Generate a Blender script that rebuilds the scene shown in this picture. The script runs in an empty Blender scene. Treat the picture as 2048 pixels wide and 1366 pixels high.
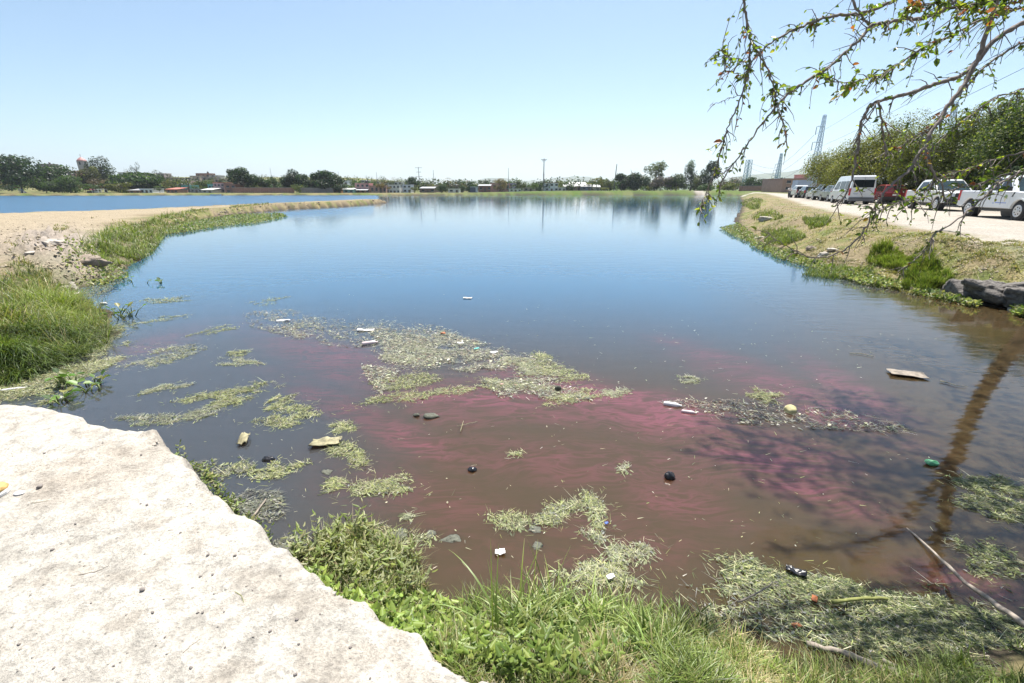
import bpy, bmesh, math, random
import numpy as np
from mathutils import Vector, Matrix

# ------------------------------------------------------------------ camera, light, exposure
H = 2.4                       # eye height above the water
PITCH = math.radians(18.5)
F = 910.0                     # focal length in pixels of a 2048 px wide picture
scene = bpy.context.scene
cam_data = bpy.data.cameras.new('camera')
cam_data.sensor_width = 36.0
cam_data.lens = 36.0 * F / 2048.0
cam_data.clip_start = 0.05
cam_data.clip_end = 20000.0
cam = bpy.data.objects.new('camera', cam_data)
scene.collection.objects.link(cam)
cam.location = (0, 0, H)
cam.rotation_euler = (math.pi / 2 - PITCH, 0, 0)
scene.camera = cam

SUN_EL = math.radians(66)
SUN_AZ = math.radians(14)     # to the right of straight ahead (+Y)
world = bpy.data.worlds.new('World')
scene.world = world
world.use_nodes = True
wn = world.node_tree
wn.nodes.clear()
wo = wn.nodes.new('ShaderNodeOutputWorld')
wb = wn.nodes.new('ShaderNodeBackground')
sky = wn.nodes.new('ShaderNodeTexSky')
sky.sky_type = 'NISHITA'
sky.sun_disc = False
sky.sun_elevation = SUN_EL
sky.sun_rotation = SUN_AZ
sky.altitude = 1800
sky.air_density = 1.0
sky.dust_density = 3.5
sky.ozone_density = 5.0
wb.inputs['Strength'].default_value = 0.10
tint = wn.nodes.new('ShaderNodeMix')      # dusty air: a little less violet than the clean sky model
tint.data_type = 'RGBA'
tint.blend_type = 'MULTIPLY'
tint.inputs[0].default_value = 1.0
tint.inputs[7].default_value = (1.0, 0.985, 0.84, 1)
wn.links.new(sky.outputs[0], tint.inputs[6])
wn.links.new(tint.outputs[2], wb.inputs[0])
wn.links.new(wb.outputs[0], wo.inputs[0])

sun_data = bpy.data.lights.new('sun', 'SUN')
sun_data.energy = 5.0
sun_data.angle = math.radians(0.53)
sun_data.color = (1.0, 0.955, 0.88)
sun = bpy.data.objects.new('sun', sun_data)
scene.collection.objects.link(sun)
sdir = Vector((math.sin(SUN_AZ) * math.cos(SUN_EL), math.cos(SUN_AZ) * math.cos(SUN_EL), math.sin(SUN_EL)))
sun.rotation_euler = sdir.to_track_quat('Z', 'Y').to_euler()

vs = scene.view_settings
scene.display_settings.display_device = 'sRGB'
vs.view_transform = 'Standard'
vs.look = 'None'
vs.gamma = 1.0
vs.use_curve_mapping = False
vs.exposure = 1.03
scene.cycles.max_bounces = 8
scene.cycles.diffuse_bounces = 3
scene.cycles.transparent_max_bounces = 8
scene.cycles.volume_bounces = 0
scene.cycles.sample_clamp_indirect = 6.0

rng = np.random.default_rng(7)
random.seed(7)
CO, SI = math.cos(PITCH), math.sin(PITCH)


def at(px, py, z=0.0):
    """point where the sight line through a photo pixel meets height z (arrays allowed)"""
    xc = (np.asarray(px, float) - 1024) / F
    yc = -(np.asarray(py, float) - 683) / F
    dy = yc * SI + CO
    dz = yc * CO - SI
    t = (z - H) / dz
    return np.stack([xc * t, dy * t, H + dz * t], -1)


def atd(px, py, Y):
    """point on the sight line at forward distance Y"""
    xc = (px - 1024) / F
    yc = -(py - 683) / F
    dy = yc * SI + CO
    dz = yc * CO - SI
    t = Y / dy
    return Vector((xc * t, Y, H + dz * t))


def zat(py, Y):
    return atd(1024, py, Y).z


def pix(P):
    """world -> photo pixel"""
    P = np.asarray(P, float)
    rz = P[..., 2] - H
    d = P[..., 1] * CO - rz * SI
    u = P[..., 1] * SI + rz * CO
    return 1024 + F * P[..., 0] / d, 683 - F * u / d


# ------------------------------------------------------------------ object helpers
COL = scene.collection


def link(o):
    COL.objects.link(o)
    return o


def tag(o, label=None, cat=None, group=None, kind=None):
    if label:
        o['label'] = label
    if cat:
        o['category'] = cat
    if group:
        o['group'] = group
    if kind:
        o['kind'] = kind
    return o


def empty(name, loc, rz=0.0, label=None, cat=None, group=None):
    o = link(bpy.data.objects.new(name, None))
    o.location = loc
    o.rotation_euler = (0, 0, rz)
    o.empty_display_size = 0.2
    return tag(o, label, cat, group)


def npmesh(name, V, Fc, mat=None, col=None, smooth=False, parent=None):
    V = np.ascontiguousarray(V, dtype=np.float32)
    Fc = np.ascontiguousarray(Fc, dtype=np.int32)
    me = bpy.data.meshes.new(name)
    n, (m, k) = len(V), Fc.shape
    me.vertices.add(n)
    me.vertices.foreach_set('co', V.ravel())
    me.loops.add(m * k)
    me.loops.foreach_set('vertex_index', Fc.ravel())
    me.polygons.add(m)
    me.polygons.foreach_set('loop_start', np.arange(0, m * k, k, dtype=np.int32))
    me.update(calc_edges=True)
    if smooth:
        me.polygons.foreach_set('use_smooth', np.ones(m, dtype=bool))
    if col is not None:
        c = np.ones((n, 4), dtype=np.float32)
        c[:, :3] = col
        a = me.color_attributes.new('col', 'FLOAT_COLOR', 'POINT')
        a.data.foreach_set('color', c.ravel())
    if mat:
        me.materials.append(mat)
    o = link(bpy.data.objects.new(name, me))
    if parent:
        o.parent = parent
    return o


class MB:
    """collects polygons for one mesh object"""

    def __init__(s):
        s.v, s.f = [], []

    def poly(s, pts):
        b = len(s.v)
        s.v += [tuple(p) for p in pts]
        s.f.append(tuple(range(b, b + len(pts))))

    def hexa(s, p):
        """eight corners: four bottom (ccw), four top"""
        b = len(s.v)
        s.v += [tuple(q) for q in p]
        for f in ((0, 3, 2, 1), (4, 5, 6, 7), (0, 1, 5, 4), (1, 2, 6, 5), (2, 3, 7, 6), (3, 0, 4, 7)):
            s.f.append(tuple(b + i for i in f))

    def box(s, c, d, rz=0.0, taper=1.0):
        x, y, z = c
        a, b, h = d[0] / 2, d[1] / 2, d[2] / 2
        cs, sn = math.cos(rz), math.sin(rz)
        p = []
        for zz, k in ((-h, 1.0), (h, taper)):
            for sx, sy in ((-1, -1), (1, -1), (1, 1), (-1, 1)):
                u, w = sx * a * k, sy * b * k
                p.append((x + u * cs - w * sn, y + u * sn + w * cs, z + zz))
        s.hexa(p)

    def bar(s, p, q, r, r2=None, n=6):
        p, q = Vector(p), Vector(q)
        r2 = r if r2 is None else r2
        d = (q - p)
        if d.length < 1e-6:
            return
        d.normalize()
        a = d.orthogonal().normalized()
        c = d.cross(a)
        b = len(s.v)
        for P, R in ((p, r), (q, r2)):
            for i in range(n):
                t = 2 * math.pi * i / n
                s.v.append(tuple(P + a * (R * math.cos(t)) + c * (R * math.sin(t))))
        for i in range(n):
            j = (i + 1) % n
            s.f.append((b + i, b + j, b + n + j, b + n + i))
        s.f.append(tuple(b + i for i in range(n - 1, -1, -1)))
        s.f.append(tuple(b + n + i for i in range(n)))

    def tube(s, pts, rad, n=6):
        b0 = len(s.v)
        pts = [Vector(p) for p in pts]
        N = len(pts)
        prev = None
        for i, p in enumerate(pts):
            d = (pts[min(i + 1, N - 1)] - pts[max(i - 1, 0)])
            d = d.normalized() if d.length > 1e-9 else Vector((0, 0, 1))
            if prev is None:
                a = d.orthogonal().normalized()
            else:
                a = prev - d * prev.dot(d)
                a = a.normalized() if a.length > 1e-6 else d.orthogonal().normalized()
            prev = a
            c = d.cross(a)
            r = rad[i] if hasattr(rad, '__len__') else rad
            for k in range(n):
                t = 2 * math.pi * k / n
                s.v.append(tuple(p + a * (r * math.cos(t)) + c * (r * math.sin(t))))
        for i in range(N - 1):
            for k in range(n):
                j = (k + 1) % n
                s.f.append((b0 + i * n + k, b0 + i * n + j, b0 + (i + 1) * n + j, b0 + (i + 1) * n + k))
        s.f.append(tuple(b0 + k for k in range(n - 1, -1, -1)))
        s.f.append(tuple(b0 + (N - 1) * n + k for k in range(n)))

    def lathe(s, prof, c=(0, 0, 0), n=12, axis='z'):
        """prof: list of (radius, height)"""
        b0 = len(s.v)
        for r, h in prof:
            for k in range(n):
                t = 2 * math.pi * k / n
                u, w = r * math.cos(t), r * math.sin(t)
                if axis == 'z':
                    s.v.append((c[0] + u, c[1] + w, c[2] + h))
                elif axis == 'y':
                    s.v.append((c[0] + u, c[1] + h, c[2] + w))
                else:
                    s.v.append((c[0] + h, c[1] + u, c[2] + w))
        for i in range(len(prof) - 1):
            for k in range(n):
                j = (k + 1) % n
                s.f.append((b0 + i * n + k, b0 + i * n + j, b0 + (i + 1) * n + j, b0 + (i + 1) * n + k))
        s.f.append(tuple(b0 + k for k in range(n - 1, -1, -1)))
        s.f.append(tuple(b0 + (len(prof) - 1) * n + k for k in range(n)))

    def build(s, name, mat, parent=None, smooth=False, fix=True):
        me = bpy.data.meshes.new(name)
        me.from_pydata(s.v, [], s.f)
        if fix:
            bm = bmesh.new()
            bm.from_mesh(me)
            bmesh.ops.recalc_face_normals(bm, faces=bm.faces)
            bm.to_mesh(me)
            bm.free()
        me.materials.append(mat)
        if smooth:
            me.polygons.foreach_set('use_smooth', np.ones(len(me.polygons), dtype=bool))
        o = link(bpy.data.objects.new(name, me))
        if parent:
            o.parent = parent
        return o


# ------------------------------------------------------------------ noise
def _hash(ix, iy, seed):
    h = (ix.astype(np.int64) * 374761393 + iy.astype(np.int64) * 668265263 + seed * 1442695041) & 0xFFFFFFFF
    h = ((h ^ (h >> 13)) * 1274126177) & 0xFFFFFFFF
    h = h ^ (h >> 16)
    return (h & 0xFFFFFF) / float(0xFFFFFF)


def vnoise(x, y, seed=0):
    x = np.asarray(x, float)
    y = np.asarray(y, float)
    ix, iy = np.floor(x), np.floor(y)
    fx, fy = x - ix, y - iy
    fx = fx * fx * (3 - 2 * fx)
    fy = fy * fy * (3 - 2 * fy)
    a = _hash(ix, iy, seed)
    b = _hash(ix + 1, iy, seed)
    c = _hash(ix, iy + 1, seed)
    d = _hash(ix + 1, iy + 1, seed)
    return (a * (1 - fx) + b * fx) * (1 - fy) + (c * (1 - fx) + d * fx) * fy


def fbm(x, y, o=4, seed=0):
    s = np.zeros(np.shape(x))
    amp, tot = 1.0, 0.0
    for i in range(o):
        s = s + amp * (vnoise(x * 2 ** i, y * 2 ** i, seed + i * 17) - 0.5)
        tot += amp
        amp *= 0.5
    return s / tot * 2


def sstep(a, b, x):
    t = np.clip((x - a) / (b - a), 0, 1)
    return t * t * (3 - 2 * t)


def sdist(x, y, poly):
    """signed distance to a polygon, positive inside"""
    x = np.asarray(x, float)
    y = np.asarray(y, float)
    best = np.full(x.shape, 1e18)
    ins = np.zeros(x.shape, bool)
    n = len(poly)
    for i in range(n):
        ax, ay = poly[i]
        bx, by = poly[(i + 1) % n]
        ex, ey = bx - ax, by - ay
        L = ex * ex + ey * ey
        if L < 1e-12:
            continue
        t = np.clip(((x - ax) * ex + (y - ay) * ey) / L, 0, 1)
        dx, dy = x - ax - t * ex, y - ay - t * ey
        best = np.minimum(best, dx * dx + dy * dy)
        if ay != by:
            c = ((ay > y) != (by > y)) & (x < ex * (y - ay) / ey + ax)
            ins ^= c
    d = np.sqrt(best)
    return np.where(ins, d, -d)


def pinside(x, y, poly):
    ins = np.zeros(np.shape(x), bool)
    n = len(poly)
    for i in range(n):
        ax, ay = poly[i]
        bx, by = poly[(i + 1) % n]
        if ay != by:
            ins ^= ((ay > y) != (by > y)) & (x < (bx - ax) * (y - ay) / (by - ay) + ax)
    return ins


# ------------------------------------------------------------------ materials
def new_mat(name):
    m = bpy.data.materials.new(name)
    m.use_nodes = True
    nt = m.node_tree
    nt.nodes.clear()
    out = nt.nodes.new('ShaderNodeOutputMaterial')
    return m, nt, out


def N(nt, typ, **kw):
    n = nt.nodes.new(typ)
    for k, v in kw.items():
        setattr(n, k, v)
    return n


def math_node(nt, op, a, b=None, clamp=False):
    n = nt.nodes.new('ShaderNodeMath')
    n.operation = op
    n.use_clamp = clamp
    for i, v in enumerate((a, b)):
        if v is None:
            continue
        if isinstance(v, (int, float)):
            n.inputs[i].default_value = v
        else:
            nt.links.new(v, n.inputs[i])
    return n.outputs[0]


def mix_col(nt, fac, a, b, mode='MIX'):
    n = nt.nodes.new('ShaderNodeMix')
    n.data_type = 'RGBA'
    n.blend_type = mode
    if isinstance(fac, (int, float)):
        n.inputs[0].default_value = fac
    else:
        nt.links.new(fac, n.inputs[0])
    for v, i in ((a, 6), (b, 7)):
        if isinstance(v, tuple):
            n.inputs[i].default_value = (*v, 1)
        else:
            nt.links.new(v, n.inputs[i])
    return n.outputs[2]


def noise(nt, vec, scale, detail=4, rough=0.55, dist=0.0):
    n = nt.nodes.new('ShaderNodeTexNoise')
    n.inputs['Scale'].default_value = scale
    n.inputs['Detail'].default_value = detail
    n.inputs['Roughness'].default_value = rough
    n.inputs['Distortion'].default_value = dist
    if vec is not None:
        nt.links.new(vec, n.inputs['Vector'])
    return n


def ramp(nt, fac, stops):
    n = nt.nodes.new('ShaderNodeValToRGB')
    e = n.color_ramp.elements
    while len(e) < len(stops):
        e.new(0.5)
    for i, (p, c) in enumerate(stops):
        e[i].position = p
        e[i].color = (*c, 1) if isinstance(c, tuple) else (c, c, c, 1)
    nt.links.new(fac, n.inputs[0])
    return n.outputs[0]


def mat_plain(name, col, rough=0.6, var=0.12, scale=6.0, bump=0.0, metal=0.0, coat=0.0, spec=0.5):
    m, nt, out = new_mat(name)
    p = N(nt, 'ShaderNodeBsdfPrincipled')
    tc = N(nt, 'ShaderNodeTexCoord')
    ns = noise(nt, tc.outputs['Object'], scale, 5)
    v = ramp(nt, ns.outputs[0], [(0.25, tuple(c * (1 - var) for c in col)), (0.75, tuple(min(1, c * (1 + var)) for c in col))])
    nt.links.new(v, p.inputs['Base Color'])
    p.inputs['Roughness'].default_value = rough
    p.inputs['Metallic'].default_value = metal
    p.inputs['Coat Weight'].default_value = coat
    p.inputs['Specular IOR Level'].default_value = spec
    if bump:
        b = N(nt, 'ShaderNodeBump')
        b.inputs['Strength'].default_value = 0.6
        b.inputs['Distance'].default_value = bump
        nt.links.new(ns.outputs[0], b.inputs['Height'])
        nt.links.new(b.outputs[0], p.inputs['Normal'])
    nt.links.new(p.outputs[0], out.inputs[0])
    return m


def mat_leaf(name='foliage', trans=0.35, rough=0.5, gain=1.0, spec=0.3):
    """leaf material: colour of each leaf comes from the mesh, light passes through"""
    m, nt, out = new_mat(name)
    a = N(nt, 'ShaderNodeAttribute', attribute_name='col')
    p = N(nt, 'ShaderNodeBsdfPrincipled')
    p.inputs['Roughness'].default_value = rough
    p.inputs['Specular IOR Level'].default_value = spec
    nt.links.new(a.outputs['Color'], p.inputs['Base Color'])
    t = N(nt, 'ShaderNodeBsdfTranslucent')
    c = mix_col(nt, 1.0, a.outputs['Color'], (1.35 * gain, 1.5 * gain, 0.6 * gain), 'MULTIPLY')
    nt.links.new(c, t.inputs[0])
    mx = N(nt, 'ShaderNodeMixShader')
    mx.inputs[0].default_value = trans
    nt.links.new(p.outputs[0], mx.inputs[1])
    nt.links.new(t.outputs[0], mx.inputs[2])
    nt.links.new(mx.outputs[0], out.inputs[0])
    return m


def mat_attr(name, rough=0.85, bump=0.0, bscale=30.0, var=0.25):
    m, nt, out = new_mat(name)
    a = N(nt, 'ShaderNodeAttribute', attribute_name='col')
    tc = N(nt, 'ShaderNodeTexCoord')
    ns = noise(nt, tc.outputs['Object'], bscale, 6, 0.65)
    g = ramp(nt, ns.outputs[0], [(0.3, 1 - var), (0.7, 1.0)])
    c = mix_col(nt, 1.0, a.outputs['Color'], g, 'MULTIPLY')
    p = N(nt, 'ShaderNodeBsdfPrincipled')
    p.inputs['Roughness'].default_value = rough
    p.inputs['Specular IOR Level'].default_value = 0.25
    nt.links.new(c, p.inputs['Base Color'])
    if bump:
        b = N(nt, 'ShaderNodeBump')
        b.inputs['Distance'].default_value = bump
        nt.links.new(ns.outputs[0], b.inputs['Height'])
        nt.links.new(b.outputs[0], p.inputs['Normal'])
    nt.links.new(p.outputs[0], out.inputs[0])
    return m


M_LEAF = mat_leaf('foliage', 0.45)
M_GRASS = mat_leaf('grass_blades', 0.30, 0.45, spec=0.4)
M_WEED = mat_leaf('floating_weed', 0.15, 0.5, spec=0.3)
M_BARK = mat_plain('bark', (0.13, 0.10, 0.085), 0.9, 0.45, 25, 0.006)
M_BARKGREY = mat_plain('grey_bark', (0.20, 0.165, 0.145), 0.9, 0.4, 40, 0.004)
M_WHITE = mat_plain('white_paint', (0.78, 0.78, 0.79), 0.25, 0.03, 2, coat=0.5)
M_GLASS = mat_plain('dark_glass', (0.015, 0.02, 0.025), 0.04, 0.1, 2)
M_SCREEN = mat_plain('tinted_windscreen', (0.03, 0.05, 0.055), 0.04, 0.4, 1.5)
M_TYRE = mat_plain('tyre_rubber', (0.025, 0.025, 0.027), 0.85, 0.3, 20)
M_RIM = mat_plain('rim_metal', (0.55, 0.55, 0.56), 0.35, 0.1, 10, metal=0.6)
M_BLACK = mat_plain('black_plastic', (0.02, 0.02, 0.022), 0.5, 0.2, 10)
M_RED = mat_plain('red_lens', (0.5, 0.03, 0.04), 0.2, 0.1, 10)
M_LAMP = mat_plain('clear_lens', (0.6, 0.62, 0.65), 0.12, 0.1, 10)
M_STEEL = mat_plain('galvanised_steel', (0.42, 0.54, 0.64), 0.5, 0.15, 3)
M_CONC = mat_plain('concrete', (0.32, 0.30, 0.28), 0.9, 0.25, 8, 0.02)
M_WIRE = mat_plain('cable', (0.10, 0.16, 0.24), 0.6, 0.1, 1)
M_PLASTIC = mat_plain('white_plastic', (0.72, 0.70, 0.68), 0.35, 0.12, 30)


# ------------------------------------------------------------------ land: outlines and heights
def W(pts, z=0.0):
    return [tuple(at(x, y, z)[:2]) for x, y in pts]


FAR_LINE = [(-700, 392.6), (-200, 392.0), (0, 391.7), (180, 391.5), (330, 391.2), (470, 391.0), (580, 390.9), (700, 390.7),
            (900, 390.4), (1140, 390.2), (1400, 390.2), (1462, 390.6), (1477, 391.5)]
RIGHT_LINE = [(1481, 396), (1484, 410), (1478, 425), (1468, 442), (1470, 460), (1500, 484), (1560, 512), (1640, 538), (1740, 563),
              (1800, 577), (1880, 592), (1960, 609), (2048, 624)]
OUTER = W(FAR_LINE) + W(RIGHT_LINE) + [(15, 7.4), (21, 3), (23, -30), (6000, -30), (6000, 7000), (-6000, 7000), (-6000, 150)]
_near = [(-500, 815), (-250, 798), (0, 775), (60, 758), (110, 742), (150, 718), (200, 692), (222, 655), (208, 625), (178, 600), (145, 588),
         (165, 574), (215, 560), (252, 545), (262, 528), (300, 500), (325, 472), (345, 455), (400, 441), (470, 429), (560, 420),
         (640, 416), (700, 412.5), (760, 407.3), (782, 405)]
_farside = [(560, 407.5), (430, 412.2), (260, 418.5), (0, 425.5), (-400, 436)]
SPIT = W(_near) + [(x - 0.3, y + 4.5) for x, y in W([(755, 403.6), (705, 404.0)], 0.3)] + [(x - 0.3, y + 0.8 + 5.0 * (y > 50)) for x, y in W(_farside, 0.6)] + [(-120, 30), (-120, 5)]
_ledge = [(-300, 800), (0, 808), (60, 812), (140, 832), (215, 858), (298, 868), (318, 893), (350, 917), (385, 936), (398, 970), (440, 1003), (468, 1035),
          (505, 1058), (540, 1100), (592, 1125), (650, 1158), (690, 1197), (730, 1214), (765, 1236), (830, 1272), (872, 1312), (985, 1366), (1060, 1420)]
LEDGE_Z = 0.8
LEDGE = W(_ledge, LEDGE_Z) + [(0.35, 0.3), (0.5, -4), (-14, -4), (-14, 2.0)]
_fore = [(500, 1100), (560, 1118), (640, 1122), (760, 1150), (840, 1190), (1000, 1205), (1250, 1215), (1420, 1245), (1500, 1290), (1600, 1330),
         (1720, 1335), (1850, 1300), (1960, 1265), (2048, 1240), (2250, 1190)]
FORE = W(_fore) + [(5.2, 3.4), (8, 3.9), (13, 3.4), (21, 1), (21, -5), (-2.5, -5), (-2.5, 0.5)]
ROAD_LEFT = W([(1532, 388.5), (1560, 396), (1590, 409), (1669, 427), (1780, 450), (1875, 470), (2048, 503), (2300, 560)], 1.08)


def _road_poly():
    L = [np.array(p) for p in ROAD_LEFT]
    far = L[0] + np.array([10.0, 90.0])
    left = [far] + L
    right = []
    for i, p in enumerate(left):
        a = left[max(i - 1, 0)]
        b = left[min(i + 1, len(left) - 1)]
        d = (b - a) / np.linalg.norm(b - a)
        nrm = np.array([-d[1], d[0]])
        if nrm[0] < 0:
            nrm = -nrm
        right.append(p + nrm * (17.0 if i > 1 else 6.0))
    return [tuple(p) for p in left] + [tuple(p) for p in right[::-1]]


ROAD = _road_poly()


def prof(d, w, top):
    up = top * (0.25 * np.clip(d / w, 0, 1) + 0.75 * sstep(0, w, d))
    return np.where(d > 0, up, -0.9 * sstep(0, 2.0, -d))


def height(x, y, detail=True):
    x = np.asarray(x, float)
    y = np.asarray(y, float)
    n1 = fbm(x * 0.9, y * 0.9, 4, 1)
    n2 = fbm(x * 5.0, y * 5.0, 4, 5)
    far = sstep(110, 180, y)
    dO = sdist(x, y, OUTER) + n1 * 0.25 * (1 + 3 * far)
    wO = 3.2 * (1 - far) + 5.0 * far
    topO = 1.08 * (1 - far) + far * (1.7 - 0.8 * sstep(30, -30, x))
    zO = prof(dO, wO, topO) + np.where(dO > 0, (n1 * 0.10 + n2 * 0.035) * sstep(0, 1.0, dO) * (1 - sstep(3.4, 4.5, dO) * 0.85), 0)
    hill = 15 * sstep(230, 620, y - 0.10 * np.minimum(x, 0)) * sstep(60, -160, x + 0.15 * (y - 230))
    zO = zO + np.where(dO > 0, hill, 0)
    dS = sdist(x, y, SPIT) + n1 * 0.18 + n2 * 0.06
    px, py = pix(np.stack([x, y, np.full(x.shape, 0.3)], -1))
    okp = y > 1.0
    rough = np.where(okp, np.exp(-(((px - 120) / 110) ** 2 + ((py - 515) / 38) ** 2)), 0)
    zS = prof(dS, (1.5 - 0.6 * rough) * (1 - 0.55 * sstep(35, 60, y)), 0.62 + 0.1 * sstep(40, 70, y)) + np.where(dS > 0, n1 * 0.05 + n2 * 0.02 + rough * (np.abs(n2) * 0.6 + np.abs(fbm(x * 1.6, y * 1.6, 5, 77)) * 0.95 - 0.22 + n1 * 0.2), 0)
    dL = sdist(x, y, LEDGE) + 0.165 + n2 * 0.045 + fbm(x * 14, y * 14, 3, 9) * 0.03
    zL = prof(dL, 0.16, LEDGE_Z) + np.where(dL > 0, n1 * 0.03 + n2 * 0.012, 0)
    dF = sdist(x, y, FORE) + n1 * 0.1
    zF = prof(dF, 1.0, 0.50) + np.where(dF > 0, n2 * 0.02 + n1 * 0.04, 0)
    z = np.maximum(np.maximum(zO, zS), np.maximum(zL, zF))
    return z, dO, dS, dL, dF, rough


def hz(x, y):
    return height(x, y)[0]


def hz1(x, y):
    return float(hz(np.array([x]), np.array([y]))[0])


def make_ground():
    th = np.concatenate([np.arange(-60, 60.01, 0.3), np.arange(64, 300, 5.0)])
    th = np.radians(th)
    r1 = 0.45 * 1.0095 ** np.arange(0, int(math.log(16 / 0.45) / math.log(1.0095)))
    r2 = 16 * 1.02 ** np.arange(0, int(math.log(6500 / 16) / math.log(1.02)))
    r = np.concatenate([r1, r2])
    R, T = np.meshgrid(r, th, indexing='ij')
    x, y = (R * np.sin(T)).ravel(), (R * np.cos(T)).ravel()
    z, dO, dS, dL, dF, rough = height(x, y)
    nr, nt_ = len(r), len(th)
    i, j = np.meshgrid(np.arange(nr - 1), np.arange(nt_), indexing='ij')
    j2 = (j + 1) % nt_
    Fc = np.stack([i * nt_ + j, (i + 1) * nt_ + j, (i + 1) * nt_ + j2, i * nt_ + j2], -1).reshape(-1, 4)[:, ::-1]
    # colours of the soil (what it is made of, not how it is lit)
    road = sdist(x, y, ROAD) + fbm(x * 0.7, y * 0.7, 3, 31) * 0.8
    g1 = fbm(x * 0.5, y * 0.5, 4, 41)
    g2 = fbm(x * 2.2, y * 2.2, 4, 43)
    dirt_pale = np.array([0.42, 0.365, 0.30])
    dirt_brown = np.array([0.25, 0.20, 0.125])
    mud = np.array([0.06, 0.048, 0.036])
    straw = np.array([0.30, 0.25, 0.12])
    green = np.array([0.11, 0.15, 0.035])
    c = np.tile(dirt_brown, (len(x), 1))

    def blend(c, w, col):
        w = np.clip(w, 0, 1)[:, None]
        return c * (1 - w) + w * col
    c = blend(c, sstep(-0.2, 0.5, g1 + g2 * 0.6), straw)
    c = blend(c, sstep(0.0, 0.5, g2 + g1 * 0.4) * 0.8, green)
    far = sstep(110, 180, y)
    c = blend(c, far * (0.85 + 0.5 * g1), np.array([0.090, 0.145, 0.027]))
    c = blend(c, far * sstep(-0.4, 0.35, g2 + g1) * 0.8 * sstep(0, -40, x), np.array([0.27, 0.22, 0.12]))
    c = blend(c, sstep(0.0, 1.2, road), np.array([0.42, 0.385, 0.335]))
    c = blend(c, sstep(0.05, 0.4, g1 - 0.3 * g2) * (road > 0.6) * 0.35, np.array([0.38, 0.32, 0.26]))
    # spit: bare track away from the edge
    ps = sstep(1.2, 3.5, dS + g1 * 1.6)
    c = blend(c, ps, np.array([0.36, 0.295, 0.205]))
    c = blend(c, rough * 1.2, np.array([0.36, 0.31, 0.265]))
    c = blend(c, sstep(0.0, 0.03, dL), np.array([0.56, 0.52, 0.46]))
    c = blend(c, sstep(-0.05, 0.4, fbm(x * 1.3, y * 1.3, 5, 51) - 0.25 * (dL < 0.5)) * (dL > 0) * 0.4, np.array([0.40, 0.335, 0.27]))
    c = blend(c, sstep(0.1, 0.4, fbm(x * 6, y * 9, 4, 57)) * (dL > 0) * 0.3, np.array([0.32, 0.26, 0.20]))
    c = blend(c, sstep(0.14, 0.02, z) , mud)
    V = np.stack([x, y, z], -1)
    fx, fy = x[Fc].mean(1), y[Fc].mean(1)
    isL = sdist(fx, fy, LEDGE) > -0.2
    isR = (sdist(fx, fy, ROAD) > 0) & ~isL
    isF = (fy > 140) & ~isR & ~isL
    rest = ~(isL | isR | isF)
    out = []
    for nm, sel, lab in (('ground', rest, 'grassy earth banks and lake bed around the water'),
                         ('dirt_path', isL, 'pale trampled dirt ledge in the near corner beside the water'),
                         ('dirt_road', isR, 'pale dirt road running along the right bank past the parked vehicles'),
                         ('far_bank', isF, 'far shore with green levee and the rising land behind')):
        f = Fc[sel]
        u, inv = np.unique(f, return_inverse=True)
        o = npmesh(nm, V[u], inv.reshape(f.shape), M_GROUND, c[u], smooth=True)
        tag(o, lab, kind='structure')
        out.append(o)
    return out


def mat_ground():
    m, nt, out = new_mat('soil')
    a = N(nt, 'ShaderNodeAttribute', attribute_name='col')
    tc = N(nt, 'ShaderNodeTexCoord')
    P = tc.outputs['Object']
    big = noise(nt, P, 1.3, 6, 0.6)
    mid = noise(nt, P, 11, 8, 0.7)
    fine = noise(nt, P, 70, 5, 0.7)
    vor = N(nt, 'ShaderNodeTexVoronoi')
    vor.inputs['Scale'].default_value = 26
    nt.links.new(P, vor.inputs['Vector'])
    grit = ramp(nt, vor.outputs['Distance'], [(0.06, 0.0), (0.16, 1.0)])
    rnd = N(nt, 'ShaderNodeSeparateColor')
    nt.links.new(vor.outputs['Color'], rnd.inputs[0])
    pick = math_node(nt, 'GREATER_THAN', rnd.outputs[0], 0.72)
    spot = math_node(nt, 'MULTIPLY', math_node(nt, 'SUBTRACT', 1.0, grit), pick)
    f1 = ramp(nt, big.outputs[0], [(0.3, 0.86), (0.65, 1.04)])
    f2 = ramp(nt, mid.outputs[0], [(0.34, 0.52), (0.58, 1.06)])
    f3 = ramp(nt, fine.outputs[0], [(0.32, 0.55), (0.56, 1.05)])
    c = mix_col(nt, 1.0, a.outputs['Color'], f1, 'MULTIPLY')
    c = mix_col(nt, 0.75, c, f2, 'MULTIPLY')
    c = mix_col(nt, 0.8, c, f3, 'MULTIPLY')
    c = mix_col(nt, math_node(nt, 'MULTIPLY', spot, 0.5), c, (0.16, 0.13, 0.11))
    p = N(nt, 'ShaderNodeBsdfPrincipled')
    p.inputs['Roughness'].default_value = 0.95
    p.inputs['Specular IOR Level'].default_value = 0.15
    nt.links.new(c, p.inputs['Base Color'])
    h = math_node(nt, 'ADD', math_node(nt, 'MULTIPLY', mid.outputs[0], 1.0), math_node(nt, 'MULTIPLY', fine.outputs[0], 0.35))
    h = math_node(nt, 'ADD', h, math_node(nt, 'MULTIPLY', spot, 0.25))
    b = N(nt, 'ShaderNodeBump')
    b.inputs['Strength'].default_value = 1.0
    b.inputs['Distance'].default_value = 0.03
    nt.links.new(h, b.inputs['Height'])
    nt.links.new(b.outputs[0], p.inputs['Normal'])
    nt.links.new(p.outputs[0], out.inputs[0])
    return m


M_GROUND = mat_ground()
make_ground()


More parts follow.
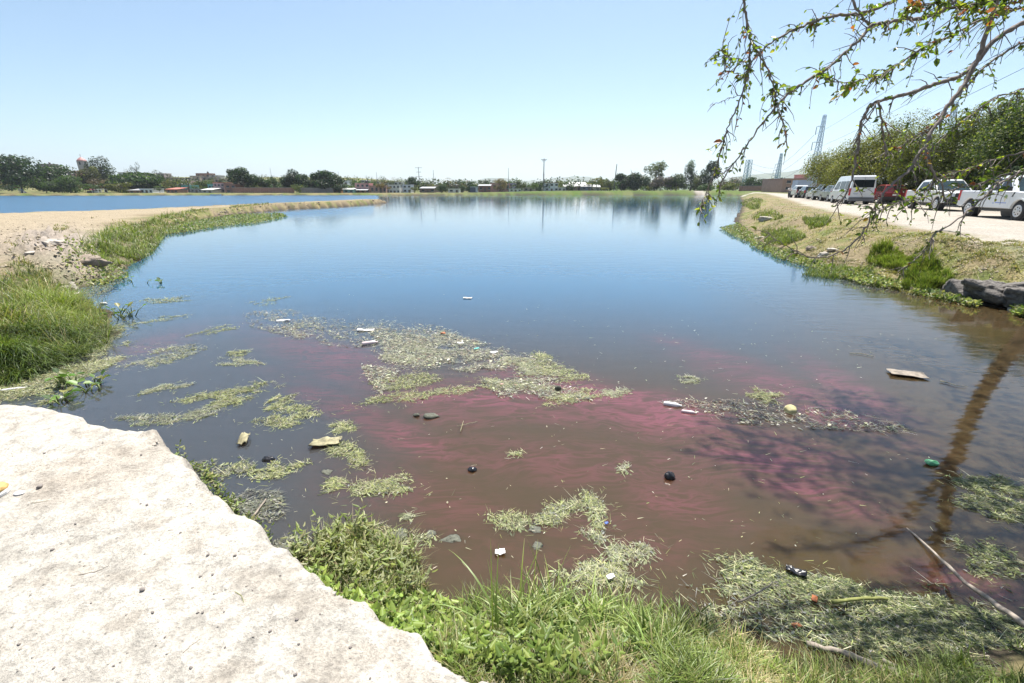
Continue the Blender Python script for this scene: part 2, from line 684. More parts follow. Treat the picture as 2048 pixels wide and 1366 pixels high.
# ------------------------------------------------------------------ water
def mat_water():
    m, nt, out = new_mat('murky_water')
    tc = N(nt, 'ShaderNodeTexCoord')
    P = tc.outputs['Object']
    a = N(nt, 'ShaderNodeAttribute', attribute_name='col')
    sep = N(nt, 'ShaderNodeSeparateColor')
    nt.links.new(a.outputs['Color'], sep.inputs[0])
    dye, wind = sep.outputs[0], sep.outputs[1]
    mp = N(nt, 'ShaderNodeMapping')
    mp.inputs['Scale'].default_value = (1.0, 3.6, 1.0)
    mp.inputs['Rotation'].default_value = (0, 0, 0.10)
    nt.links.new(P, mp.inputs[0])
    warp = noise(nt, P, 0.9, 3, 0.5)
    wv = N(nt, 'ShaderNodeVectorMath', operation='MULTIPLY_ADD')
    nt.links.new(warp.outputs['Color'], wv.inputs[0])
    wv.inputs[1].default_value = (1.1, 1.9, 0)
    nt.links.new(mp.outputs[0], wv.inputs[2])
    n1 = noise(nt, wv.outputs[0], 3.0, 3, 0.55, 0.6)
    n2 = noise(nt, wv.outputs[0], 0.8, 4, 0.55, 0.4)
    rid = math_node(nt, 'ABSOLUTE', math_node(nt, 'SUBTRACT', n1.outputs[0], 0.5))
    line = ramp(nt, rid, [(0.0, 1.0), (0.05, 0.55), (0.13, 0.0)])
    cloud = ramp(nt, n2.outputs[0], [(0.36, 0.0), (0.66, 1.0)])
    st = math_node(nt, 'ADD', math_node(nt, 'MULTIPLY', line, 0.95), math_node(nt, 'MULTIPLY', cloud, 0.22))
    w = math_node(nt, 'MULTIPLY', st, math_node(nt, 'MULTIPLY', dye, math_node(nt, 'ADD', cloud, 0.55)), clamp=True)
    base = mix_col(nt, sep.outputs[2], (0.052, 0.036, 0.017), (0.016, 0.072, 0.140))  # blue end of the mix stands in for sky reflected on the water
    base = mix_col(nt, math_node(nt, 'MULTIPLY', dye, 0.5), base, (0.070, 0.033, 0.022))
    base = mix_col(nt, math_node(nt, 'MULTIPLY', w, 0.85), base, (0.150, 0.050, 0.060))
    p = N(nt, 'ShaderNodeBsdfPrincipled')
    nt.links.new(base, p.inputs['Base Color'])
    p.inputs['IOR'].default_value = 1.47
    p.subsurface_method = 'BURLEY'            # light spreads in the turbid water and softens the shade
    p.inputs['Subsurface Weight'].default_value = 1.0
    p.inputs['Subsurface Radius'].default_value = (1.0, 0.7, 0.5)
    p.inputs['Subsurface Scale'].default_value = 0.12
    nt.links.new(math_node(nt, 'ADD', math_node(nt, 'MULTIPLY', wind, 0.34), 0.05), p.inputs['Roughness'])
    m2 = N(nt, 'ShaderNodeMapping')
    m2.inputs['Scale'].default_value = (0.6, 1.5, 1)
    nt.links.new(P, m2.inputs[0])
    r1 = noise(nt, m2.outputs[0], 2.2, 3, 0.5, 0.3)
    r2 = noise(nt, m2.outputs[0], 13.0, 2, 0.5, 0.2)
    hh = math_node(nt, 'ADD', math_node(nt, 'MULTIPLY', r1.outputs[0], 1.0), math_node(nt, 'MULTIPLY', r2.outputs[0], 0.16))
    b = N(nt, 'ShaderNodeBump')
    nt.links.new(math_node(nt, 'ADD', math_node(nt, 'MULTIPLY', wind, 0.1), 0.10), b.inputs['Strength'])
    b.inputs['Distance'].default_value = 0.045
    nt.links.new(hh, b.inputs['Height'])
    nt.links.new(b.outputs[0], p.inputs['Normal'])
    nt.links.new(p.outputs[0], out.inputs[0])
    return m


def make_water():
    th = np.radians(np.concatenate([np.arange(-62, 62.01, 0.5), np.arange(66, 298, 6.0)]))
    r = 0.5 * 1.02 ** np.arange(0, int(math.log(700 / 0.5) / math.log(1.02)))
    R, T = np.meshgrid(r, th, indexing='ij')
    x, y = (R * np.sin(T)).ravel(), (R * np.cos(T)).ravel()
    px, py = pix(np.stack([x, y, 0 * x], -1))
    vis = y > 0.8
    dye = np.zeros(len(x))
    for cx, cy, rx, ry, ang, k in ((1240, 812, 250, 36, 9, 0.95), (1010, 800, 240, 34, 8, 0.75), (850, 790, 170, 45, 18, 0.5), (1130, 772, 150, 26, 12, 1.0),
                                   (1150, 930, 330, 50, 4, 0.34), (1180, 1080, 380, 70, 0, 0.2), (1600, 800, 230, 34, 22, 0.75), (1600, 960, 170, 40, 22, 1.0),
                                   (700, 730, 200, 40, 20, 0.5), (760, 850, 200, 30, 25, 0.5), (850, 1000, 200, 60, 15, 0.32), (1450, 715, 130, 14, 14, 0.5),
                                   (1720, 790, 130, 26, 28, 0.65), (310, 690, 110, 22, -20, 0.35), (1900, 1160, 180, 30, 14, 0.5), (1450, 880, 260, 36, 12, 0.85), (1360, 1010, 150, 40, 20, 0.4)):
        t = math.radians(ang)
        u = (px - cx) * math.cos(t) + (py - cy) * math.sin(t)
        v = -(px - cx) * math.sin(t) + (py - cy) * math.cos(t)
        dye = np.maximum(dye, k * np.exp(-((u / rx) ** 2 + (v / ry) ** 2) ** 1.3))
    dye = np.where(vis, np.clip(dye * (1 + 0.9 * fbm(x * 1.1, y * 2.2, 4, 63)), 0, 1), 0)
    # open lagoon behind the spit is ruffled by wind
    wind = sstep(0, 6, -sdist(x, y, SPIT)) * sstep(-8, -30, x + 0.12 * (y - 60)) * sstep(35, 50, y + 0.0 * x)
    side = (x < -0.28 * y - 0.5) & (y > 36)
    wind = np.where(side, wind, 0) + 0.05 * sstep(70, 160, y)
    sky_tint = sstep(4, 13, y + 0.9 * np.minimum(0, 4 - x))  # weight of the sky reflection painted into the far water colour
    sky_tint = np.maximum(sky_tint, 0.26 * sstep(-0.5, -2.4, x + 0.25 * fbm(x, y, 3, 91)))  # left near water is less brown, through the same blue
    c = np.stack([dye, np.clip(wind, 0, 1), sky_tint], -1)
    nr, n2 = len(r), len(th)
    i, j = np.meshgrid(np.arange(nr - 1), np.arange(n2), indexing='ij')
    j2 = (j + 1) % n2
    Fc = np.stack([i * n2 + j, (i + 1) * n2 + j, (i + 1) * n2 + j2, i * n2 + j2], -1).reshape(-1, 4)[:, ::-1]
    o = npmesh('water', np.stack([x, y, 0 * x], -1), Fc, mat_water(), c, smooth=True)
    tag(o, 'calm murky lake water stained with red dye streaks near the shore', kind='structure')


make_water()


# ------------------------------------------------------------------ distant hills and air
def make_hill(name, label, pts, Y, depth, col):
    """ridge through (pixel x, pixel y) points at distance Y, rounded down to the ground on both sides"""
    rows = []
    xs = np.linspace(pts[0][0], pts[-1][0], 70)
    ys = np.interp(xs, [p[0] for p in pts], [p[1] for p in pts])
    V = []
    prof_ = [(-1, 0.0), (-0.75, 0.12), (-0.5, 0.36), (-0.25, 0.74), (0, 1.0), (0.4, 0.8), (1, 0.0)]
    for k, (dd, hh) in enumerate(prof_):
        for x_, y_ in zip(xs, ys):
            p = atd(x_, y_, Y)
            h = max(p.z, 1.0) * hh * (1 + 0.12 * (vnoise(x_ * 0.08, k * 1.7, 3) - 0.5))
            V.append((p.x, Y + dd * depth, h if hh > 0 else -2))
    n = len(xs)
    Fc = [(r * n + i, r * n + i + 1, (r + 1) * n + i + 1, (r + 1) * n + i) for r in range(len(prof_) - 1) for i in range(n - 1)]
    o = npmesh(name, np.array(V), np.array(Fc), mat_plain('hill_scrub', col, 0.95, 0.3, 0.004), smooth=True)
    tag(o, label, kind='structure')


make_hill('hill', 'pale distant hill seen beyond the far houses',
          [(880, 380), (930, 368), (965, 357), (1000, 355), (1040, 361), (1080, 362), (1110, 356), (1150, 351), (1185, 355), (1230, 363), (1300, 372), (1380, 380)], 4600, 1100, (0.10, 0.12, 0.06))
make_hill('hill', 'blue hill behind the lattice pylons',
          [(1400, 378), (1440, 366), (1480, 352), (1530, 347), (1580, 343), (1620, 337), (1680, 325), (1760, 318), (1900, 330), (2100, 360), (2300, 378)], 3400, 900, (0.10, 0.12, 0.06))


def make_haze():
    m, nt, out = new_mat('air')
    v = N(nt, 'ShaderNodeVolumePrincipled')
    v.inputs['Color'].default_value = (0.82, 0.90, 1.0, 1)
    v.inputs['Density'].default_value = HAZE
    v.inputs['Anisotropy'].default_value = 0.35
    nt.links.new(v.outputs[0], out.inputs['Volume'])
    b = MB()
    b.box((0, 0, 160), (13800, 13800, 324))
    # keep the sides well outside everything that is built
    o = b.build('haze', m)
    tag(o, 'pale even haze over the lake and the town', kind='stuff')


HAZE = 0.00016
make_haze()


# ------------------------------------------------------------------ trees
def crown_mesh(name, c, size, n, leaf, col, seed, lobes=9, parent=None, shape='round', open_=0.0, mat=None, tip=None):
    """crown of n leaf clumps spread through the volume of several lobes"""
    r = np.random.default_rng(seed)
    sx, sy, sz = size
    L = []
    for k in range(lobes):
        while True:
            p = r.uniform(-1, 1, 3)
            if shape == 'umbrella':
                p[2] = r.uniform(-0.75, 0.7)
                if p[0] ** 2 + p[1] ** 2 < 0.7 and p[2] < 0.95 * (1 - p[0] ** 2 - p[1] ** 2) - 0.1:
                    break
            elif shape == 'column':
                if abs(p[0]) < 0.45 and abs(p[1]) < 0.45:
                    break
            elif shape == 'cone':
                k_ = 0.5 * (1 - (p[2] + 1) / 2)
                if abs(p[0]) < k_ and abs(p[1]) < k_:
                    break
            elif (p ** 2).sum() < 0.72:
                break
        rad = r.uniform(0.34, 0.54)
        if shape == 'cone':
            rad = 0.22
        if open_:
            rad *= (1 - 0.45 * open_)
        L.append((*p, rad, r.uniform(0.62, 1.35)))
    L = np.array(L)
    wts = L[:, 3] ** 2
    k = r.choice(len(L), n, p=wts / wts.sum())
    d = r.normal(size=(n, 3))
    d /= np.linalg.norm(d, axis=1)[:, None]
    rr = L[k, 3] * r.uniform(0.35, 1.08, n) ** 0.6
    P = L[k, :3] + d * rr[:, None]
    P = P * np.array([sx, sy, sz]) / 2 * 0.92 + np.array(c)
    jit = r.normal(size=(n, 3)) * 0.7
    nr = d + jit + np.array([0, 0, 0.35])
    nr /= np.linalg.norm(nr, axis=1)[:, None]
    a = np.cross(nr, r.normal(size=(n, 3)))
    a /= np.linalg.norm(a, axis=1)[:, None]
    b = np.cross(nr, a)
    s = leaf * r.uniform(0.55, 1.4, n)
    asp = r.uniform(0.45, 0.9, n)
    A, B = a * s[:, None], b * (s * asp)[:, None]
    V = np.stack([P - A * 0.6, P - B * 0.5 + A * 0.1, P + A * 0.7, P + B * 0.5 + A * 0.05], 1).reshape(-1, 3)
    F_ = np.arange(4 * n).reshape(n, 4)
    cc = np.array(col)[None, :] * (L[k, 4] * r.uniform(0.65, 1.35, n))[:, None]
    if tip is not None:
        w = (r.random(n) < 0.28)[:, None]
        cc = np.where(w, np.array(tip)[None, :] * r.uniform(0.7, 1.2, n)[:, None], cc)
    cc = np.repeat(cc, 4, 0)
    return npmesh(name, V, F_, mat or M_LEAF, np.clip(cc, 0, 1), parent=parent)


def grow_trunk(name, base, top, r0, parent, mat, seed, limbs=5, spread=1.0, crown_h=2.0):
    r = random.Random(seed)
    m = MB()
    b, t = Vector(base), Vector(top)
    pts = [b.lerp(t, k / 4) + Vector((r.uniform(-1, 1), r.uniform(-1, 1), 0)) * r0 * (0 if k == 0 else 0.9) for k in range(5)]
    m.tube(pts, [r0 * (1.25 if k == 0 else 1 - 0.13 * k) for k in range(5)], 7)
    for i in range(limbs):
        s = pts[2 + i % 3]
        a = 2 * math.pi * (i + r.random() * 0.6) / max(limbs, 1)
        e = s + Vector((math.cos(a) * spread * r.uniform(0.5, 1), math.sin(a) * spread * r.uniform(0.5, 1), crown_h * r.uniform(0.35, 0.9)))
        mid = s.lerp(e, 0.5) + Vector((r.uniform(-1, 1), r.uniform(-1, 1), r.uniform(0, 1))) * 0.12 * spread
        m.tube([s, mid, e], [r0 * 0.5, r0 * 0.36, r0 * 0.12], 5)
    return m.build(name, mat, parent)


TREE_N = [0]


def tree(name, label, px, Y, top, wpx, base=None, col=(0.045, 0.075, 0.022), n=1500, leaf=None, lobes=9, shape='round', trunk=0.25, cat='tree',
         group=None, open_=0.0, bark=None, tip=None, depth=1.0, lift=0.0):
    """tree whose crown fills wpx photo pixels at distance Y, rooted in the ground there"""
    TREE_N[0] += 1
    sd = 100 + TREE_N[0]
    p = atd(px, 380, Y)
    zt = zat(top, Y)
    gz = hz1(p.x, Y) if base is None else zat(base, Y)
    gz = max(gz, 0.02)
    w = wpx / F * (Y * CO - (2 - H) * SI)
    hgt = max(zt - gz, 0.6)
    root = empty(name, (p.x, Y, gz - 0.05), 0, label, cat, group)
    cz0 = hgt * trunk
    cs = (w, w * depth, hgt - cz0)
    if leaf is None:
        leaf = max(0.22, w * 0.05)
    crown_mesh('crown', (0, 0, cz0 + cs[2] / 2), cs, n, leaf, col, sd, lobes, root, shape, open_, None, tip)
    tr = max(0.06, 0.028 * hgt)
    grow_trunk('trunk', (0, 0, 0), (0, 0, cz0 + cs[2] * 0.55), tr, root, bark or M_BARK, sd, 5, w * 0.36, cs[2] * 0.5)
    return root


DK, MG, LG, OL = (0.021, 0.042, 0.019), (0.040, 0.072, 0.022), (0.075, 0.115, 0.028), (0.11, 0.115, 0.035)
GG, YG, BR, PU = (0.045, 0.062, 0.040), (0.14, 0.15, 0.03), (0.115, 0.085, 0.065), (0.19, 0.16, 0.32)

FAR_TREES = [
    # name, label, px, Y, top, width, colour, extra
    ('ficus_tree', 'huge dark spreading tree on the far left shore above the white frame', 42, 205, 314, 165, DK, dict(n=6500, lobes=16, leaf=0.75, trunk=0.16, tip=MG)),
    ('willow_bush', 'long streaky green bush hanging over the water beside the huge dark tree', 92, 198, 356, 62, MG, dict(n=2200, trunk=0.02, leaf=0.5, tip=LG, cat='bush')),
    ('willow_bush', 'wide pale green bush at the waterline next to the magenta canopy', 140, 199, 352, 82, (0.05, 0.082, 0.03), dict(n=3000, trunk=0.02, leaf=0.5, tip=LG, cat='bush')),
    ('round_tree', 'light green round tree on the skyline left of the red domed tower', 132, 300, 331, 30, LG, dict(n=700)),
    ('jacaranda_tree', 'purple blossoming tree below the light green round tree', 133, 270, 340, 24, (0.24, 0.19, 0.45), dict(n=700)),
    ('olive_tree', 'tall olive tree in front of the red domed tower', 187, 225, 325, 46, (0.085, 0.09, 0.038), dict(n=1500, trunk=0.12, open_=0.3)),
    ('casuarina_tree', 'tall grey green feathery tree right of the red domed tower', 211, 235, 311, 44, GG, dict(n=2400, leaf=0.5, open_=0.2, lobes=13)),
    ('bare_tree', 'grey brown half bare tree behind the olive bush on the shore', 213, 212, 354, 50, BR, dict(n=900, open_=0.5, leaf=0.35)),
    ('olive_bush', 'rounded olive bush on the shore left of the white wall', 243, 205, 362, 40, OL, dict(n=1300, trunk=0.05, cat='bush')),
    ('umbrella_tree', 'broad flat topped green tree with dark underside on the left shore', 288, 225, 340, 108, (0.034, 0.062, 0.018), dict(n=4200, shape='umbrella', lobes=16, trunk=0.3, tip=LG)),
    ('casuarina_tree', 'small dark spiky tree on the skyline above the flat topped tree', 282, 300, 321, 18, DK, dict(n=600, open_=0.2)),
    ('round_tree', 'small dark tree left of the spiky skyline tree', 266, 300, 332, 16, GG, dict(n=450)),
    ('umbrella_tree', 'dull green flat crowned tree on the skyline right of the spiky tree', 310, 300, 334, 26, (0.06, 0.075, 0.032), dict(n=700, shape='umbrella')),
    ('round_tree', 'grey green tree on the hillside right of the flat topped tree', 335, 290, 340, 24, GG, dict(n=700)),
    ('round_tree', 'dark round tree on the hillside above the palm', 355, 285, 345, 17, DK, dict(n=550)),
    ('yellow_tree', 'yellow green tree between the flat topped tree and the palm', 345, 240, 354, 20, OL, dict(n=600)),
    ('sapling', 'thin pale sapling on the shore in front of the flat topped tree', 319, 205, 371, 18, (0.07, 0.10, 0.05), dict(n=350, open_=0.5)),
    ('round_tree', 'olive green tree below the hilltop houses', 408, 245, 356, 32, (0.06, 0.075, 0.03), dict(n=900)),
    ('small_tree', 'small dark green tree behind the grey shed', 392, 222, 366, 18, MG, dict(n=450)),
    ('round_tree', 'grey green tree at the left end of the long brick wall', 450, 260, 351, 22, GG, dict(n=700)),
    ('ficus_tree', 'tallest bright topped tree behind the left half of the brick wall', 489, 216, 334, 50, (0.035, 0.062, 0.024), dict(n=2600, lobes=13)),
    ('ficus_tree', 'round green tree right of the tallest tree behind the brick wall', 526, 216, 346, 32, MG, dict(n=1400)),
    ('ficus_tree', 'slim green tree at the gap behind the brick wall', 549, 216, 349, 24, MG, dict(n=1000)),
    ('ficus_tree', 'dark ragged tree right of the gap behind the brick wall', 583, 214, 340, 40, DK, dict(n=2000, lobes=12)),
    ('ficus_tree', 'dark green tree in the middle of the grove behind the grey wall', 620, 214, 346, 44, DK, dict(n=1900, tip=MG)),
    ('ficus_tree', 'big dark tree at the right end of the grove behind the grey wall', 655, 212, 341, 54, DK, dict(n=2800, lobes=13, tip=MG)),
    ('ficus_tree', 'low dark tree leaning over the right end of the grey wall', 680, 208, 361, 26, DK, dict(n=900, trunk=0.05)),
    ('garden_tree', 'small yellow green tree with dark bushy foot in front of the brick wall', 593, 203, 368, 20, (0.05, 0.075, 0.02), dict(n=700, trunk=0.05, tip=YG)),
    ('round_tree', 'leafy green tree left of the pink two storey house', 704, 214, 357, 22, LG, dict(n=1000)),
    ('tall_tree', 'grey topped slim tree on the skyline left of the pink two storey house', 705, 260, 350, 12, GG, dict(n=400)),
    ('cypress_tree', 'dark pointed cypress left of the pink two storey house', 716, 225, 359, 4, DK, dict(n=300, shape='cone', trunk=0.02)),
    ('round_tree', 'low green tree behind the pink two storey house', 740, 250, 360, 26, MG, dict(n=600)),
    ('round_tree', 'pale green tree on the skyline right of the pink houses', 781, 260, 359, 26, GG, dict(n=600)),
    ('bare_tree', 'thin pinkish half bare tree in front of the pink house', 769, 211, 361, 30, (0.14, 0.10, 0.06), dict(n=700, open_=0.6, leaf=0.32)),
    ('round_tree', 'dark pair crowned tree below the tall utility tower', 825, 250, 354, 30, DK, dict(n=1200, lobes=12)),
    ('round_tree', 'small green tree left of the dark pair crowned tree', 804, 255, 362, 14, MG, dict(n=350)),
    ('yellow_bush', 'yellow green bush at the waterline below the utility tower', 829, 214, 371, 14, (0.10, 0.115, 0.03), dict(n=600, trunk=0.03, cat='bush', tip=YG)),
    ('round_tree', 'yellowish tree behind the dark waterside bush', 863, 235, 364, 20, OL, dict(n=600)),
    ('willow_bush', 'dark green bush standing in the water left of the dark hut', 884, 214, 363, 22, (0.04, 0.065, 0.03), dict(n=1300, trunk=0.03, cat='bush')),
    ('round_tree', 'pale green tree behind the white wall', 902, 235, 363, 18, GG, dict(n=500)),
    ('round_tree', 'dark round tree on the skyline left of the dark hut', 917, 260, 355, 24, DK, dict(n=900)),
    ('round_tree', 'dark round tree on the skyline above the dark hut', 942, 260, 357, 20, DK, dict(n=700)),
    ('round_tree', 'grey green tree right of the dark hut skyline tree', 965, 262, 359, 26, GG, dict(n=700, open_=0.2)),
    ('willow_bush', 'green bush in the water touching the platform of the dark hut', 925, 215, 368, 16, (0.05, 0.075, 0.032), dict(n=800, trunk=0.03, cat='bush')),
    ('bare_tree', 'wide pinkish bare crowned tree in front of the pink warehouse', 1004, 222, 356, 34, (0.15, 0.115, 0.085), dict(n=1100, open_=0.3, leaf=0.35)),
    ('round_tree', 'green tree right of the lilac house', 1040, 235, 360, 24, (0.07, 0.09, 0.03), dict(n=800)),
    ('round_tree', 'dark green tree left of the tall mast', 1021, 250, 360, 18, MG, dict(n=450)),
    ('round_tree', 'leafy green tree below the tall mast', 1071, 232, 366, 18, LG, dict(n=600)),
    ('willow_bush', 'small dark bush growing on the green levee below the tall mast', 1080, 222, 371, 11, DK, dict(n=500, trunk=0.03, cat='bush')),
    ('cypress_tree', 'dark cypress just left of the tall mast', 1081, 250, 358, 4, DK, dict(n=300, shape='cone', trunk=0.02)),
    ('cypress_tree', 'dark cypress just right of the tall mast', 1089, 250, 353, 4, DK, dict(n=300, shape='cone', trunk=0.02)),
    ('yellow_tree', 'yellow green round tree behind the white two storey house', 1123, 255, 362, 19, (0.10, 0.12, 0.03), dict(n=600)),
    ('cypress_tree', 'tallest dark cypress above the gabled roofs', 1167, 290, 354, 4, DK, dict(n=300, shape='cone', trunk=0.02)),
    ('cypress_tree', 'short cypress between the tallest cypress and the block shaped tree', 1174, 290, 358, 4, DK, dict(n=250, shape='cone', trunk=0.02)),
    ('round_tree', 'dark block shaped tree on the skyline above the gabled roofs', 1181, 288, 359, 9, DK, dict(n=350, trunk=0.03)),
    ('yellow_tree', 'pale yellow green tree right of the gabled roofs', 1203, 250, 358, 24, OL, dict(n=800)),
    ('yellow_tree', 'yellow green tree left of the slanted pole', 1219, 243, 356, 22, (0.09, 0.10, 0.04), dict(n=800)),
    ('round_bush', 'low pale round bush beside the big dark double tree', 1211, 232, 372, 16, OL, dict(n=500, trunk=0.03, cat='bush')),
    ('ficus_tree', 'left lobe of the big dark double tree behind the levee', 1243, 236, 344, 34, (0.032, 0.056, 0.026), dict(n=1900, trunk=0.04)),
    ('ficus_tree', 'big dark round tree behind the levee right of the slanted pole', 1268, 234, 334, 44, (0.026, 0.05, 0.027), dict(n=3000, trunk=0.04, lobes=13, tip=(0.05, 0.085, 0.04))),
    ('eucalyptus_tree', 'tall airy eucalyptus standing above the grove', 1309, 250, 319, 40, (0.085, 0.10, 0.05), dict(n=1500, trunk=0.3, open_=0.5, lobes=20, leaf=0.5)),
    ('jacaranda_tree', 'greyish purple tree below the airy eucalyptus', 1322, 238, 350, 46, (0.13, 0.11, 0.14), dict(n=1500, open_=0.25)),
    ('round_tree', 'yellowish tree touching the right side of the big dark tree', 1299, 240, 358, 22, OL, dict(n=700, trunk=0.05)),
    ('round_tree', 'leafy green tree left of the tall poplar', 1352, 236, 347, 40, (0.055, 0.08, 0.03), dict(n=1700, trunk=0.04)),
    ('poplar_tree', 'tall narrow poplar rising above the grove', 1380, 240, 316, 28, (0.045, 0.07, 0.035), dict(n=1900, trunk=0.06, lobes=12)),
    ('round_tree', 'yellow green tree right of the tall poplar', 1396, 233, 342, 32, (0.075, 0.092, 0.032), dict(n=1300, trunk=0.04)),
    ('casuarina_tree', 'dark bluish tree behind the hanging branch tip', 1421, 230, 321, 38, (0.035, 0.055, 0.035), dict(n=1900, open_=0.2, trunk=0.06)),
    ('round_bush', 'bright green shrub on the levee behind the hanging branch tip', 1405, 222, 366, 34, MG, dict(n=900, trunk=0.03, cat='bush')),
    ('yellow_bush', 'yellow green bush left of the red wall', 1457, 212, 362, 32, (0.11, 0.125, 0.028), dict(n=1200, trunk=0.04, cat='bush')),
    ('jacaranda_tree', 'bare purple grey tree left of the short pylon', 1466, 250, 348, 40, (0.15, 0.12, 0.15), dict(n=800, open_=0.5, leaf=0.4)),
    ('mango_tree', 'dark green tree in front of the grey wall under the short pylon', 1502, 205, 355, 36, (0.035, 0.06, 0.03), dict(n=1700, trunk=0.06, lobes=12)),
    ('small_tree', 'small dark tree behind the grey wall between the two small pylons', 1534, 240, 362, 16, MG, dict(n=400)),
]
for nm, lab, px, Y, top, w, c, kw in FAR_TREES:
    kw = dict(kw)
    kw['n'] = int(kw.get('n', 1500) * 1.6)
    kw['trunk'] = kw.get('trunk', 0.25) * (0.5 if kw.get('open_', 0) < 0.5 else 1)
    tree(nm, lab, px, Y, top, w * 1.16, col=c, group='trees along the far shore', **kw)


def palm(label, px, Y, top, base):
    p = atd(px, 380, Y)
    gz, zt = zat(base, Y), zat(top, Y)
    h = zt - gz
    root = empty('palm_tree', (p.x, Y, gz), 0, label, 'palm', 'trees along the far shore')
    m = MB()
    m.tube([(0, 0, 0), (0.1, 0, h * 0.4), (0, 0, h * 0.78)], [0.28, 0.22, 0.2], 7)
    m.build('trunk', M_BARK, root)
    r = random.Random(5)
    for k in range(16):
        a = 2 * math.pi * k / 16 + r.uniform(-.2, .2)
        el = r.uniform(-0.3, 1.0)
        f = MB()
        prev = None
        for i in range(7):
            t = i / 6
            d = 2.6 * t
            q = Vector((math.cos(a) * d, math.sin(a) * d, h * 0.78 + math.sin(el) * d * 0.8 - 1.2 * t * t))
            wd = 0.34 * (1 - t) ** 0.6 + 0.03
            s = Vector((-math.sin(a), math.cos(a), 0)) * wd
            cur = (q - s - Vector((0, 0, wd * .5)), q, q + s - Vector((0, 0, wd * .5)))
            if prev:
                f.poly([prev[0], cur[0], cur[1], prev[1]])
                f.poly([prev[1], cur[1], cur[2], prev[2]])
            prev = cur
        f.build('frond', M_PALM, root, fix=False)


M_PALM = mat_plain('palm_frond', (0.07, 0.09, 0.035), 0.6, 0.3, 3)
palm('palm tree standing above the teal house on the left shore', 379, 222, 348, 387)

# big feathery trees along the right side of the road
M_ES = (0.075, 0.092, 0.030)
RIGHT_TREES = [
    ('feathery olive tree at the far end of the parked vehicles', 1652, 62, 292, 112, (0.165, 0.16, 0.055), 8500),
    ('drooping olive tree directly behind the white van', 1712, 53, 264, 118, (0.165, 0.158, 0.05), 10000),
    ('olive tree with a high ragged crown right of the white van', 1778, 53, 214, 124, (0.15, 0.148, 0.047), 10500),
    ('olive tree behind the red car', 1838, 46, 238, 128, (0.13, 0.138, 0.043), 10500),
    ('green tree behind the second white pickup', 1900, 42, 196, 134, (0.11, 0.128, 0.04), 11000),
    ('tall dense tree behind the nearest white pickup', 1965, 38, 176, 148, (0.068, 0.098, 0.034), 13000),
    ('tallest dark tree at the right edge above the nearest white pickup', 2045, 32, 122, 190, (0.055, 0.085, 0.032), 15000),
]
for lab, px, Y, top, w, c, n in RIGHT_TREES:
    tree('mesquite_tree', lab, px, Y, top, w, col=c, n=int(n * 2.1), leaf=0.125, lobes=34, trunk=0.05, open_=0.34, group='trees behind the parked vehicles', tip=(0.17, 0.19, 0.05))
tree('mesquite_tree', 'dark tree beyond the frame behind the tallest tree', 2190, 26, 130, 260, col=(0.042, 0.068, 0.027), n=8000, leaf=0.22, lobes=22, trunk=0.10, group='trees behind the parked vehicles')
for px, Y, top, w, lab in ((1685, 57, 372, 70, 'dry bush behind the parked sedan'), (1780, 50, 352, 90, 'dark thicket behind the red car'),
                           (1850, 44, 345, 110, 'dark thicket between the two white pickups'), (1940, 38, 335, 110, 'dark thicket behind the nearest white pickup'),
                           (2040, 32, 320, 140, 'dense thicket at the right edge')):
    tree('thicket', lab, px, Y, top, w, col=(0.055, 0.06, 0.03), n=3200, leaf=0.2, lobes=16, trunk=0.02, cat='bush', group='undergrowth behind the parked vehicles', tip=(0.09, 0.10, 0.03))


# ------------------------------------------------------------------ houses, walls, towers of the far shore
WALLM = {}


def wall_mat(c):
    if c not in WALLM:
        WALLM[c] = mat_plain('plaster', c, 0.9, 0.16, 0.9)
    return WALLM[c]


M_ROOF_RED = mat_plain('red_roof_sheet', (0.42, 0.14, 0.10), 0.7, 0.2, 2)
M_ROOF_GREY = mat_plain('grey_roof_sheet', (0.30, 0.30, 0.31), 0.6, 0.2, 2)
M_ROOF_WHITE = mat_plain('white_roof_sheet', (0.75, 0.74, 0.72), 0.6, 0.1, 2)
M_WIN = mat_plain('dark_window', (0.035, 0.04, 0.05), 0.15, 0.2, 2)
M_BRICK = mat_plain('brickwork', (0.36, 0.19, 0.15), 0.9, 0.25, 1.5)
M_GREYWALL = mat_plain('grey_blockwork', (0.30, 0.25, 0.24), 0.9, 0.2, 1.2)
M_TANK = mat_plain('black_tank', (0.02, 0.02, 0.022), 0.4, 0.1, 2)


def span(x0, x1, Y):
    a, b = atd(x0, 380, Y), atd(x1, 380, Y)
    return (a.x + b.x) / 2, b.x - a.x


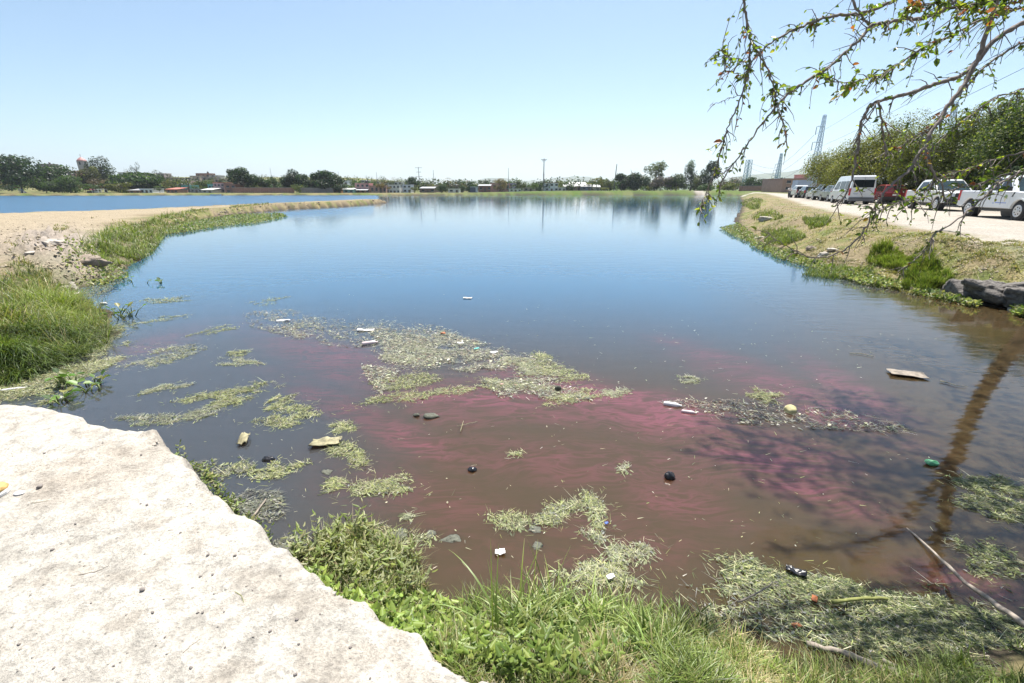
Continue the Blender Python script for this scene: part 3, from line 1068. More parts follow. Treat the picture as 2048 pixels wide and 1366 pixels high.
def house(label, x0, x1, top, base, Y, col, wins=2, floors=1, roof='flat', rmat=None, tank=False, door=True, depth=7.0, awning=None, name='house', cat='house'):
    cx, w = span(x0, x1, Y)
    z0, z1 = zat(base, Y), zat(top, Y)
    h = z1 - z0
    root = empty(name, (cx, Y + depth / 2, z0), 0, label, cat, 'buildings on the far shore')
    m = MB()
    m.box((0, 0, h / 2 - 0.6), (w, depth, h + 1.2))
    m.build('wall', wall_mat(col), root)
    r = MB()
    if roof == 'flat':
        r.box((0, 0, h + 0.10), (w + 0.25, depth + 0.25, 0.2))
    elif roof == 'shed':
        r.hexa([(-w / 2 - .3, -depth / 2 - .5, h), (w / 2 + .3, -depth / 2 - .5, h), (w / 2 + .3, depth / 2, h + .7), (-w / 2 - .3, depth / 2, h + .7),
                (-w / 2 - .3, -depth / 2 - .5, h + .12), (w / 2 + .3, -depth / 2 - .5, h + .12), (w / 2 + .3, depth / 2, h + .82), (-w / 2 - .3, depth / 2, h + .82)])
    else:
        g = min(w * 0.22, 2.0)
        r.poly([(-w / 2 - .3, -depth / 2 - .3, h), (w / 2 + .3, -depth / 2 - .3, h), (w / 2 + .3, 0, h + g), (-w / 2 - .3, 0, h + g)])
        r.poly([(-w / 2 - .3, depth / 2 + .3, h), (w / 2 + .3, depth / 2 + .3, h), (w / 2 + .3, 0, h + g), (-w / 2 - .3, 0, h + g)])
        r.poly([(-w / 2 - .3, -depth / 2 - .3, h), (-w / 2 - .3, 0, h + g), (-w / 2 - .3, depth / 2 + .3, h)])
        r.poly([(w / 2 + .3, -depth / 2 - .3, h), (w / 2 + .3, 0, h + g), (w / 2 + .3, depth / 2 + .3, h)])
    r.build('roof', rmat or wall_mat(tuple(c * 0.85 for c in col)), root)
    fh = h / floors
    for f in range(floors):
        for k in range(wins):
            x = -w / 2 + w * (k + 0.5) / wins + w * 0.05
            if door and f == 0 and k == wins // 2:
                d = MB()
                d.box((x, -depth / 2 - 0.02, fh * 0.38), (0.95, 0.1, fh * 0.76))
                d.build('door', M_DOOR, root)
                continue
            ww, wh = min(1.3, w / wins * 0.5), fh * 0.4
            d = MB()
            d.box((x, -depth / 2 - 0.01, f * fh + fh * 0.58), (ww, 0.08, wh))
            wob = d.build('window', M_WIN, root)
            s = MB()
            s.box((x, -depth / 2 - 0.06, f * fh + fh * 0.58 - wh / 2 - 0.06), (ww + 0.2, 0.2, 0.1))
            s.build('sill', wall_mat((0.6, 0.57, 0.53)), wob)
    if tank:
        t = MB()
        t.lathe([(0.5, 0), (0.55, 0.2), (0.55, 0.9), (0.3, 1.15), (0.15, 1.25)], (w * 0.2, 0, h + 0.2), 10)
        t.build('water_tank', M_TANK, root)
    if awning:
        a = MB()
        a.hexa([(-w / 2, -depth / 2 - 2.2, fh * .72), (w / 2, -depth / 2 - 2.2, fh * .72), (w / 2, -depth / 2, fh * .92), (-w / 2, -depth / 2, fh * .92),
                (-w / 2, -depth / 2 - 2.2, fh * .78), (w / 2, -depth / 2 - 2.2, fh * .78), (w / 2, -depth / 2, fh * .98), (-w / 2, -depth / 2, fh * .98)])
        a.build('awning', awning, root)
    return root


M_DOOR = mat_plain('painted_door', (0.12, 0.09, 0.08), 0.5, 0.2, 4)
PINK, BRK, TAN, WHT, GRY, LIL = (0.48, 0.27, 0.25), (0.34, 0.18, 0.14), (0.45, 0.36, 0.29), (0.66, 0.65, 0.63), (0.33, 0.32, 0.33), (0.50, 0.47, 0.58)
house('grey brown four storey block on the hill beside the huge dark tree', 88, 113, 328, 352, 330, (0.28, 0.22, 0.22), 4, 4, tank=True, door=False, name='apartment_block', cat='building')
house('low white roofed shed below the purple blossoming tree', 114, 132, 350, 358, 262, TAN, 2, 1, 'shed', M_ROOF_WHITE)
house('plain brick house right of the purple blossoming tree', 143, 161, 342, 356, 275, BRK, 2, 1)
house('small reddish house behind the olive tree', 158, 177, 353, 372, 240, BRK, 2, 2)
house('bright white low building by the shore below the flat topped tree', 279, 304, 378, 388, 205, (0.72, 0.73, 0.75), 3, 1)
house('brick shed left of the bright white low building', 256, 279, 381, 388, 204, BRK, 2, 1, 'shed', M_ROOF_GREY)
house('low red roofed house right of the flat topped tree', 332, 354, 379, 387, 207, BRK, 3, 1, 'shed', M_ROOF_RED)
house('teal house behind the palm tree', 364, 380, 371, 383, 228, (0.15, 0.36, 0.38), 2, 1)
house('long grey shed right of the palm tree', 380, 403, 378, 386, 212, GRY, 3, 1, 'flat')
house('white roofed boat shed on the shore left of the brick tower house', 403, 423, 380, 387, 208, (0.42, 0.40, 0.40), 2, 1, 'shed', M_ROOF_WHITE)
house('brick house crowning the hill above the teal building', 398, 424, 347, 357, 330, BRK, 3, 1, tank=True)
house('tan house stepping down the hill left of the crowning brick house', 385, 404, 352, 361, 315, TAN, 2, 1)
house('grey house on the slope below the crowning brick house', 408, 432, 354, 364, 300, (0.36, 0.30, 0.30), 3, 1, tank=True)
house('teal building with dark openings left of the brick tower house', 417, 430, 369, 382, 222, (0.15, 0.38, 0.38), 2, 1)
house('pink roofed two storey house left of the brick wall', 428, 449, 366, 388, 216, (0.30, 0.22, 0.24), 3, 2, rmat=M_ROOF_RED)
house('ragged brick house forming the left end of the long wall', 450, 472, 369, 388, 212, BRK, 2, 2, tank=True)
house('orange brick hut at the right end of the grey wall', 664, 682, 377, 388, 210, (0.42, 0.22, 0.13), 2, 1)
house('white upper floor showing over the trees right of the grey wall', 681, 696, 362, 374, 235, (0.62, 0.64, 0.68), 2, 1)
house('teal waterside kiosk under a white sheet roof', 686, 706, 379, 388, 208, (0.17, 0.33, 0.34), 2, 1, 'shed', M_ROOF_WHITE, door=False)
house('pink and red two storey house with white awning', 711, 738, 367, 388, 213, PINK, 3, 2, tank=True, awning=M_ROOF_WHITE)
house('long low pink house right of the pink and red house', 739, 772, 372, 388, 214, (0.50, 0.32, 0.27), 4, 1)
house('white two level house right of the half bare tree', 777, 799, 370, 388, 217, WHT, 3, 2)
house('white house with blue top floor below the utility tower', 805, 822, 370, 386, 221, (0.58, 0.60, 0.66), 2, 2)
house('open brown shed behind the yellow bush on the far shore', 840, 868, 377, 386, 221, (0.22, 0.15, 0.13), 3, 1, 'shed', M_ROOF_GREY)
house('tan house behind the yellowish tree', 846, 864, 369, 378, 245, TAN, 2, 1)
house('white low house behind the waterside bushes', 896, 918, 378, 386, 224, WHT, 2, 1)
house('brown house behind the white low house', 900, 925, 371, 380, 240, (0.30, 0.24, 0.22), 3, 1)
house('dark brick house with tin roof right of the dark hut', 957, 981, 372, 383, 226, (0.27, 0.14, 0.12), 3, 1, 'shed', M_ROOF_GREY)
house('large pink warehouse behind the bare crowned tree', 981, 1020, 367, 383, 236, PINK, 3, 1, door=False)
house('lilac and white house right of the pink warehouse', 1017, 1033, 367, 382, 238, LIL, 2, 2)
house('unfinished tan block house left of the tall mast', 1047, 1065, 375, 384, 236, (0.42, 0.36, 0.32), 2, 1)
house('long white wall like house below the lilac house', 1018, 1042, 378, 384, 226, WHT, 3, 1)
house('white two storey house with red trim beside the tall mast', 1088, 1116, 366, 384, 236, (0.66, 0.64, 0.68), 3, 2, rmat=wall_mat((0.38, 0.2, 0.2)))
house('pale low house between the white two storey house and the gabled roofs', 1115, 1131, 375, 384, 238, (0.55, 0.52, 0.50), 2, 1)
house('brown gabled house left of the culvert', 1128, 1148, 373, 384, 240, (0.32, 0.22, 0.19), 2, 1, 'gable', M_ROOF_GREY)
house('long tan gabled house above the culvert', 1140, 1172, 372, 383, 246, (0.40, 0.29, 0.24), 3, 1, 'gable', M_ROOF_WHITE)
house('dark blue gabled house left of the yellow green trees', 1162, 1182, 373, 383, 242, (0.17, 0.18, 0.26), 2, 1, 'gable', M_ROOF_GREY)
house('pale gabled house at the right end of the house row', 1178, 1200, 374, 383, 244, (0.42, 0.38, 0.38), 2, 1, 'gable', M_ROOF_GREY)
house('weathered brick building behind the parked cars', 1562, 1648, 358, 384, 150, (0.40, 0.25, 0.20), 5, 2, tank=True, depth=12, door=False, name='brick_building', cat='building')
house('pink penthouse block on the weathered brick building', 1602, 1632, 350, 358, 151, PINK, 2, 1, depth=5, door=False, name='roof_block', cat='building')
# far small houses filling the town behind the front row
TOWN = [(338, 352, 356, 366, 300, TAN, 'tan house peeking out above the red roofed house'), (366, 384, 356, 365, 290, (0.36, 0.27, 0.25), 'brown house on the hill behind the palm'),
        (432, 448, 358, 367, 270, (0.45, 0.33, 0.30), 'pinkish house on the slope above the pink roofed house'), (760, 776, 366, 374, 262, WHT, 'white house behind the half bare tree'),
        (868, 882, 371, 380, 250, (0.5, 0.4, 0.35), 'tan house left of the dark waterside bush'), (1134, 1150, 367, 375, 290, (0.5, 0.45, 0.42), 'pale house above the brown gabled house'),
        (1060, 1078, 373, 382, 250, (0.5, 0.42, 0.38), 'beige house behind the tree below the mast')]
TOWN += [(120, 136, 356, 366, 250, WHT, 'white house between the streaky bushes and the olive tree'), (222, 240, 352, 362, 285, TAN, 'tan house behind the tall grey green feathery tree'),
         (244, 258, 345, 353, 330, WHT, 'white flat roofed house on the skyline left of the dark spiky tree'), (318, 334, 347, 356, 300, (0.5, 0.42, 0.4), 'pale pink house on the hill right of the flat crowned skyline tree'),
         (352, 366, 366, 376, 250, WHT, 'white house glimpsed left of the teal house'), (424, 442, 351, 360, 320, (0.55, 0.5, 0.46), 'beige house right of the crowning brick house'),
         (452, 466, 361, 369, 262, (0.5, 0.36, 0.32), 'pinkish house above the left end of the brick wall'), (722, 736, 361, 368, 262, (0.6, 0.55, 0.52), 'cream house behind the pink and red two storey house'),
         (788, 804, 364, 372, 262, (0.62, 0.6, 0.6), 'pale house on the rise behind the white two level house'), (852, 866, 366, 373, 268, (0.6, 0.56, 0.52), 'cream house behind the tan house right of the utility tower'),
         (928, 944, 369, 377, 255, (0.58, 0.52, 0.48), 'cream house behind the waterside platform'), (1033, 1046, 372, 380, 252, WHT, 'white house between the lilac house and the unfinished block house'),
         (1076, 1090, 371, 380, 250, (0.62, 0.58, 0.56), 'cream house just left of the white two storey house'), (1150, 1164, 366, 373, 285, (0.55, 0.42, 0.36), 'tan house under the tallest cypress'),
         (1200, 1216, 370, 378, 255, WHT, 'white house right of the gabled house row'), (1292, 1306, 372, 380, 262, (0.55, 0.5, 0.48), 'beige house under the airy eucalyptus')]
for x0, x1, t, b, Y, c, lab in TOWN:
    house(lab, x0, x1, t, b, Y, c, 2, 1)


def church_tower(px, Y):
    z0, zt = zat(352, Y), zat(333, Y)
    p = atd(px, 380, Y)
    root = empty('church_tower', (p.x, Y, z0), 0, 'grey church tower with a red dome on the left skyline', 'church tower', 'buildings on the far shore')
    w = 3.4
    h = zt - z0 + 3.2
    m = MB()
    m.box((0, 0, h / 2 - 1), (w, w, h + 2), taper=1.06)
    m.build('wall', wall_mat((0.42, 0.37, 0.36)), root)
    for a in (0, math.pi / 2):
        d = MB()
        d.box((0, 0, h - 1.4), (1.0 if a == 0 else w * 1.09, w * 1.09 if a == 0 else 1.0, 1.7))
        d.build('window', M_WIN, root)
    m = MB()
    m.lathe([(w * .72, 0), (w * .70, 0.3), (w * .56, 0.9), (w * .30, 1.7), (0.12, 2.2)], (0, 0, h), 12)
    m.build('dome', mat_plain('red_dome', (0.42, 0.20, 0.19), 0.6, 0.1, 2), root)
    m = MB()
    m.bar((0, 0, h + 2.1), (0, 0, h + 4.0), 0.10)
    m.bar((-0.5, 0, h + 3.3), (0.5, 0, h + 3.3), 0.09)
    m.build('cross', wall_mat((0.35, 0.33, 0.33)), root)


church_tower(179.5, 300)


def long_wall(label, x0, x1, top, base, Y0, Y1, mat, posts=8):
    a, b = atd(x0, 380, Y0), atd(x1, 380, Y1)
    z0, z1 = zat(base, (Y0 + Y1) / 2), zat(top, (Y0 + Y1) / 2)
    mid = (a + b) / 2
    d = Vector((b.x - a.x, b.y - a.y, 0))
    L = d.length
    root = empty('garden_wall', (mid.x, mid.y, z0), math.atan2(d.y, d.x), label, 'wall', 'walls on the far shore')
    m = MB()
    m.box((0, 0, (z1 - z0) / 2 - 0.5), (L, 0.3, z1 - z0 + 1))
    m.build('wall', mat, root)
    c = MB()
    c.box((0, 0, z1 - z0 + 0.06), (L + 0.1, 0.42, 0.12))
    c.build('coping', M_CONC, root)
    for k in range(posts):
        p = MB()
        p.box((-L / 2 + L * (k + 0.5) / posts, -0.2, (z1 - z0) / 2 - 0.3), (0.35, 0.2, z1 - z0 + 0.5))
        p.build('pier', mat, root)


long_wall('long reddish brick wall below the grove on the left shore', 466, 588, 375.5, 388, 208, 206, M_BRICK, 10)
long_wall('grey block wall right of the small yellow green tree', 597, 666, 376, 388, 207, 208, M_GREYWALL, 6)
long_wall('dark red wall at the end of the road', 1478, 1526, 372, 386, 205, 195, M_BRICK, 5)
long_wall('grey concrete wall left of the weathered brick building', 1526, 1562, 368, 384, 190, 165, M_GREYWALL, 4)


def hut():
    Y = 214
    cx, w = span(935, 963, Y)
    root = empty('pump_hut', (cx, Y + 2, zat(387, Y)), 0, 'dark hut with white roof edge on a concrete waterside platform', 'hut', 'buildings on the far shore')
    m = MB()
    m.box((0, 0, 0.0), (w, 5, 1.0))
    m.build('platform', M_CONC, root)
    cx2, w2 = span(940, 955, Y)
    m = MB()
    m.box((cx2 - cx, 0.3, 1.6), (w2, 3.4, 2.2))
    m.build('wall', wall_mat((0.10, 0.11, 0.15)), root)
    m = MB()
    m.box((cx2 - cx, 0.3, 2.78), (w2 + .3, 3.8, 0.16))
    m.build('roof', M_ROOF_WHITE, root)
    m = MB()
    m.box((cx2 - cx + w2 * .36, 0.25, 1.6), (w2 * .24, 3.42, 1.9))
    m.build('side_panel', wall_mat((0.5, 0.52, 0.55)), root)


hut()


def culvert():
    Y = 222
    cx, w = span(1141, 1156, Y)
    root = empty('culvert', (cx, Y, zat(388, Y)), 0, 'dark concrete culvert opening in the green levee', 'culvert', None)
    m = MB()
    m.box((0, 1, 0.3), (w, 3, 1.1))
    m.build('headwall', M_CONC, root)
    m = MB()
    m.box((0, -0.52, 0.3), (w * .6, 0.06, 0.75))
    m.build('opening', M_BLACK, root)
    m = MB()
    m.box((0, 1, 1.05), (w * 1.3, 3.2, 0.35))
    m.build('slab', wall_mat((0.36, 0.22, 0.19)), root)


culvert()


def kiosk():
    Y = 201
    cx, w = span(174, 185, Y)
    z = hz1(cx, Y)
    root = empty('canopy', (cx, Y, z), 0, 'magenta canopy on posts on the left shore beside the streaky bush', 'canopy', None)
    zt = zat(378.5, Y) - z
    m = MB()
    m.box((0, 0, zt), (w, 2.4, 0.55), taper=0.8)
    m.build('cover', mat_plain('magenta_cloth', (0.42, 0.05, 0.16), 0.7, 0.1, 2), root)
    for sx in (-1, 1):
        for sy in (-1, 1):
            p = MB()
            p.bar((sx * w * .45, sy * 1.0, 0), (sx * w * .45, sy * 1.0, zt), 0.06)
            p.build('post', M_BLACK, root)
    m = MB()
    m.box((0, 0.2, zt * .3), (w * .8, 1.6, zt * .55))
    m.build('counter', wall_mat((0.12, 0.13, 0.17)), root)
    # goal-like white frame
    for nm, x0, x1, lab in (('goal_frame', 186, 197.5, 'white framed stall right of the magenta canopy'), ('goal_frame', 199, 211, 'bare pale frame on the sand right of the white framed stall')):
        cx, w = span(x0, x1, Y)
        root = empty(nm, (cx, Y, z), 0, lab, 'frame', 'light frames on the left shore')
        for sx in (-1, 1):
            for sy in (-0.6, 0.8):
                p = MB()
                p.bar((sx * w / 2, sy, 0), (sx * w / 2, sy, zt), 0.07)
                p.build('post', M_WHITE, root)
        p = MB()
        p.bar((-w / 2, -0.6, zt), (w / 2, -0.6, zt), 0.07)
        p.bar((-w / 2, 0.8, zt), (w / 2, 0.8, zt), 0.07)
        p.bar((-w / 2, -0.6, zt), (-w / 2, 0.8, zt), 0.07)
        p.bar((w / 2, -0.6, zt), (w / 2, 0.8, zt), 0.07)
        p.build('crossbar', M_WHITE, root)
        if x0 == 186:
            p = MB()
            p.box((0, 0.2, zt * .35), (w * .9, 0.1, zt * .6))
            p.build('panel', wall_mat((0.5, 0.5, 0.52)), root)
    # white slide-like frame, red seat and dark car under the huge tree
    cx, w = span(33, 52, 200)
    root = empty('water_slide', (cx, 200, 0.3), 0, 'small white slide frame at the waterline below the huge dark tree', 'slide', None)
    p = MB()
    for x in (-0.8, 0.0):
        p.bar((x, -0.3, 0), (x, -0.3, 2.4), 0.09)
        p.bar((x, 0.5, 0), (x, 0.5, 2.4), 0.09)
    for k in range(4):
        p.bar((-0.8, -0.3, 0.5 + 0.5 * k), (0.0, -0.3, 0.5 + 0.5 * k), 0.06)
    p.build('frame', M_WHITE, root)
    p = MB()
    p.hexa([(0, -.4, 2.0), (1.9, -.4, 0.2), (1.9, .5, 0.2), (0, .5, 2.0), (0, -.4, 2.2), (1.9, -.4, 0.4), (1.9, .5, 0.4), (0, .5, 2.2)])
    p.build('chute', M_WHITE, root)
    p = MB()
    p.box((-1.9, 0.3, 2.9), (1.6, 1.2, 0.4), taper=0.6)
    p.build('shade', M_ROOF_RED, root)


kiosk()


def rowboat(label, px, py, L, rz, mat):
    p = at(px, py, 0.0)
    root = empty('rowboat', (p[0], p[1], 0), rz, label, 'boat', None)
    m = MB()
    prof_ = [(-1, 0.05, 0.5), (-0.6, 0.75, 0.42), (0, 1.0, 0.38), (0.6, 0.75, 0.42), (1, 0.05, 0.55)]
    prev = None
    for t, wv, hz_ in prof_:
        x = t * L / 2
        w = 0.55 * wv
        cur = [(x, -w, hz_), (x, -w * .6, -0.08), (x, w * .6, -0.08), (x, w, hz_)]
        if prev:
            for i in range(3):
                m.poly([prev[i], cur[i], cur[i + 1], prev[i + 1]])
        prev = cur
    m.build('hull', mat, root)
    for x in (-0.7, 0.5):
        s = MB()
        s.box((x, 0, 0.3), (0.25, 0.85, 0.05))
        s.build('bench', M_BARKGREY, root)


rowboat('white rowboat moored below the white roofed boat shed', 432, 391.2, 4.0, 0.2, M_WHITE)
rowboat('small white boat on the water in front of the brick wall', 560, 390.8, 2.4, 0.1, M_WHITE)


# ------------------------------------------------------------------ masts, pylons, cables
def mast(label, px, top, base, Y, r=0.14, lean=0.0, arms=(), name='utility_pole', cat='pole'):
    p = atd(px, base, Y)
    zt = zat(top, Y)
    gz = hz1(p.x, Y)
    root = empty(name, (p.x, Y, gz), 0, label, cat, 'poles above the far shore')
    h = zt - gz
    m = MB()
    m.bar((0, 0, -0.3), (lean * h, 0, h), r, r * 0.6, 8)
    m.build('pole', M_POLE, root)
    for z, w in arms:
        a = MB()
        a.bar((lean * h - w / 2, 0, h * z), (lean * h + w / 2, 0, h * z), r * 0.45)
        ao = a.build('crossarm', M_POLE, root)
        for s in (-1, 0, 1):
            i = MB()
            i.lathe([(0.09, 0), (0.13, 0.12), (0.05, 0.3)], (lean * h + s * w * .45, 0, h * z + 0.05), 6)
            i.build('insulator', M_WHITE, ao)


M_POLE = mat_plain('weathered_pole', (0.20, 0.20, 0.22), 0.7, 0.2, 2)
mast('tallest mast with crossarm near the middle of the far shore', 1087, 317, 375, 240, 0.30, 0, ((0.97, 3.0), (0.93, 2.0), (0.5, 0.9)))
mast('thin tall pole in front of the lilac house', 1017, 336, 384, 226, 0.14)
mast('slanted pole beside the big dark double tree', 1228, 328, 370, 240, 0.28, 0.06)
mast('thin pole above the pink and red two storey house', 755, 344, 370, 245, 0.13)
mast('utility tower with several crossarms above the dark pair crowned tree', 839, 334, 372, 250, 0.2, 0, ((0.97, 3.4), (0.8, 2.6), (0.62, 3.4)))
mast('plain pole right of the utility tower', 868, 340, 372, 250, 0.15)
mast('thin pole behind the right end of the grove', 679, 343, 368, 250, 0.12)
mast('thin pole behind the gap in the grove', 545, 336, 368, 260, 0.12)
mast('short pole with crossarm behind the tree below the mast', 1066, 360, 376, 250, 0.12, 0, ((0.95, 1.8),))
mast('white post on the levee below the purple grey tree', 1319, 376, 384, 226, 0.2)
mast('pale post on the levee left of the tall poplar', 1340, 377, 384, 226, 0.1)
mast('white post right of the gabled roofs', 1195, 375, 384, 228, 0.12)


def pylon(label, px, top, base, Y, w0, w1, arms, side=-1, n=9):
    """square lattice tower: four legs, bracing, crossarms with hanging insulators"""
    p = atd(px, base, Y)
    gz = hz1(p.x, Y)
    h = zat(top, Y) - gz
    root = empty('lattice_pylon', (p.x, Y, gz), 0.25, label, 'pylon', 'blue steel pylons beside the road')
    r = max(0.03, 0.00055 * Y)

    def cor(t, i):
        w = (w0 * (1 - t) + w1 * t) / 2
        sx, sy = ((-1, -1), (1, -1), (1, 1), (-1, 1))[i]
        return Vector((sx * w, sy * w, t * h))
    for i in range(4):
        m = MB()
        m.bar(cor(0, i), cor(1, i), r * 1.25, r, 4)
        m.build('leg', M_STEEL, root)
    m = MB()
    for k in range(n):
        t0, t1 = k / n, (k + 1) / n
        for i in range(4):
            j = (i + 1) % 4
            m.bar(cor(t0, i), cor(t1, j), r * .7, None, 4)
            m.bar(cor(t0, j), cor(t1, i), r * .7, None, 4)
            m.bar(cor(t1, i), cor(t1, j), r * .7, None, 4)
    m.build('bracing', M_STEEL, root)
    tips = []
    for z, L in arms:
        a = MB()
        tip = Vector((side * L, 0, h * z))
        for i in (0, 1, 2, 3):
            c = cor(z, i)
            a.bar(c, tip, r * .7, None, 4)
        a.bar(cor(z + 0.03, 0), tip, r * .6, None, 4)
        ao = a.build('crossarm', M_STEEL, root)
        i_ = MB()
        for q in range(6):
            i_.lathe([(0.02, 0), (0.16, 0.03), (0.02, 0.1)], (tip.x, tip.y, tip.z - 0.35 - 0.2 * q), 7)
        i_.bar(tip, tip - Vector((0, 0, 1.6)), 0.05, None, 4)
        i_.build('insulator', mat_ins, ao)
        tips.append(Vector((p.x, Y, gz)) + tip - Vector((0, 0, 1.6)))
    return tips


mat_ins = mat_plain('glass_insulator', (0.16, 0.22, 0.27), 0.2, 0.1, 3)
T1 = pylon('tall blue lattice pylon with three arms above the parked cars', 1621, 230, 377, 105, 1.35, 0.4, ((0.86, 1.5), (0.67, 1.8), (0.48, 2.0)), -1, 17)
T2 = pylon('smaller blue lattice pylon above the grey concrete wall', 1551, 307, 377, 190, 1.7, 0.5, ((0.72, 2.0), (0.56, 2.4), (0.41, 2.8)), -1, 13)
T3 = pylon('short flat topped lattice pylon left of the grey concrete wall', 1490, 320, 377, 230, 2.3, 1.9, (), -1, 8)
T4 = pylon('pylon tip showing above the trees at the right', 1866, 205, 377, 95, 1.3, 0.4, ((0.9, 1.6), (0.72, 1.9)), -1, 17)


def cable(label, P, Q, sag, r):
    m = MB()
    P, Q = Vector(P), Vector(Q)
    pts = []
    for k in range(25):
        t = k / 24
        q = P.lerp(Q, t)
        q.z -= sag * 4 * t * (1 - t)
        pts.append(q)
    c = (P + Q) / 2
    m.tube([q - c for q in pts], r, 4)
    o = m.build('power_cable', M_WIRE)
    o.location = c
    tag(o, label, 'cable', 'power cables strung between the pylons')


R3 = atd(2060, -20, 34), atd(2080, 60, 34), atd(2080, 120, 34)
for k, (a, b) in enumerate(zip(T1, R3)):
    cable(('uppermost', 'middle', 'lowest')[k] + ' cable running from the tall blue pylon over the trees', a, b, 0.6, 0.017)
for k, (a, b) in enumerate(zip(T2, T1)):
    cable(('uppermost', 'middle', 'lowest')[k] + ' cable between the two three armed pylons', a, b, 1.0, 0.03)
for k, a in enumerate(T2):
    cable(('uppermost', 'middle', 'lowest')[k] + ' cable from the smaller pylon to the flat topped pylon', a, atd(1493, 322 + 9 * k, 230), 0.6, 0.04)


# ------------------------------------------------------------------ far woods that read as one mass
def far_woods():
    r = np.random.default_rng(77)
    V, C = [], []
    n = 760
    px = r.uniform(-250, 1560, n)
    Y = 236 + 190 * r.random(n) ** 1.6
    for k in range(n):
        p = atd(px[k], 380, Y[k])
        gz = hz1(p.x, Y[k])
        h = r.uniform(3.0, 7.5)
        w = h * r.uniform(0.9, 1.6)
        m = 90
        d = r.normal(size=(m, 3))
        d /= np.linalg.norm(d, axis=1)[:, None]
        P = np.array([p.x, Y[k], gz + h * 0.5]) + d * np.array([w, w, h]) * 0.5 * r.uniform(0.5, 1.05, m)[:, None]
        a = r.normal(size=(m, 3))
        a /= np.linalg.norm(a, axis=1)[:, None]
        b = np.cross(a, d + r.normal(size=(m, 3)) * 0.3)
        s = 0.55 * r.uniform(0.6, 1.3, m)[:, None]
        V.append(np.stack([P - a * s, P - b * s * .6, P + a * s, P + b * s * .6], 1).reshape(-1, 3))
        base = np.array([MG, GG, OL, DK, (0.10, 0.085, 0.05)][r.integers(0, 5)])
        C.append(np.repeat(base[None] * r.uniform(0.7, 1.3, m)[:, None], 4, 0))
    V, C = np.concatenate(V), np.concatenate(C)
    o = npmesh('far_woods', V, np.arange(len(V)).reshape(-1, 4), M_LEAF, C)
    tag(o, 'scattered scrub and treetops filling the town and hillside beyond the shore', kind='stuff')


far_woods()


# ------------------------------------------------------------------ vehicles
def arc_pts(cx, cz, r, zb, n=9):
    a0 = math.asin(max(-1, min(1, (zb - cz) / r)))
    return [(cx + r * math.cos(a0 + (math.pi - 2 * a0) * k / n), cz + r * math.sin(a0 + (math.pi - 2 * a0) * k / n)) for k in range(n + 1)]


def inset(poly, d):
    n = len(poly)
    A = sum(poly[i][0] * poly[(i + 1) % n][1] - poly[(i + 1) % n][0] * poly[i][1] for i in range(n))
    s = 1 if A > 0 else -1
    out = []
    for i in range(n):
        p0, p1, p2 = Vector(poly[i - 1]), Vector(poly[i]), Vector(poly[(i + 1) % n])
        e1, e2 = (p1 - p0), (p2 - p1)
        e1 = e1.normalized() if e1.length > 1e-6 else Vector((1, 0))
        e2 = e2.normalized() if e2.length > 1e-6 else e1
        nn = Vector((-(e1.y + e2.y), e1.x + e2.x)) * s
        nn = nn.normalized() if nn.length > 1e-6 else Vector((0, 0))
        out.append(tuple(p1 + nn * d))
    return out


def slab(name, outline, hw, mat, parent, bev=0.04):
    """side outline (x, z) swept across the car; hw(z) is its half width"""
    inn = inset(outline, bev)
    n = len(outline)
    m = MB()
    v = []
    for sgn in (1, -1):
        v.append([(x, sgn * (hw(z) - bev * 1.2), z) for x, z in outline])
        v.append([(x, sgn * hw(z), z) for x, z in inn])
    flat = v[0] + v[1] + v[2] + v[3]
    m.v = flat
    for i in range(n):
        j = (i + 1) % n
        m.f.append((i, j, 2 * n + j, 2 * n + i))
        m.f.append((i, n + i, n + j, j))
        m.f.append((2 * n + i, 2 * n + j, 3 * n + j, 3 * n + i))
    m.f.append(tuple(n + i for i in range(n)))
    m.f.append(tuple(3 * n + i for i in range(n - 1, -1, -1)))
    return m.build(name, mat, parent)


def side_panel(name, pts, hw, sgn, mat, parent, off=0.008, th=0.02):
    m = MB()
    n = len(pts)
    o = [(x, sgn * (hw(z) + off), z) for x, z in pts]
    i_ = [(x, sgn * (hw(z) + off - th), z) for x, z in pts]
    m.v = o + i_
    m.f.append(tuple(range(n)))
    m.f.append(tuple(range(2 * n - 1, n - 1, -1)))
    for k in range(n):
        j = (k + 1) % n
        m.f.append((k, j, n + j, n + k))
    return m.build(name, mat, parent)


def cross_panel(name, a, b, hwa, hwb, mat, parent, off=0.01):
    """pane across the car between side points a (low) and b (high)"""
    d = Vector((b[0] - a[0], b[1] - a[1]))
    nn = Vector((d.y, -d.x)).normalized()
    if abs(nn.x) > 0.05 and nn.x * (a[0] if abs(a[0]) > .01 else 1) < 0:
        nn = -nn
    m = MB()
    P = []
    for o in (off, off - 0.03):
        for (x, z), w in ((a, hwa), (b, hwb)):
            P.append([(x + nn.x * o, -w, z + nn.y * o), (x + nn.x * o, w, z + nn.y * o)])
    m.hexa([P[2][0], P[2][1], P[3][1], P[3][0], P[0][0], P[0][1], P[1][1], P[1][0]])
    return m.build(name, mat, parent)


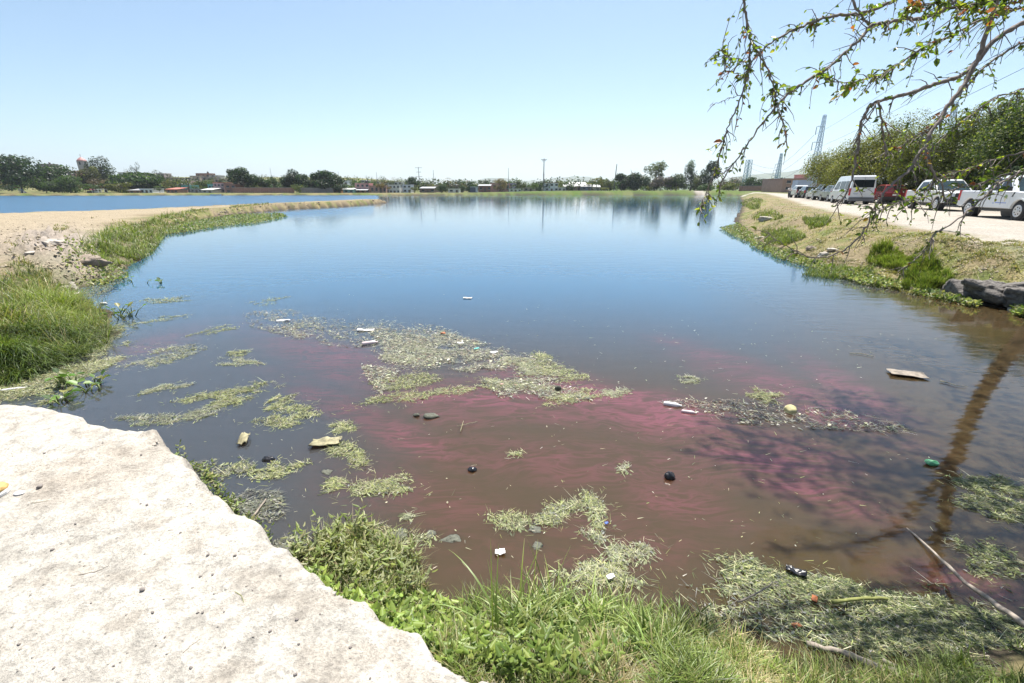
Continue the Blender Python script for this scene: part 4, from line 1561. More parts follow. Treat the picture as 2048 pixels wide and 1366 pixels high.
def add_wheel(parent, x, y, r, w, rim):
    sgn = 1 if y > 0 else -1
    e = MB()
    e.lathe([(r * .62, -w / 2), (r * .9, -w / 2), (r, -w * .36), (r, w * .36), (r * .9, w / 2), (r * .62, w / 2)], (x, y, r), 22, 'y')
    wheel = e.build('wheel', M_TYRE, parent)
    t = MB()
    for k in range(22):
        a = 2 * math.pi * k / 22
        c, s = math.cos(a), math.sin(a)
        for q in (-0.25, 0.25):
            t.bar((x + c * r * .985, y + q * w - w * .12, r + s * r * .985), (x + c * r * .985, y + q * w + w * .12, r + s * r * .985), r * 0.05, None, 4)
    tag(t.build('tread', M_TYRE, wheel), kind='stuff')
    m = MB()
    m.lathe([(r * .64, w * .2), (r * .64, w * .53), (r * .58, w * .56), (r * .5, w * .515), (r * .2, w * .54), (r * .16, w * .62), (0.01, w * .62)], (0, 0, 0), 20, 'y')
    m.v = [(p[0] + x, y + sgn * p[1], p[2] + r) for p in m.v]
    ro = m.build('rim', rim, wheel)
    h = MB()
    for k in range(7):
        a = 2 * math.pi * k / 7
        c, s = math.cos(a), math.sin(a)
        yy = y + sgn * w * .512
        h.bar((x + c * r * .38, yy, r + s * r * .38), (x + c * r * .38, yy + sgn * 0.01, r + s * r * .38), r * .075, None, 8)
    tag(h.build('rim_holes', M_BLACK, wheel), kind='stuff')


def vehicle(spec, label, name, cat, corner_px, corner, paint, heading, extra=None, group='vehicles parked along the dirt road'):
    """corner: which ground corner ('rl','fr',...) sits under the photo pixel"""
    S = spec
    L, Wd = S['L'], S['W']
    hw = lambda z: Wd / 2
    belt, roof = S['belt'], S['roof']
    rw = S['rw']

    def chw(z):
        t = (z - belt) / (roof - belt)
        return (Wd / 2 - 0.025) * (1 - t) + rw * t
    ang = math.radians(heading)
    ux, uy = Vector((math.cos(ang), math.sin(ang))), Vector((-math.sin(ang), math.cos(ang)))
    p = at(corner_px[0], corner_px[1], 1.08)
    fx = {'r': -L / 2, 'f': L / 2, 'w': S['wx'][0], 'b': S['wx'][1]}[corner[0]]
    fy = {'l': Wd / 2, 'r': -Wd / 2}[corner[1]]
    o = Vector((p[0], p[1])) - ux * fx - uy * fy
    gz = min(max(hz1(o.x, o.y), 0.9), 1.3)
    root = empty(name, (o.x, o.y, gz), ang, label, cat, group)
    # lower body with wheel arches
    r = S['r']
    zb = S['zb']
    low = []
    low += S['top']                                   # from rear bottom, up and over to the front bottom
    fxw, rxw = S['wx']
    low += [q for q in arc_pts(fxw, r, r * 1.18, zb)]
    low += [q for q in arc_pts(rxw, r, r * 1.18, zb)]
    slab('body', low, hw, paint, root, 0.035)
    slab('cabin', S['cab'], chw, paint, root, 0.03)
    u = MB()
    u.box((0, 0, zb - 0.02), (L * .86, Wd * .8, 0.2))
    u.build('underbody', M_BLACK, root)
    for x in (fxw, rxw):
        for sg in (1, -1):
            add_wheel(root, x, sg * (Wd / 2 - S['tw'] / 2 - 0.02), r, S['tw'], S.get('rim', M_RIM))
            a = MB()
            a.lathe([(r * 1.16, -0.14), (r * 1.16, 0.14)], (x, sg * (Wd / 2 - 0.22), r), 16, 'y')
            a.build('wheel_well', M_BLACK, root)
    for w in S['win']:
        for sg in (1, -1):
            side_panel('window', w, chw, sg, M_GLASS, root)
    a, b = S['shield']
    cross_panel('windscreen', a, b, chw(a[1]) - 0.1, chw(b[1]) - 0.08, M_SCREEN, root)
    if 'rear' in S:
        a, b = S['rear']
        cross_panel('rear_window', a, b, (S.get('rearw') or chw(a[1]) - 0.14), (S.get('rearw') or chw(b[1]) - 0.12), M_GLASS, root)
    for dr in S['door']:
        for sg in (1, -1):
            d = side_panel('door', dr, hw, sg, paint, root, 0.006, 0.02)
            zz = max(q[1] for q in dr) - 0.1
            xx = min(q[0] for q in dr) + 0.14
            h = MB()
            h.box((xx, sg * (Wd / 2 + 0.025), zz), (0.18, 0.035, 0.04))
            h.build('handle', M_BLACK if S.get('darktrim') else paint, d)
    xf, xr = L / 2, -L / 2
    for sg in (1, -1):
        m = MB()
        m.box((xf - 0.09, sg * (Wd / 2 - 0.26), S['lz']), (0.2, 0.42, 0.2), taper=0.9)
        m.build('headlight', M_LAMP, root)
        m = MB()
        hh = S.get('tl', (0.14, 0.45))
        m.box((xr + 0.07, sg * (Wd / 2 - hh[0] / 2 + 0.008), S.get('tz', S['lz'] + 0.05)), (0.17, hh[0], hh[1]))
        m.build('tail_light', M_RED, root)
        m = MB()
        mx = S['shield'][0][0] - 0.25
        m.box((mx, sg * (Wd / 2 + 0.13), belt + 0.13), (0.12, 0.22, 0.19))
        m.build('mirror', M_BLACK if S.get('darktrim') else paint, root)
    m = MB()
    m.box((xf + 0.005, 0, S['lz'] - 0.02), (0.06, Wd - 1.0, 0.26))
    for k in range(3):
        m.box((xf + 0.03, 0, S['lz'] - 0.1 + 0.09 * k), (0.03, Wd - 1.02, 0.025))
    m.build('grille', M_BLACK, root)
    for x, nm in ((xf, 'front_bumper'), (xr, 'rear_bumper')):
        m = MB()
        m.box((x, 0, S['bz']), (0.2, Wd - 0.06, 0.22), taper=0.96)
        m.build(nm, S.get('bump', M_BLACK), root)
    m = MB()
    m.box((xr - 0.045 if S.get('plate', 1) else xr, 0.0, S['bz'] + 0.28), (0.02, 0.36, 0.16))
    m.build('number_plate', M_PLASTIC, root)
    if extra:
        extra(root, S, hw, chw)
    return root


PICK = dict(L=5.4, W=2.02, r=.41, tw=.27, zb=.48, wx=(1.72, -1.72), belt=1.22, roof=1.94, rw=.72, lz=.98, bz=.62, tz=1.02, tl=(0.14, 0.5), darktrim=1,
            top=[(-2.7, .52), (-2.7, 1.2), (-2.62, 1.26), (-0.6, 1.26), (1.2, 1.25), (2.35, 1.17), (2.66, 1.05), (2.7, .5)],
            cab=[(-0.95, 1.18), (-0.86, 1.78), (-0.7, 1.92), (0.3, 1.94), (0.52, 1.88), (1.32, 1.2)],
            win=[[(-0.72, 1.27), (-0.62, 1.78), (0.0, 1.80), (0.0, 1.27)], [(0.06, 1.27), (0.06, 1.80), (0.36, 1.79), (0.98, 1.27)]],
            shield=((1.26, 1.25), (0.58, 1.84)), rear=((-0.93, 1.3), (-0.86, 1.76)),
            door=[[(-0.85, .55), (-0.85, 1.2), (1.05, 1.2), (1.05, .55)]])
CREW = dict(PICK, cab=[(-1.35, 1.18), (-1.26, 1.78), (-1.1, 1.92), (0.3, 1.94), (0.52, 1.88), (1.32, 1.2)],
            win=[[(-1.12, 1.27), (-1.04, 1.78), (-0.2, 1.80), (-0.2, 1.27)], [(-0.1, 1.27), (-0.1, 1.80), (0.36, 1.79), (0.98, 1.27)]],
            rear=((-1.33, 1.3), (-1.26, 1.76)),
            door=[[(-1.25, .55), (-1.25, 1.2), (-0.17, 1.2), (-0.17, .55)], [(-0.13, .55), (-0.13, 1.2), (1.02, 1.2), (1.02, .55)]])
VAN = dict(L=5.6, W=2.05, r=.36, tw=.22, zb=.38, wx=(1.75, -1.75), belt=1.2, roof=2.52, rw=.86, lz=.85, bz=.5, tz=1.1, tl=(0.12, 0.62),
           top=[(-2.8, .4), (-2.8, 1.24), (1.9, 1.24), (2.5, 1.08), (2.78, .9), (2.8, .4)],
           cab=[(-2.78, 1.18), (-2.74, 2.42), (-2.6, 2.52), (0.9, 2.50), (1.2, 2.36), (2.1, 1.2)],
           win=[[(-2.5, 1.32), (-2.46, 2.05), (-1.2, 2.05), (-1.2, 1.32)], [(-1.1, 1.32), (-1.1, 2.05), (0.2, 2.05), (0.2, 1.32)], [(0.35, 1.32), (0.35, 2.05), (1.1, 2.0), (1.75, 1.32)]],
           shield=((2.02, 1.3), (1.3, 2.22)), rear=((-2.78, 1.48), (-2.755, 2.14)), rearw=0.80,
           door=[[(0.3, .5), (0.3, 1.2), (1.3, 1.2), (1.3, .5)], [(-1.15, .5), (-1.15, 1.2), (0.24, 1.2), (0.24, .5)]])
SUV = dict(L=4.7, W=1.9, r=.36, tw=.23, zb=.42, wx=(1.45, -1.4), belt=1.06, roof=1.76, rw=.68, lz=.82, bz=.55, tz=.98, tl=(0.15, 0.36),
           top=[(-2.35, .45), (-2.35, 1.0), (-2.28, 1.1), (1.2, 1.1), (2.1, 1.0), (2.33, .86), (2.35, .45)],
           cab=[(-2.26, 1.04), (-1.95, 1.66), (-1.7, 1.75), (0.1, 1.76), (0.42, 1.68), (1.3, 1.05)],
           win=[[(-1.95, 1.13), (-1.75, 1.6), (-1.15, 1.64), (-1.15, 1.13)], [(-1.05, 1.13), (-1.05, 1.64), (-0.15, 1.65), (-0.15, 1.13)], [(-0.05, 1.13), (-0.05, 1.65), (0.25, 1.62), (0.92, 1.13)]],
           shield=((1.22, 1.1), (0.48, 1.63)), rear=((-2.2, 1.13), (-1.97, 1.6)),
           door=[[(-1.08, .5), (-1.08, 1.03), (-0.12, 1.03), (-0.12, .5)], [(-0.08, .5), (-0.08, 1.03), (0.95, 1.03), (0.95, .5)]])
SEDAN = dict(SUV, L=4.5, W=1.76, r=.31, zb=.32, belt=.92, roof=1.44, rw=.60, lz=.68, bz=.45, tz=.82, tl=(0.36, 0.17),
             wx=(1.35, -1.3),
             top=[(-2.25, .36), (-2.25, .9), (-2.15, .98), (-1.5, 1.0), (1.1, .96), (2.0, .84), (2.22, .7), (2.25, .36)],
             cab=[(-1.75, .92), (-1.1, 1.38), (-0.8, 1.44), (0.1, 1.44), (0.35, 1.38), (1.15, .92)],
             win=[[(-1.35, 1.0), (-1.0, 1.3), (-0.55, 1.35), (-0.55, 1.0)], [(-0.47, 1.0), (-0.47, 1.35), (0.12, 1.34), (0.8, 1.0)]],
             shield=((1.08, .97), (0.42, 1.34)), rear=((-1.66, .99), (-1.16, 1.33)),
             door=[[(-1.0, .42), (-1.0, .9), (-0.5, .9), (-0.5, .42)], [(-0.46, .42), (-0.46, .9), (0.85, .9), (0.85, .42)]])

P_WHITE = mat_plain('white_car_paint', (0.72, 0.73, 0.75), 0.22, 0.03, 1.5, coat=0.8)
P_WHITE2 = mat_plain('dusty_white_paint', (0.66, 0.66, 0.65), 0.35, 0.06, 1.5, coat=0.5)
P_RED = mat_plain('red_car_paint', (0.24, 0.03, 0.032), 0.25, 0.1, 2, coat=0.8)
P_DARK = mat_plain('charcoal_car_paint', (0.035, 0.037, 0.045), 0.25, 0.1, 2, coat=0.8)
P_SILVER = mat_plain('grey_car_paint', (0.28, 0.30, 0.33), 0.28, 0.06, 2, coat=0.7)
P_BLUEG = mat_plain('blue_grey_paint', (0.30, 0.36, 0.45), 0.5, 0.1, 2)
M_GREEN = mat_plain('green_decal', (0.18, 0.30, 0.04), 0.5, 0.05, 5)
M_YELLOW = mat_plain('yellow_decal', (0.62, 0.45, 0.03), 0.5, 0.05, 5)
M_BLUE = mat_plain('blue_decal', (0.08, 0.16, 0.55), 0.5, 0.05, 5)


def near_pick_extra(root, S, hw, chw):
    # palm shaped emblem and blue lettering stripe on the door, dark vent on the wing
    for sg in (1, -1):
        m = MB()
        y = sg * (1.01 + 0.012)
        for a in (-60, -25, 10, 45, 80, 120, 160):
            t = math.radians(a + 35)
            c, s = math.cos(t), math.sin(t)
            m.poly([(0.78, y, 0.98), (0.78 + 0.09 * c - 0.02 * s, y, 0.98 + 0.09 * s + 0.02 * c), (0.78 + 0.15 * c, y, 0.98 + 0.15 * s - 0.02), (0.78 + 0.09 * c + 0.02 * s, y, 0.98 + 0.09 * s - 0.02 * c)])
        m.build('emblem', M_GREEN, root, fix=False)
        m = MB()
        m.poly([(0.765, y, 0.78), (0.795, y, 0.78), (0.795, y, 0.98), (0.765, y, 0.98)])
        m.build('emblem_stem', M_YELLOW, root, fix=False)
        m = MB()
        for x0, x1, z0, z1 in ((0.2, 0.92, 0.715, 0.745), (0.0, 0.12, 0.69, 0.72)):
            m.poly([(x0, y, z0), (x1, y, z0), (x1, y, z1), (x0, y, z1)])
        m.build('lettering_stripe', M_BLUE, root, fix=False)
        side_panel('wing_vent', [(1.12, 1.0), (1.22, 1.2), (1.28, 1.2), (1.2, 1.0)], hw, sg, M_BLACK, root, 0.012)
        side_panel('arch_trim', [(1.72 + 0.54 * math.cos(t), .41 + 0.54 * math.sin(t)) for t in np.linspace(0.15, math.pi - 0.15, 12)] +
                   [(1.72 + 0.485 * math.cos(t), .41 + 0.485 * math.sin(t)) for t in np.linspace(math.pi - 0.15, 0.15, 12)], hw, sg, P_WHITE2, root, 0.02)
    m = MB()
    m.box((-1.75, 0, 1.262), (1.7, 1.66, 0.012))
    m.build('bed_dark_panel', M_BLACK, root)  # dark sheet on the solid bed, in place of its shaded hollow


def bed_extra(root, S, hw, chw):
    m = MB()
    m.box((-2.0, 0, 1.262), (1.2, 1.66, 0.012))
    m.build('bed_dark_panel', M_BLACK, root)  # black panel painted where an open bed would be dark inside


def van_extra(root, S, hw, chw):
    m = MB()
    m.box((-2.81, 0.0, 1.5), (0.012, 0.012, 1.9))
    m.build('door_seam', M_BLACK, root)
    m = MB()
    m.box((-2.815, -0.12, 1.12), (0.03, 0.14, 0.05))
    m.box((-2.815, -0.5, 1.36), (0.03, 0.16, 0.04))
    m.build('rear_handle', M_BLACK, root)
    # faint printed marks on the rear door
    for k, (y, z, w, h) in enumerate(((0.62, 1.12, 0.05, 0.06), (0.45, 1.12, 0.05, 0.06), (0.25, 1.12, 0.06, 0.06), (0.5, 0.98, 0.42, 0.03), (0.5, 0.93, 0.36, 0.02), (0.5, 0.89, 0.3, 0.02))):
        m = MB()
        m.poly([(-2.806, y - w / 2, z - h / 2), (-2.806, y + w / 2, z - h / 2), (-2.806, y + w / 2, z + h / 2), (-2.806, y - w / 2, z + h / 2)])
        m.build('printed_mark', (M_YELLOW, M_GREEN, M_RED, P_BLUEG, P_BLUEG, P_BLUEG)[k], root, fix=False)
    m = MB()
    m.box((-2.79, 0, 0.42), (0.3, 2.0, 0.26))
    m.build('step_bumper', mat_plain('grey_plastic', (0.16, 0.16, 0.17), 0.6, 0.1, 4), root)


vehicle(PICK, 'nearest white pickup with green emblem on its door at the right edge', 'pickup_truck', 'pickup truck', (2027, 441), 'wr', P_WHITE, 254, near_pick_extra)
vehicle(CREW, 'second white pickup facing the camera with black grille', 'pickup_truck', 'pickup truck', (1866, 421), 'wr', P_WHITE2, 252, bed_extra)
vehicle(SUV, 'black car mostly hidden between the two white pickups', 'parked_car', 'car', (1990, 417), 'fr', P_DARK, 252)
vehicle(SUV, 'red car with pale reflections on its rear window right of the white van', 'parked_car', 'car', (1760, 408), 'rl', P_RED, 66, None)
vehicle(VAN, 'white passenger van with big dark rear window', 'passenger_van', 'van', (1693, 408.5), 'rl', P_WHITE, 72, van_extra)
vehicle(SUV, 'grey car with its side hidden just left of the white van', 'parked_car', 'car', (1658, 403.5), 'rl', P_SILVER, 71)
vehicle(CREW, 'white pickup seen from behind between the sedan and the grey car', 'pickup_truck', 'pickup truck', (1643, 401), 'rl', P_WHITE2, 71, bed_extra)
vehicle(SEDAN, 'low white sedan parked behind the dark off-roader', 'parked_car', 'car', (1626, 399), 'rl', P_WHITE, 71)
vehicle(SUV, 'dark off-roader left of the white sedan', 'parked_car', 'car', (1606, 396.8), 'rl', P_DARK, 71)
vehicle(CREW, 'farthest white pickup at the head of the parked row', 'pickup_truck', 'pickup truck', (1591, 396.0), 'rl', P_WHITE2, 71, bed_extra)


def box_truck():
    p = at(1590, 393.2, 1.08)
    ang = math.radians(71)
    root = empty('box_truck', (p[0] + 2, p[1] + 2, 1.05), ang, 'pale blue grey box truck behind the farthest white pickup', 'truck', 'vehicles parked along the dirt road')
    m = MB()
    m.box((0, 0, 1.9), (4.2, 2.3, 2.2))
    m.build('cargo_box', P_BLUEG, root)
    m = MB()
    m.hexa([(2.15, -1, .6), (3.9, -1, .6), (3.9, 1, .6), (2.15, 1, .6), (2.15, -1, 2.2), (3.3, -1, 2.2), (3.3, 1, 2.2), (2.15, 1, 2.2)])
    m.build('cab', P_WHITE2, root)
    for s in (-.55, .55):
        m = MB()
        m.box((-2.11, s, 1.9), (0.03, 1.0, 1.9))
        m.build('rear_door', P_BLUEG, root)
    for x in (2.9, -1.2):
        for y in (-.95, .95):
            add_wheel(root, x, y, .42, .25, M_RIM)
    m = MB()
    m.box((0.4, 0, .7), (5.4, 0.9, 0.2))
    m.build('chassis', M_BLACK, root)


box_truck()


# ------------------------------------------------------------------ cyclist
def cyclist():
    p = at(1577, 396, 1.08)
    ang = math.radians(235)
    gz = hz1(p[0], p[1])
    b = empty('bicycle', (p[0], p[1], gz), ang, 'bicycle ridden along the dirt road beside the parked row', 'bicycle')
    for x in (-0.52, 0.52):
        m = MB()
        for k in range(18):
            a0, a1 = 2 * math.pi * k / 18, 2 * math.pi * (k + 1) / 18
            m.bar((x + .33 * math.cos(a0), 0, .34 + .33 * math.sin(a0)), (x + .33 * math.cos(a1), 0, .34 + .33 * math.sin(a1)), 0.02, None, 5)
        for k in range(8):
            a = math.pi * 2 * k / 8
            m.bar((x, 0, .34), (x + .32 * math.cos(a), 0, .34 + .32 * math.sin(a)), 0.004, None, 3)
        m.build('wheel', M_TYRE, b)
    m = MB()
    for q, w in (((-.52, .34), (-.15, .85)), ((-.15, .85), (-.1, .32)), ((-.1, .32), (-.52, .34)), ((-.13, .8), (.36, .88)), ((-.1, .32), (.38, .78)), ((.52, .34), (.36, 1.0))):
        m.bar((q[0], 0, q[1]), (w[0], 0, w[1]), 0.02, None, 5)
    m.build('frame', P_DARK, b)
    m = MB()
    m.bar((.36, -.28, 1.02), (.36, .28, 1.02), 0.016, None, 5)
    m.build('handlebar', M_BLACK, b)
    m = MB()
    m.box((-.17, 0, .9), (.26, .15, .06), taper=.7)
    m.build('saddle', M_BLACK, b)
    # rider: one continuous body grown from a skeleton
    V = [(-.17, 0, 1.0), (-.05, 0, 1.25), (.02, 0, 1.45), (.05, 0, 1.55), (.08, 0, 1.66), (.09, 0, 1.76),
         (.02, .19, 1.42), (.2, .25, 1.2), (.36, .26, 1.05), (.02, -.19, 1.42), (.2, -.25, 1.2), (.36, -.26, 1.05),
         (-.15, .1, .97), (.2, .12, .75), (-.02, .12, .35), (.1, .12, .28), (-.15, -.1, .97), (.12, -.12, .62), (-.12, -.12, .24), (0, -.12, .18)]
    E_ = [(0, 1), (1, 2), (2, 3), (3, 4), (4, 5), (2, 6), (6, 7), (7, 8), (2, 9), (9, 10), (10, 11), (0, 12), (12, 13), (13, 14), (14, 15), (0, 16), (16, 17), (17, 18), (18, 19)]
    R = [.13, .14, .15, .06, .09, .085, .07, .045, .035, .07, .045, .035, .09, .07, .045, .04, .09, .07, .045, .04]
    me = bpy.data.meshes.new('person')
    me.from_pydata(V, E_, [])
    o = link(bpy.data.objects.new('person', me))
    o.location = (p[0], p[1], gz)
    o.rotation_euler = (0, 0, ang)
    o.modifiers.new('skin', 'SKIN')
    for i, sv in enumerate(me.skin_vertices[0].data):
        sv.radius = (R[i], R[i])
        sv.use_root = i == 0
    o.modifiers.new('sub', 'SUBSURF').levels = 1
    dg = bpy.context.evaluated_depsgraph_get()
    me2 = bpy.data.meshes.new_from_object(o.evaluated_get(dg))
    o.modifiers.clear()
    o.data = me2
    me2.materials.clear()
    for mt in (mat_plain('skin', (0.30, 0.17, 0.11), 0.6, 0.05, 5), mat_plain('white_shirt', (0.68, 0.62, 0.60), 0.8, 0.06, 5), mat_plain('dark_trousers', (0.04, 0.045, 0.06), 0.8, 0.1, 5)):
        me2.materials.append(mt)
    for f in me2.polygons:
        c = f.center
        f.use_smooth = True
        f.material_index = 0 if (c.z > 1.54 or (abs(c.y) > .2 and c.z < 1.25 and c.x > .12)) else (1 if c.z > 1.0 else 2)
    tag(o, 'cyclist in a pale shirt and dark trousers on the dirt road', 'person')
    h = MB()
    h.lathe([(.10, 0), (.105, .05), (.08, .11), (.02, .14)], (.08, 0, 1.74), 10)
    h.build('hair', M_BLACK, o)


cyclist()


# ------------------------------------------------------------------ generic plants
def blades(P, az, lean, curl, L, Wd, col, seg=4, rnd=None):
    """curved grass blades as arrays of strips; returns verts, faces, colours"""
    n = len(P)
    r = rnd or rng
    V = np.zeros((n, seg + 1, 2, 3))
    pos = P.copy()
    hd = np.stack([np.cos(az), np.sin(az), 0 * az], -1)
    tw = az + np.pi / 2 + r.uniform(-0.7, 0.7, n)
    sd = np.stack([np.cos(tw), np.sin(tw), 0 * az], -1)
    for k in range(seg + 1):
        t = k / seg
        wv = (Wd * (1 - t ** 1.8) + Wd * 0.06) / 2
        V[:, k, 0] = pos - sd * wv[:, None]
        V[:, k, 1] = pos + sd * wv[:, None]
        th = lean + curl * (t + 0.5 / seg)
        pos = pos + (hd * np.sin(th)[:, None] + np.array([0, 0, 1]) * np.cos(th)[:, None]) * (L / seg)[:, None]
    idx = np.arange(n * (seg + 1) * 2).reshape(n, seg + 1, 2)
    Fc = np.stack([idx[:, :-1, 0], idx[:, :-1, 1], idx[:, 1:, 1], idx[:, 1:, 0]], -1).reshape(-1, 4)
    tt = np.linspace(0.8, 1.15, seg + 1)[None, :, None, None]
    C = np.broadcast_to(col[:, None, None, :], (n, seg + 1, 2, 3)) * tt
    return V.reshape(-1, 3), Fc, np.clip(C.reshape(-1, 3), 0, 1)


def join(parts):
    V, Fc, C = [], [], []
    o = 0
    for v, f, c in parts:
        V.append(v)
        Fc.append(f + o)
        C.append(c)
        o += len(v)
    return np.concatenate(V), np.concatenate(Fc), np.concatenate(C)


def in_px(poly, n, r):
    xs = [p[0] for p in poly]
    ys = [p[1] for p in poly]
    out = np.zeros((0, 2))
    while len(out) < n:
        q = np.stack([r.uniform(min(xs), max(xs), n * 2), r.uniform(min(ys), max(ys), n * 2)], -1)
        q = q[pinside(q[:, 0], q[:, 1], poly)]
        out = np.concatenate([out, q])
    return out[:n]


def ground_at(q, z0):
    z = np.full(len(q), z0)
    for _ in range(3):
        P = at(q[:, 0], q[:, 1], z)
        z = 0.5 * z + 0.5 * np.maximum(hz(P[:, 0], P[:, 1]), 0)
    P = at(q[:, 0], q[:, 1], z)
    P[:, 2] = np.maximum(hz(P[:, 0], P[:, 1]), 0.0) - 0.01
    return P


def pick_cols(n, pal, r, jit=0.25):
    pal = np.array(pal)
    c = pal[r.integers(0, len(pal), n)]
    return c * r.uniform(1 - jit, 1 + jit, (n, 1)) * r.uniform(0.93, 1.07, (n, 3))


G_FRESH = [(0.12, 0.165, 0.03), (0.16, 0.21, 0.042), (0.085, 0.12, 0.026), (0.20, 0.24, 0.065), (0.06, 0.085, 0.022), (0.24, 0.235, 0.10)]
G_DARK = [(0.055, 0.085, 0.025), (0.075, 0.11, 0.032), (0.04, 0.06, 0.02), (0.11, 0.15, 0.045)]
G_DRY = [(0.33, 0.27, 0.13), (0.26, 0.22, 0.10), (0.38, 0.32, 0.18), (0.20, 0.19, 0.07)]
G_MIX = G_FRESH + G_DRY[:2]
G_FLOAT = [(0.33, 0.35, 0.13), (0.25, 0.28, 0.09), (0.44, 0.44, 0.24), (0.14, 0.17, 0.06), (0.36, 0.34, 0.20), (0.52, 0.50, 0.34), (0.09, 0.10, 0.05)]
G_PALE = [(0.40, 0.40, 0.27), (0.32, 0.34, 0.20), (0.46, 0.45, 0.33), (0.24, 0.25, 0.16), (0.30, 0.30, 0.24)]
G_GREY = [(0.14, 0.14, 0.12), (0.20, 0.20, 0.17), (0.09, 0.095, 0.085), (0.26, 0.26, 0.23), (0.16, 0.17, 0.11)]


def grass_patch(name, label, poly, n, z0, Lr, Wr, pal, lean=(0.05, 0.5), curl=(0.2, 1.2), clump=0.0, seg=4, seed=1, az=None, kind='stuff', mat=None, minz=-1):
    r = np.random.default_rng(seed)
    q = in_px(poly, n, r)
    if clump:
        keep = fbm(q[:, 0] / clump, q[:, 1] / (clump * 0.5), 3, seed) > -0.12
        q = q[keep]
    P = ground_at(q, z0)
    P = P[P[:, 2] > minz]
    m = len(P)
    dist = np.linalg.norm(P - np.array([0, 0, H]), axis=1)
    L = r.uniform(*Lr, m) * np.clip(0.85 + 1.1 * fbm(P[:, 0] * 2.6, P[:, 1] * 2.6, 3, seed + 3), 0.35, 1.6)
    Wd = np.maximum(r.uniform(*Wr, m), 0.00085 * dist)
    a = r.uniform(0, 2 * np.pi, m) if az is None else az + r.normal(size=m) * 0.8
    cl = pick_cols(m, pal, r)
    tone = 1 + 0.6 * fbm(P[:, 0] * 1.7, P[:, 1] * 1.7, 3, seed + 9)
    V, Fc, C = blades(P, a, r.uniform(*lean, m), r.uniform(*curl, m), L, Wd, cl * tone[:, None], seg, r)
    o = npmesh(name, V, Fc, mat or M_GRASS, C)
    return tag(o, label, kind=kind)


# left bank
grass_patch('grass', 'long green grass tumbling over the left bank into the water', [(0, 560), (60, 548), (125, 560), (165, 592), (205, 620), (226, 655), (208, 690), (150, 714), (90, 737), (0, 767)],
            7500, 0.4, (0.15, 0.5), (0.005, 0.012), G_FRESH, lean=(0.1, 0.9), curl=(0.4, 2.2), seed=11, seg=6)
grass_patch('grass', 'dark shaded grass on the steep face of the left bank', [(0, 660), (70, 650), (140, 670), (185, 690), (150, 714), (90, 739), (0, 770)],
            4200, 0.2, (0.25, 0.6), (0.006, 0.013), G_DARK + G_FRESH[:1], lean=(0.2, 0.9), curl=(0.8, 2.4), seed=12, az=-0.9, seg=6)  # shade of the steep face is put into this darker palette
grass_patch('grass', 'bright yellow green tussocks in the middle of the left bank', [(60, 590), (150, 595), (205, 640), (200, 665), (120, 650), (60, 630)],
            2600, 0.4, (0.2, 0.5), (0.005, 0.011), [(0.20, 0.25, 0.05), (0.16, 0.21, 0.04), (0.26, 0.28, 0.08)], lean=(0.1, 0.9), curl=(0.3, 1.6), seed=17, clump=40, seg=5)
grass_patch('grass', 'bright green grass along the water side of the dirt spit', [(160, 500), (215, 462), (290, 445), (335, 428), (385, 424), (400, 438), (345, 458), (326, 476), (302, 508), (255, 530), (205, 532)],
            8500, 0.4, (0.15, 0.5), (0.008, 0.016), G_FRESH, lean=(0.1, 0.9), curl=(0.3, 2.0), seed=13)
grass_patch('grass', 'sparse dry grass on top of the dirt spit', [(0, 482), (120, 447), (200, 432), (330, 424), (300, 446), (210, 466), (150, 470), (20, 508)],
            4500, 0.6, (0.05, 0.14), (0.008, 0.014), G_DRY + G_FRESH[:2], clump=60, seed=14)
grass_patch('grass', 'yellowish trampled grass at the left edge above the green tussocks', [(0, 540), (60, 535), (110, 560), (60, 650), (0, 680)],
            3500, 0.6, (0.06, 0.2), (0.006, 0.01), G_DRY + G_FRESH[:3], seed=15)
grass_patch('grass', 'low grass tufts on the far part of the spit', [(380, 422), (470, 412), (600, 405), (600, 412), (470, 424), (400, 436)],
            2200, 0.5, (0.08, 0.22), (0.02, 0.03), G_MIX, clump=40, seed=16)
grass_patch('grass', 'dead straw stems sticking out of the left bank grass', [(0, 600), (80, 560), (160, 600), (215, 650), (150, 705), (0, 750)], 1500, 0.4, (0.2, 0.5), (0.003, 0.006), G_DRY, lean=(0.1, 1.3), curl=(0.0, 1.2), seed=18)
# right bank
RB = [(1490, 396), (1530, 393), (1600, 412), (1780, 453), (1900, 482), (2048, 512), (2048, 560), (1960, 545), (1895, 540), (1878, 588), (1800, 575), (1640, 535), (1500, 482), (1475, 452)]
grass_patch('grass', 'short dry grass covering the right bank beside the road', RB, 42000, 0.8, (0.03, 0.12), (0.009, 0.016), G_DRY + [(0.17, 0.19, 0.05), (0.13, 0.16, 0.04)], lean=(0.3, 1.4), seed=21)
for k, (cx, cy, rx, ry, n, lab) in enumerate(((1800, 515, 62, 22, 5000, 'lush green grass clump in the middle of the right bank'), (1850, 560, 48, 22, 4500, 'grass clump with shade in its colour beside the broken concrete'),
                                              (1560, 475, 42, 16, 2200, 'green grass clump low on the right bank near the pale stones'), (1632, 447, 26, 9, 1300, 'small green grass tuft near the top of the right bank'),
                                              (1506, 408, 20, 12, 1800, 'green grass at the far end of the right bank'), (1690, 545, 70, 10, 1800, 'green grass fringe along the waterline of the right bank'),
                                              (1535, 432, 30, 10, 900, 'yellow green tuft beside the pale boulder'))):
    el = [(cx + rx * math.cos(t) * (1 + .25 * math.sin(3 * t + k)), cy + ry * math.sin(t)) for t in np.linspace(0, 2 * math.pi, 20)[:-1]]
    grass_patch('grass', lab, el, n, 0.5, (0.12, 0.34), (0.008, 0.014), G_DARK + G_FRESH if k == 1 else G_FRESH, seed=30 + k, az=-2.4 if k < 2 else None)  # clump by the concrete has its shade mixed into the blade colours
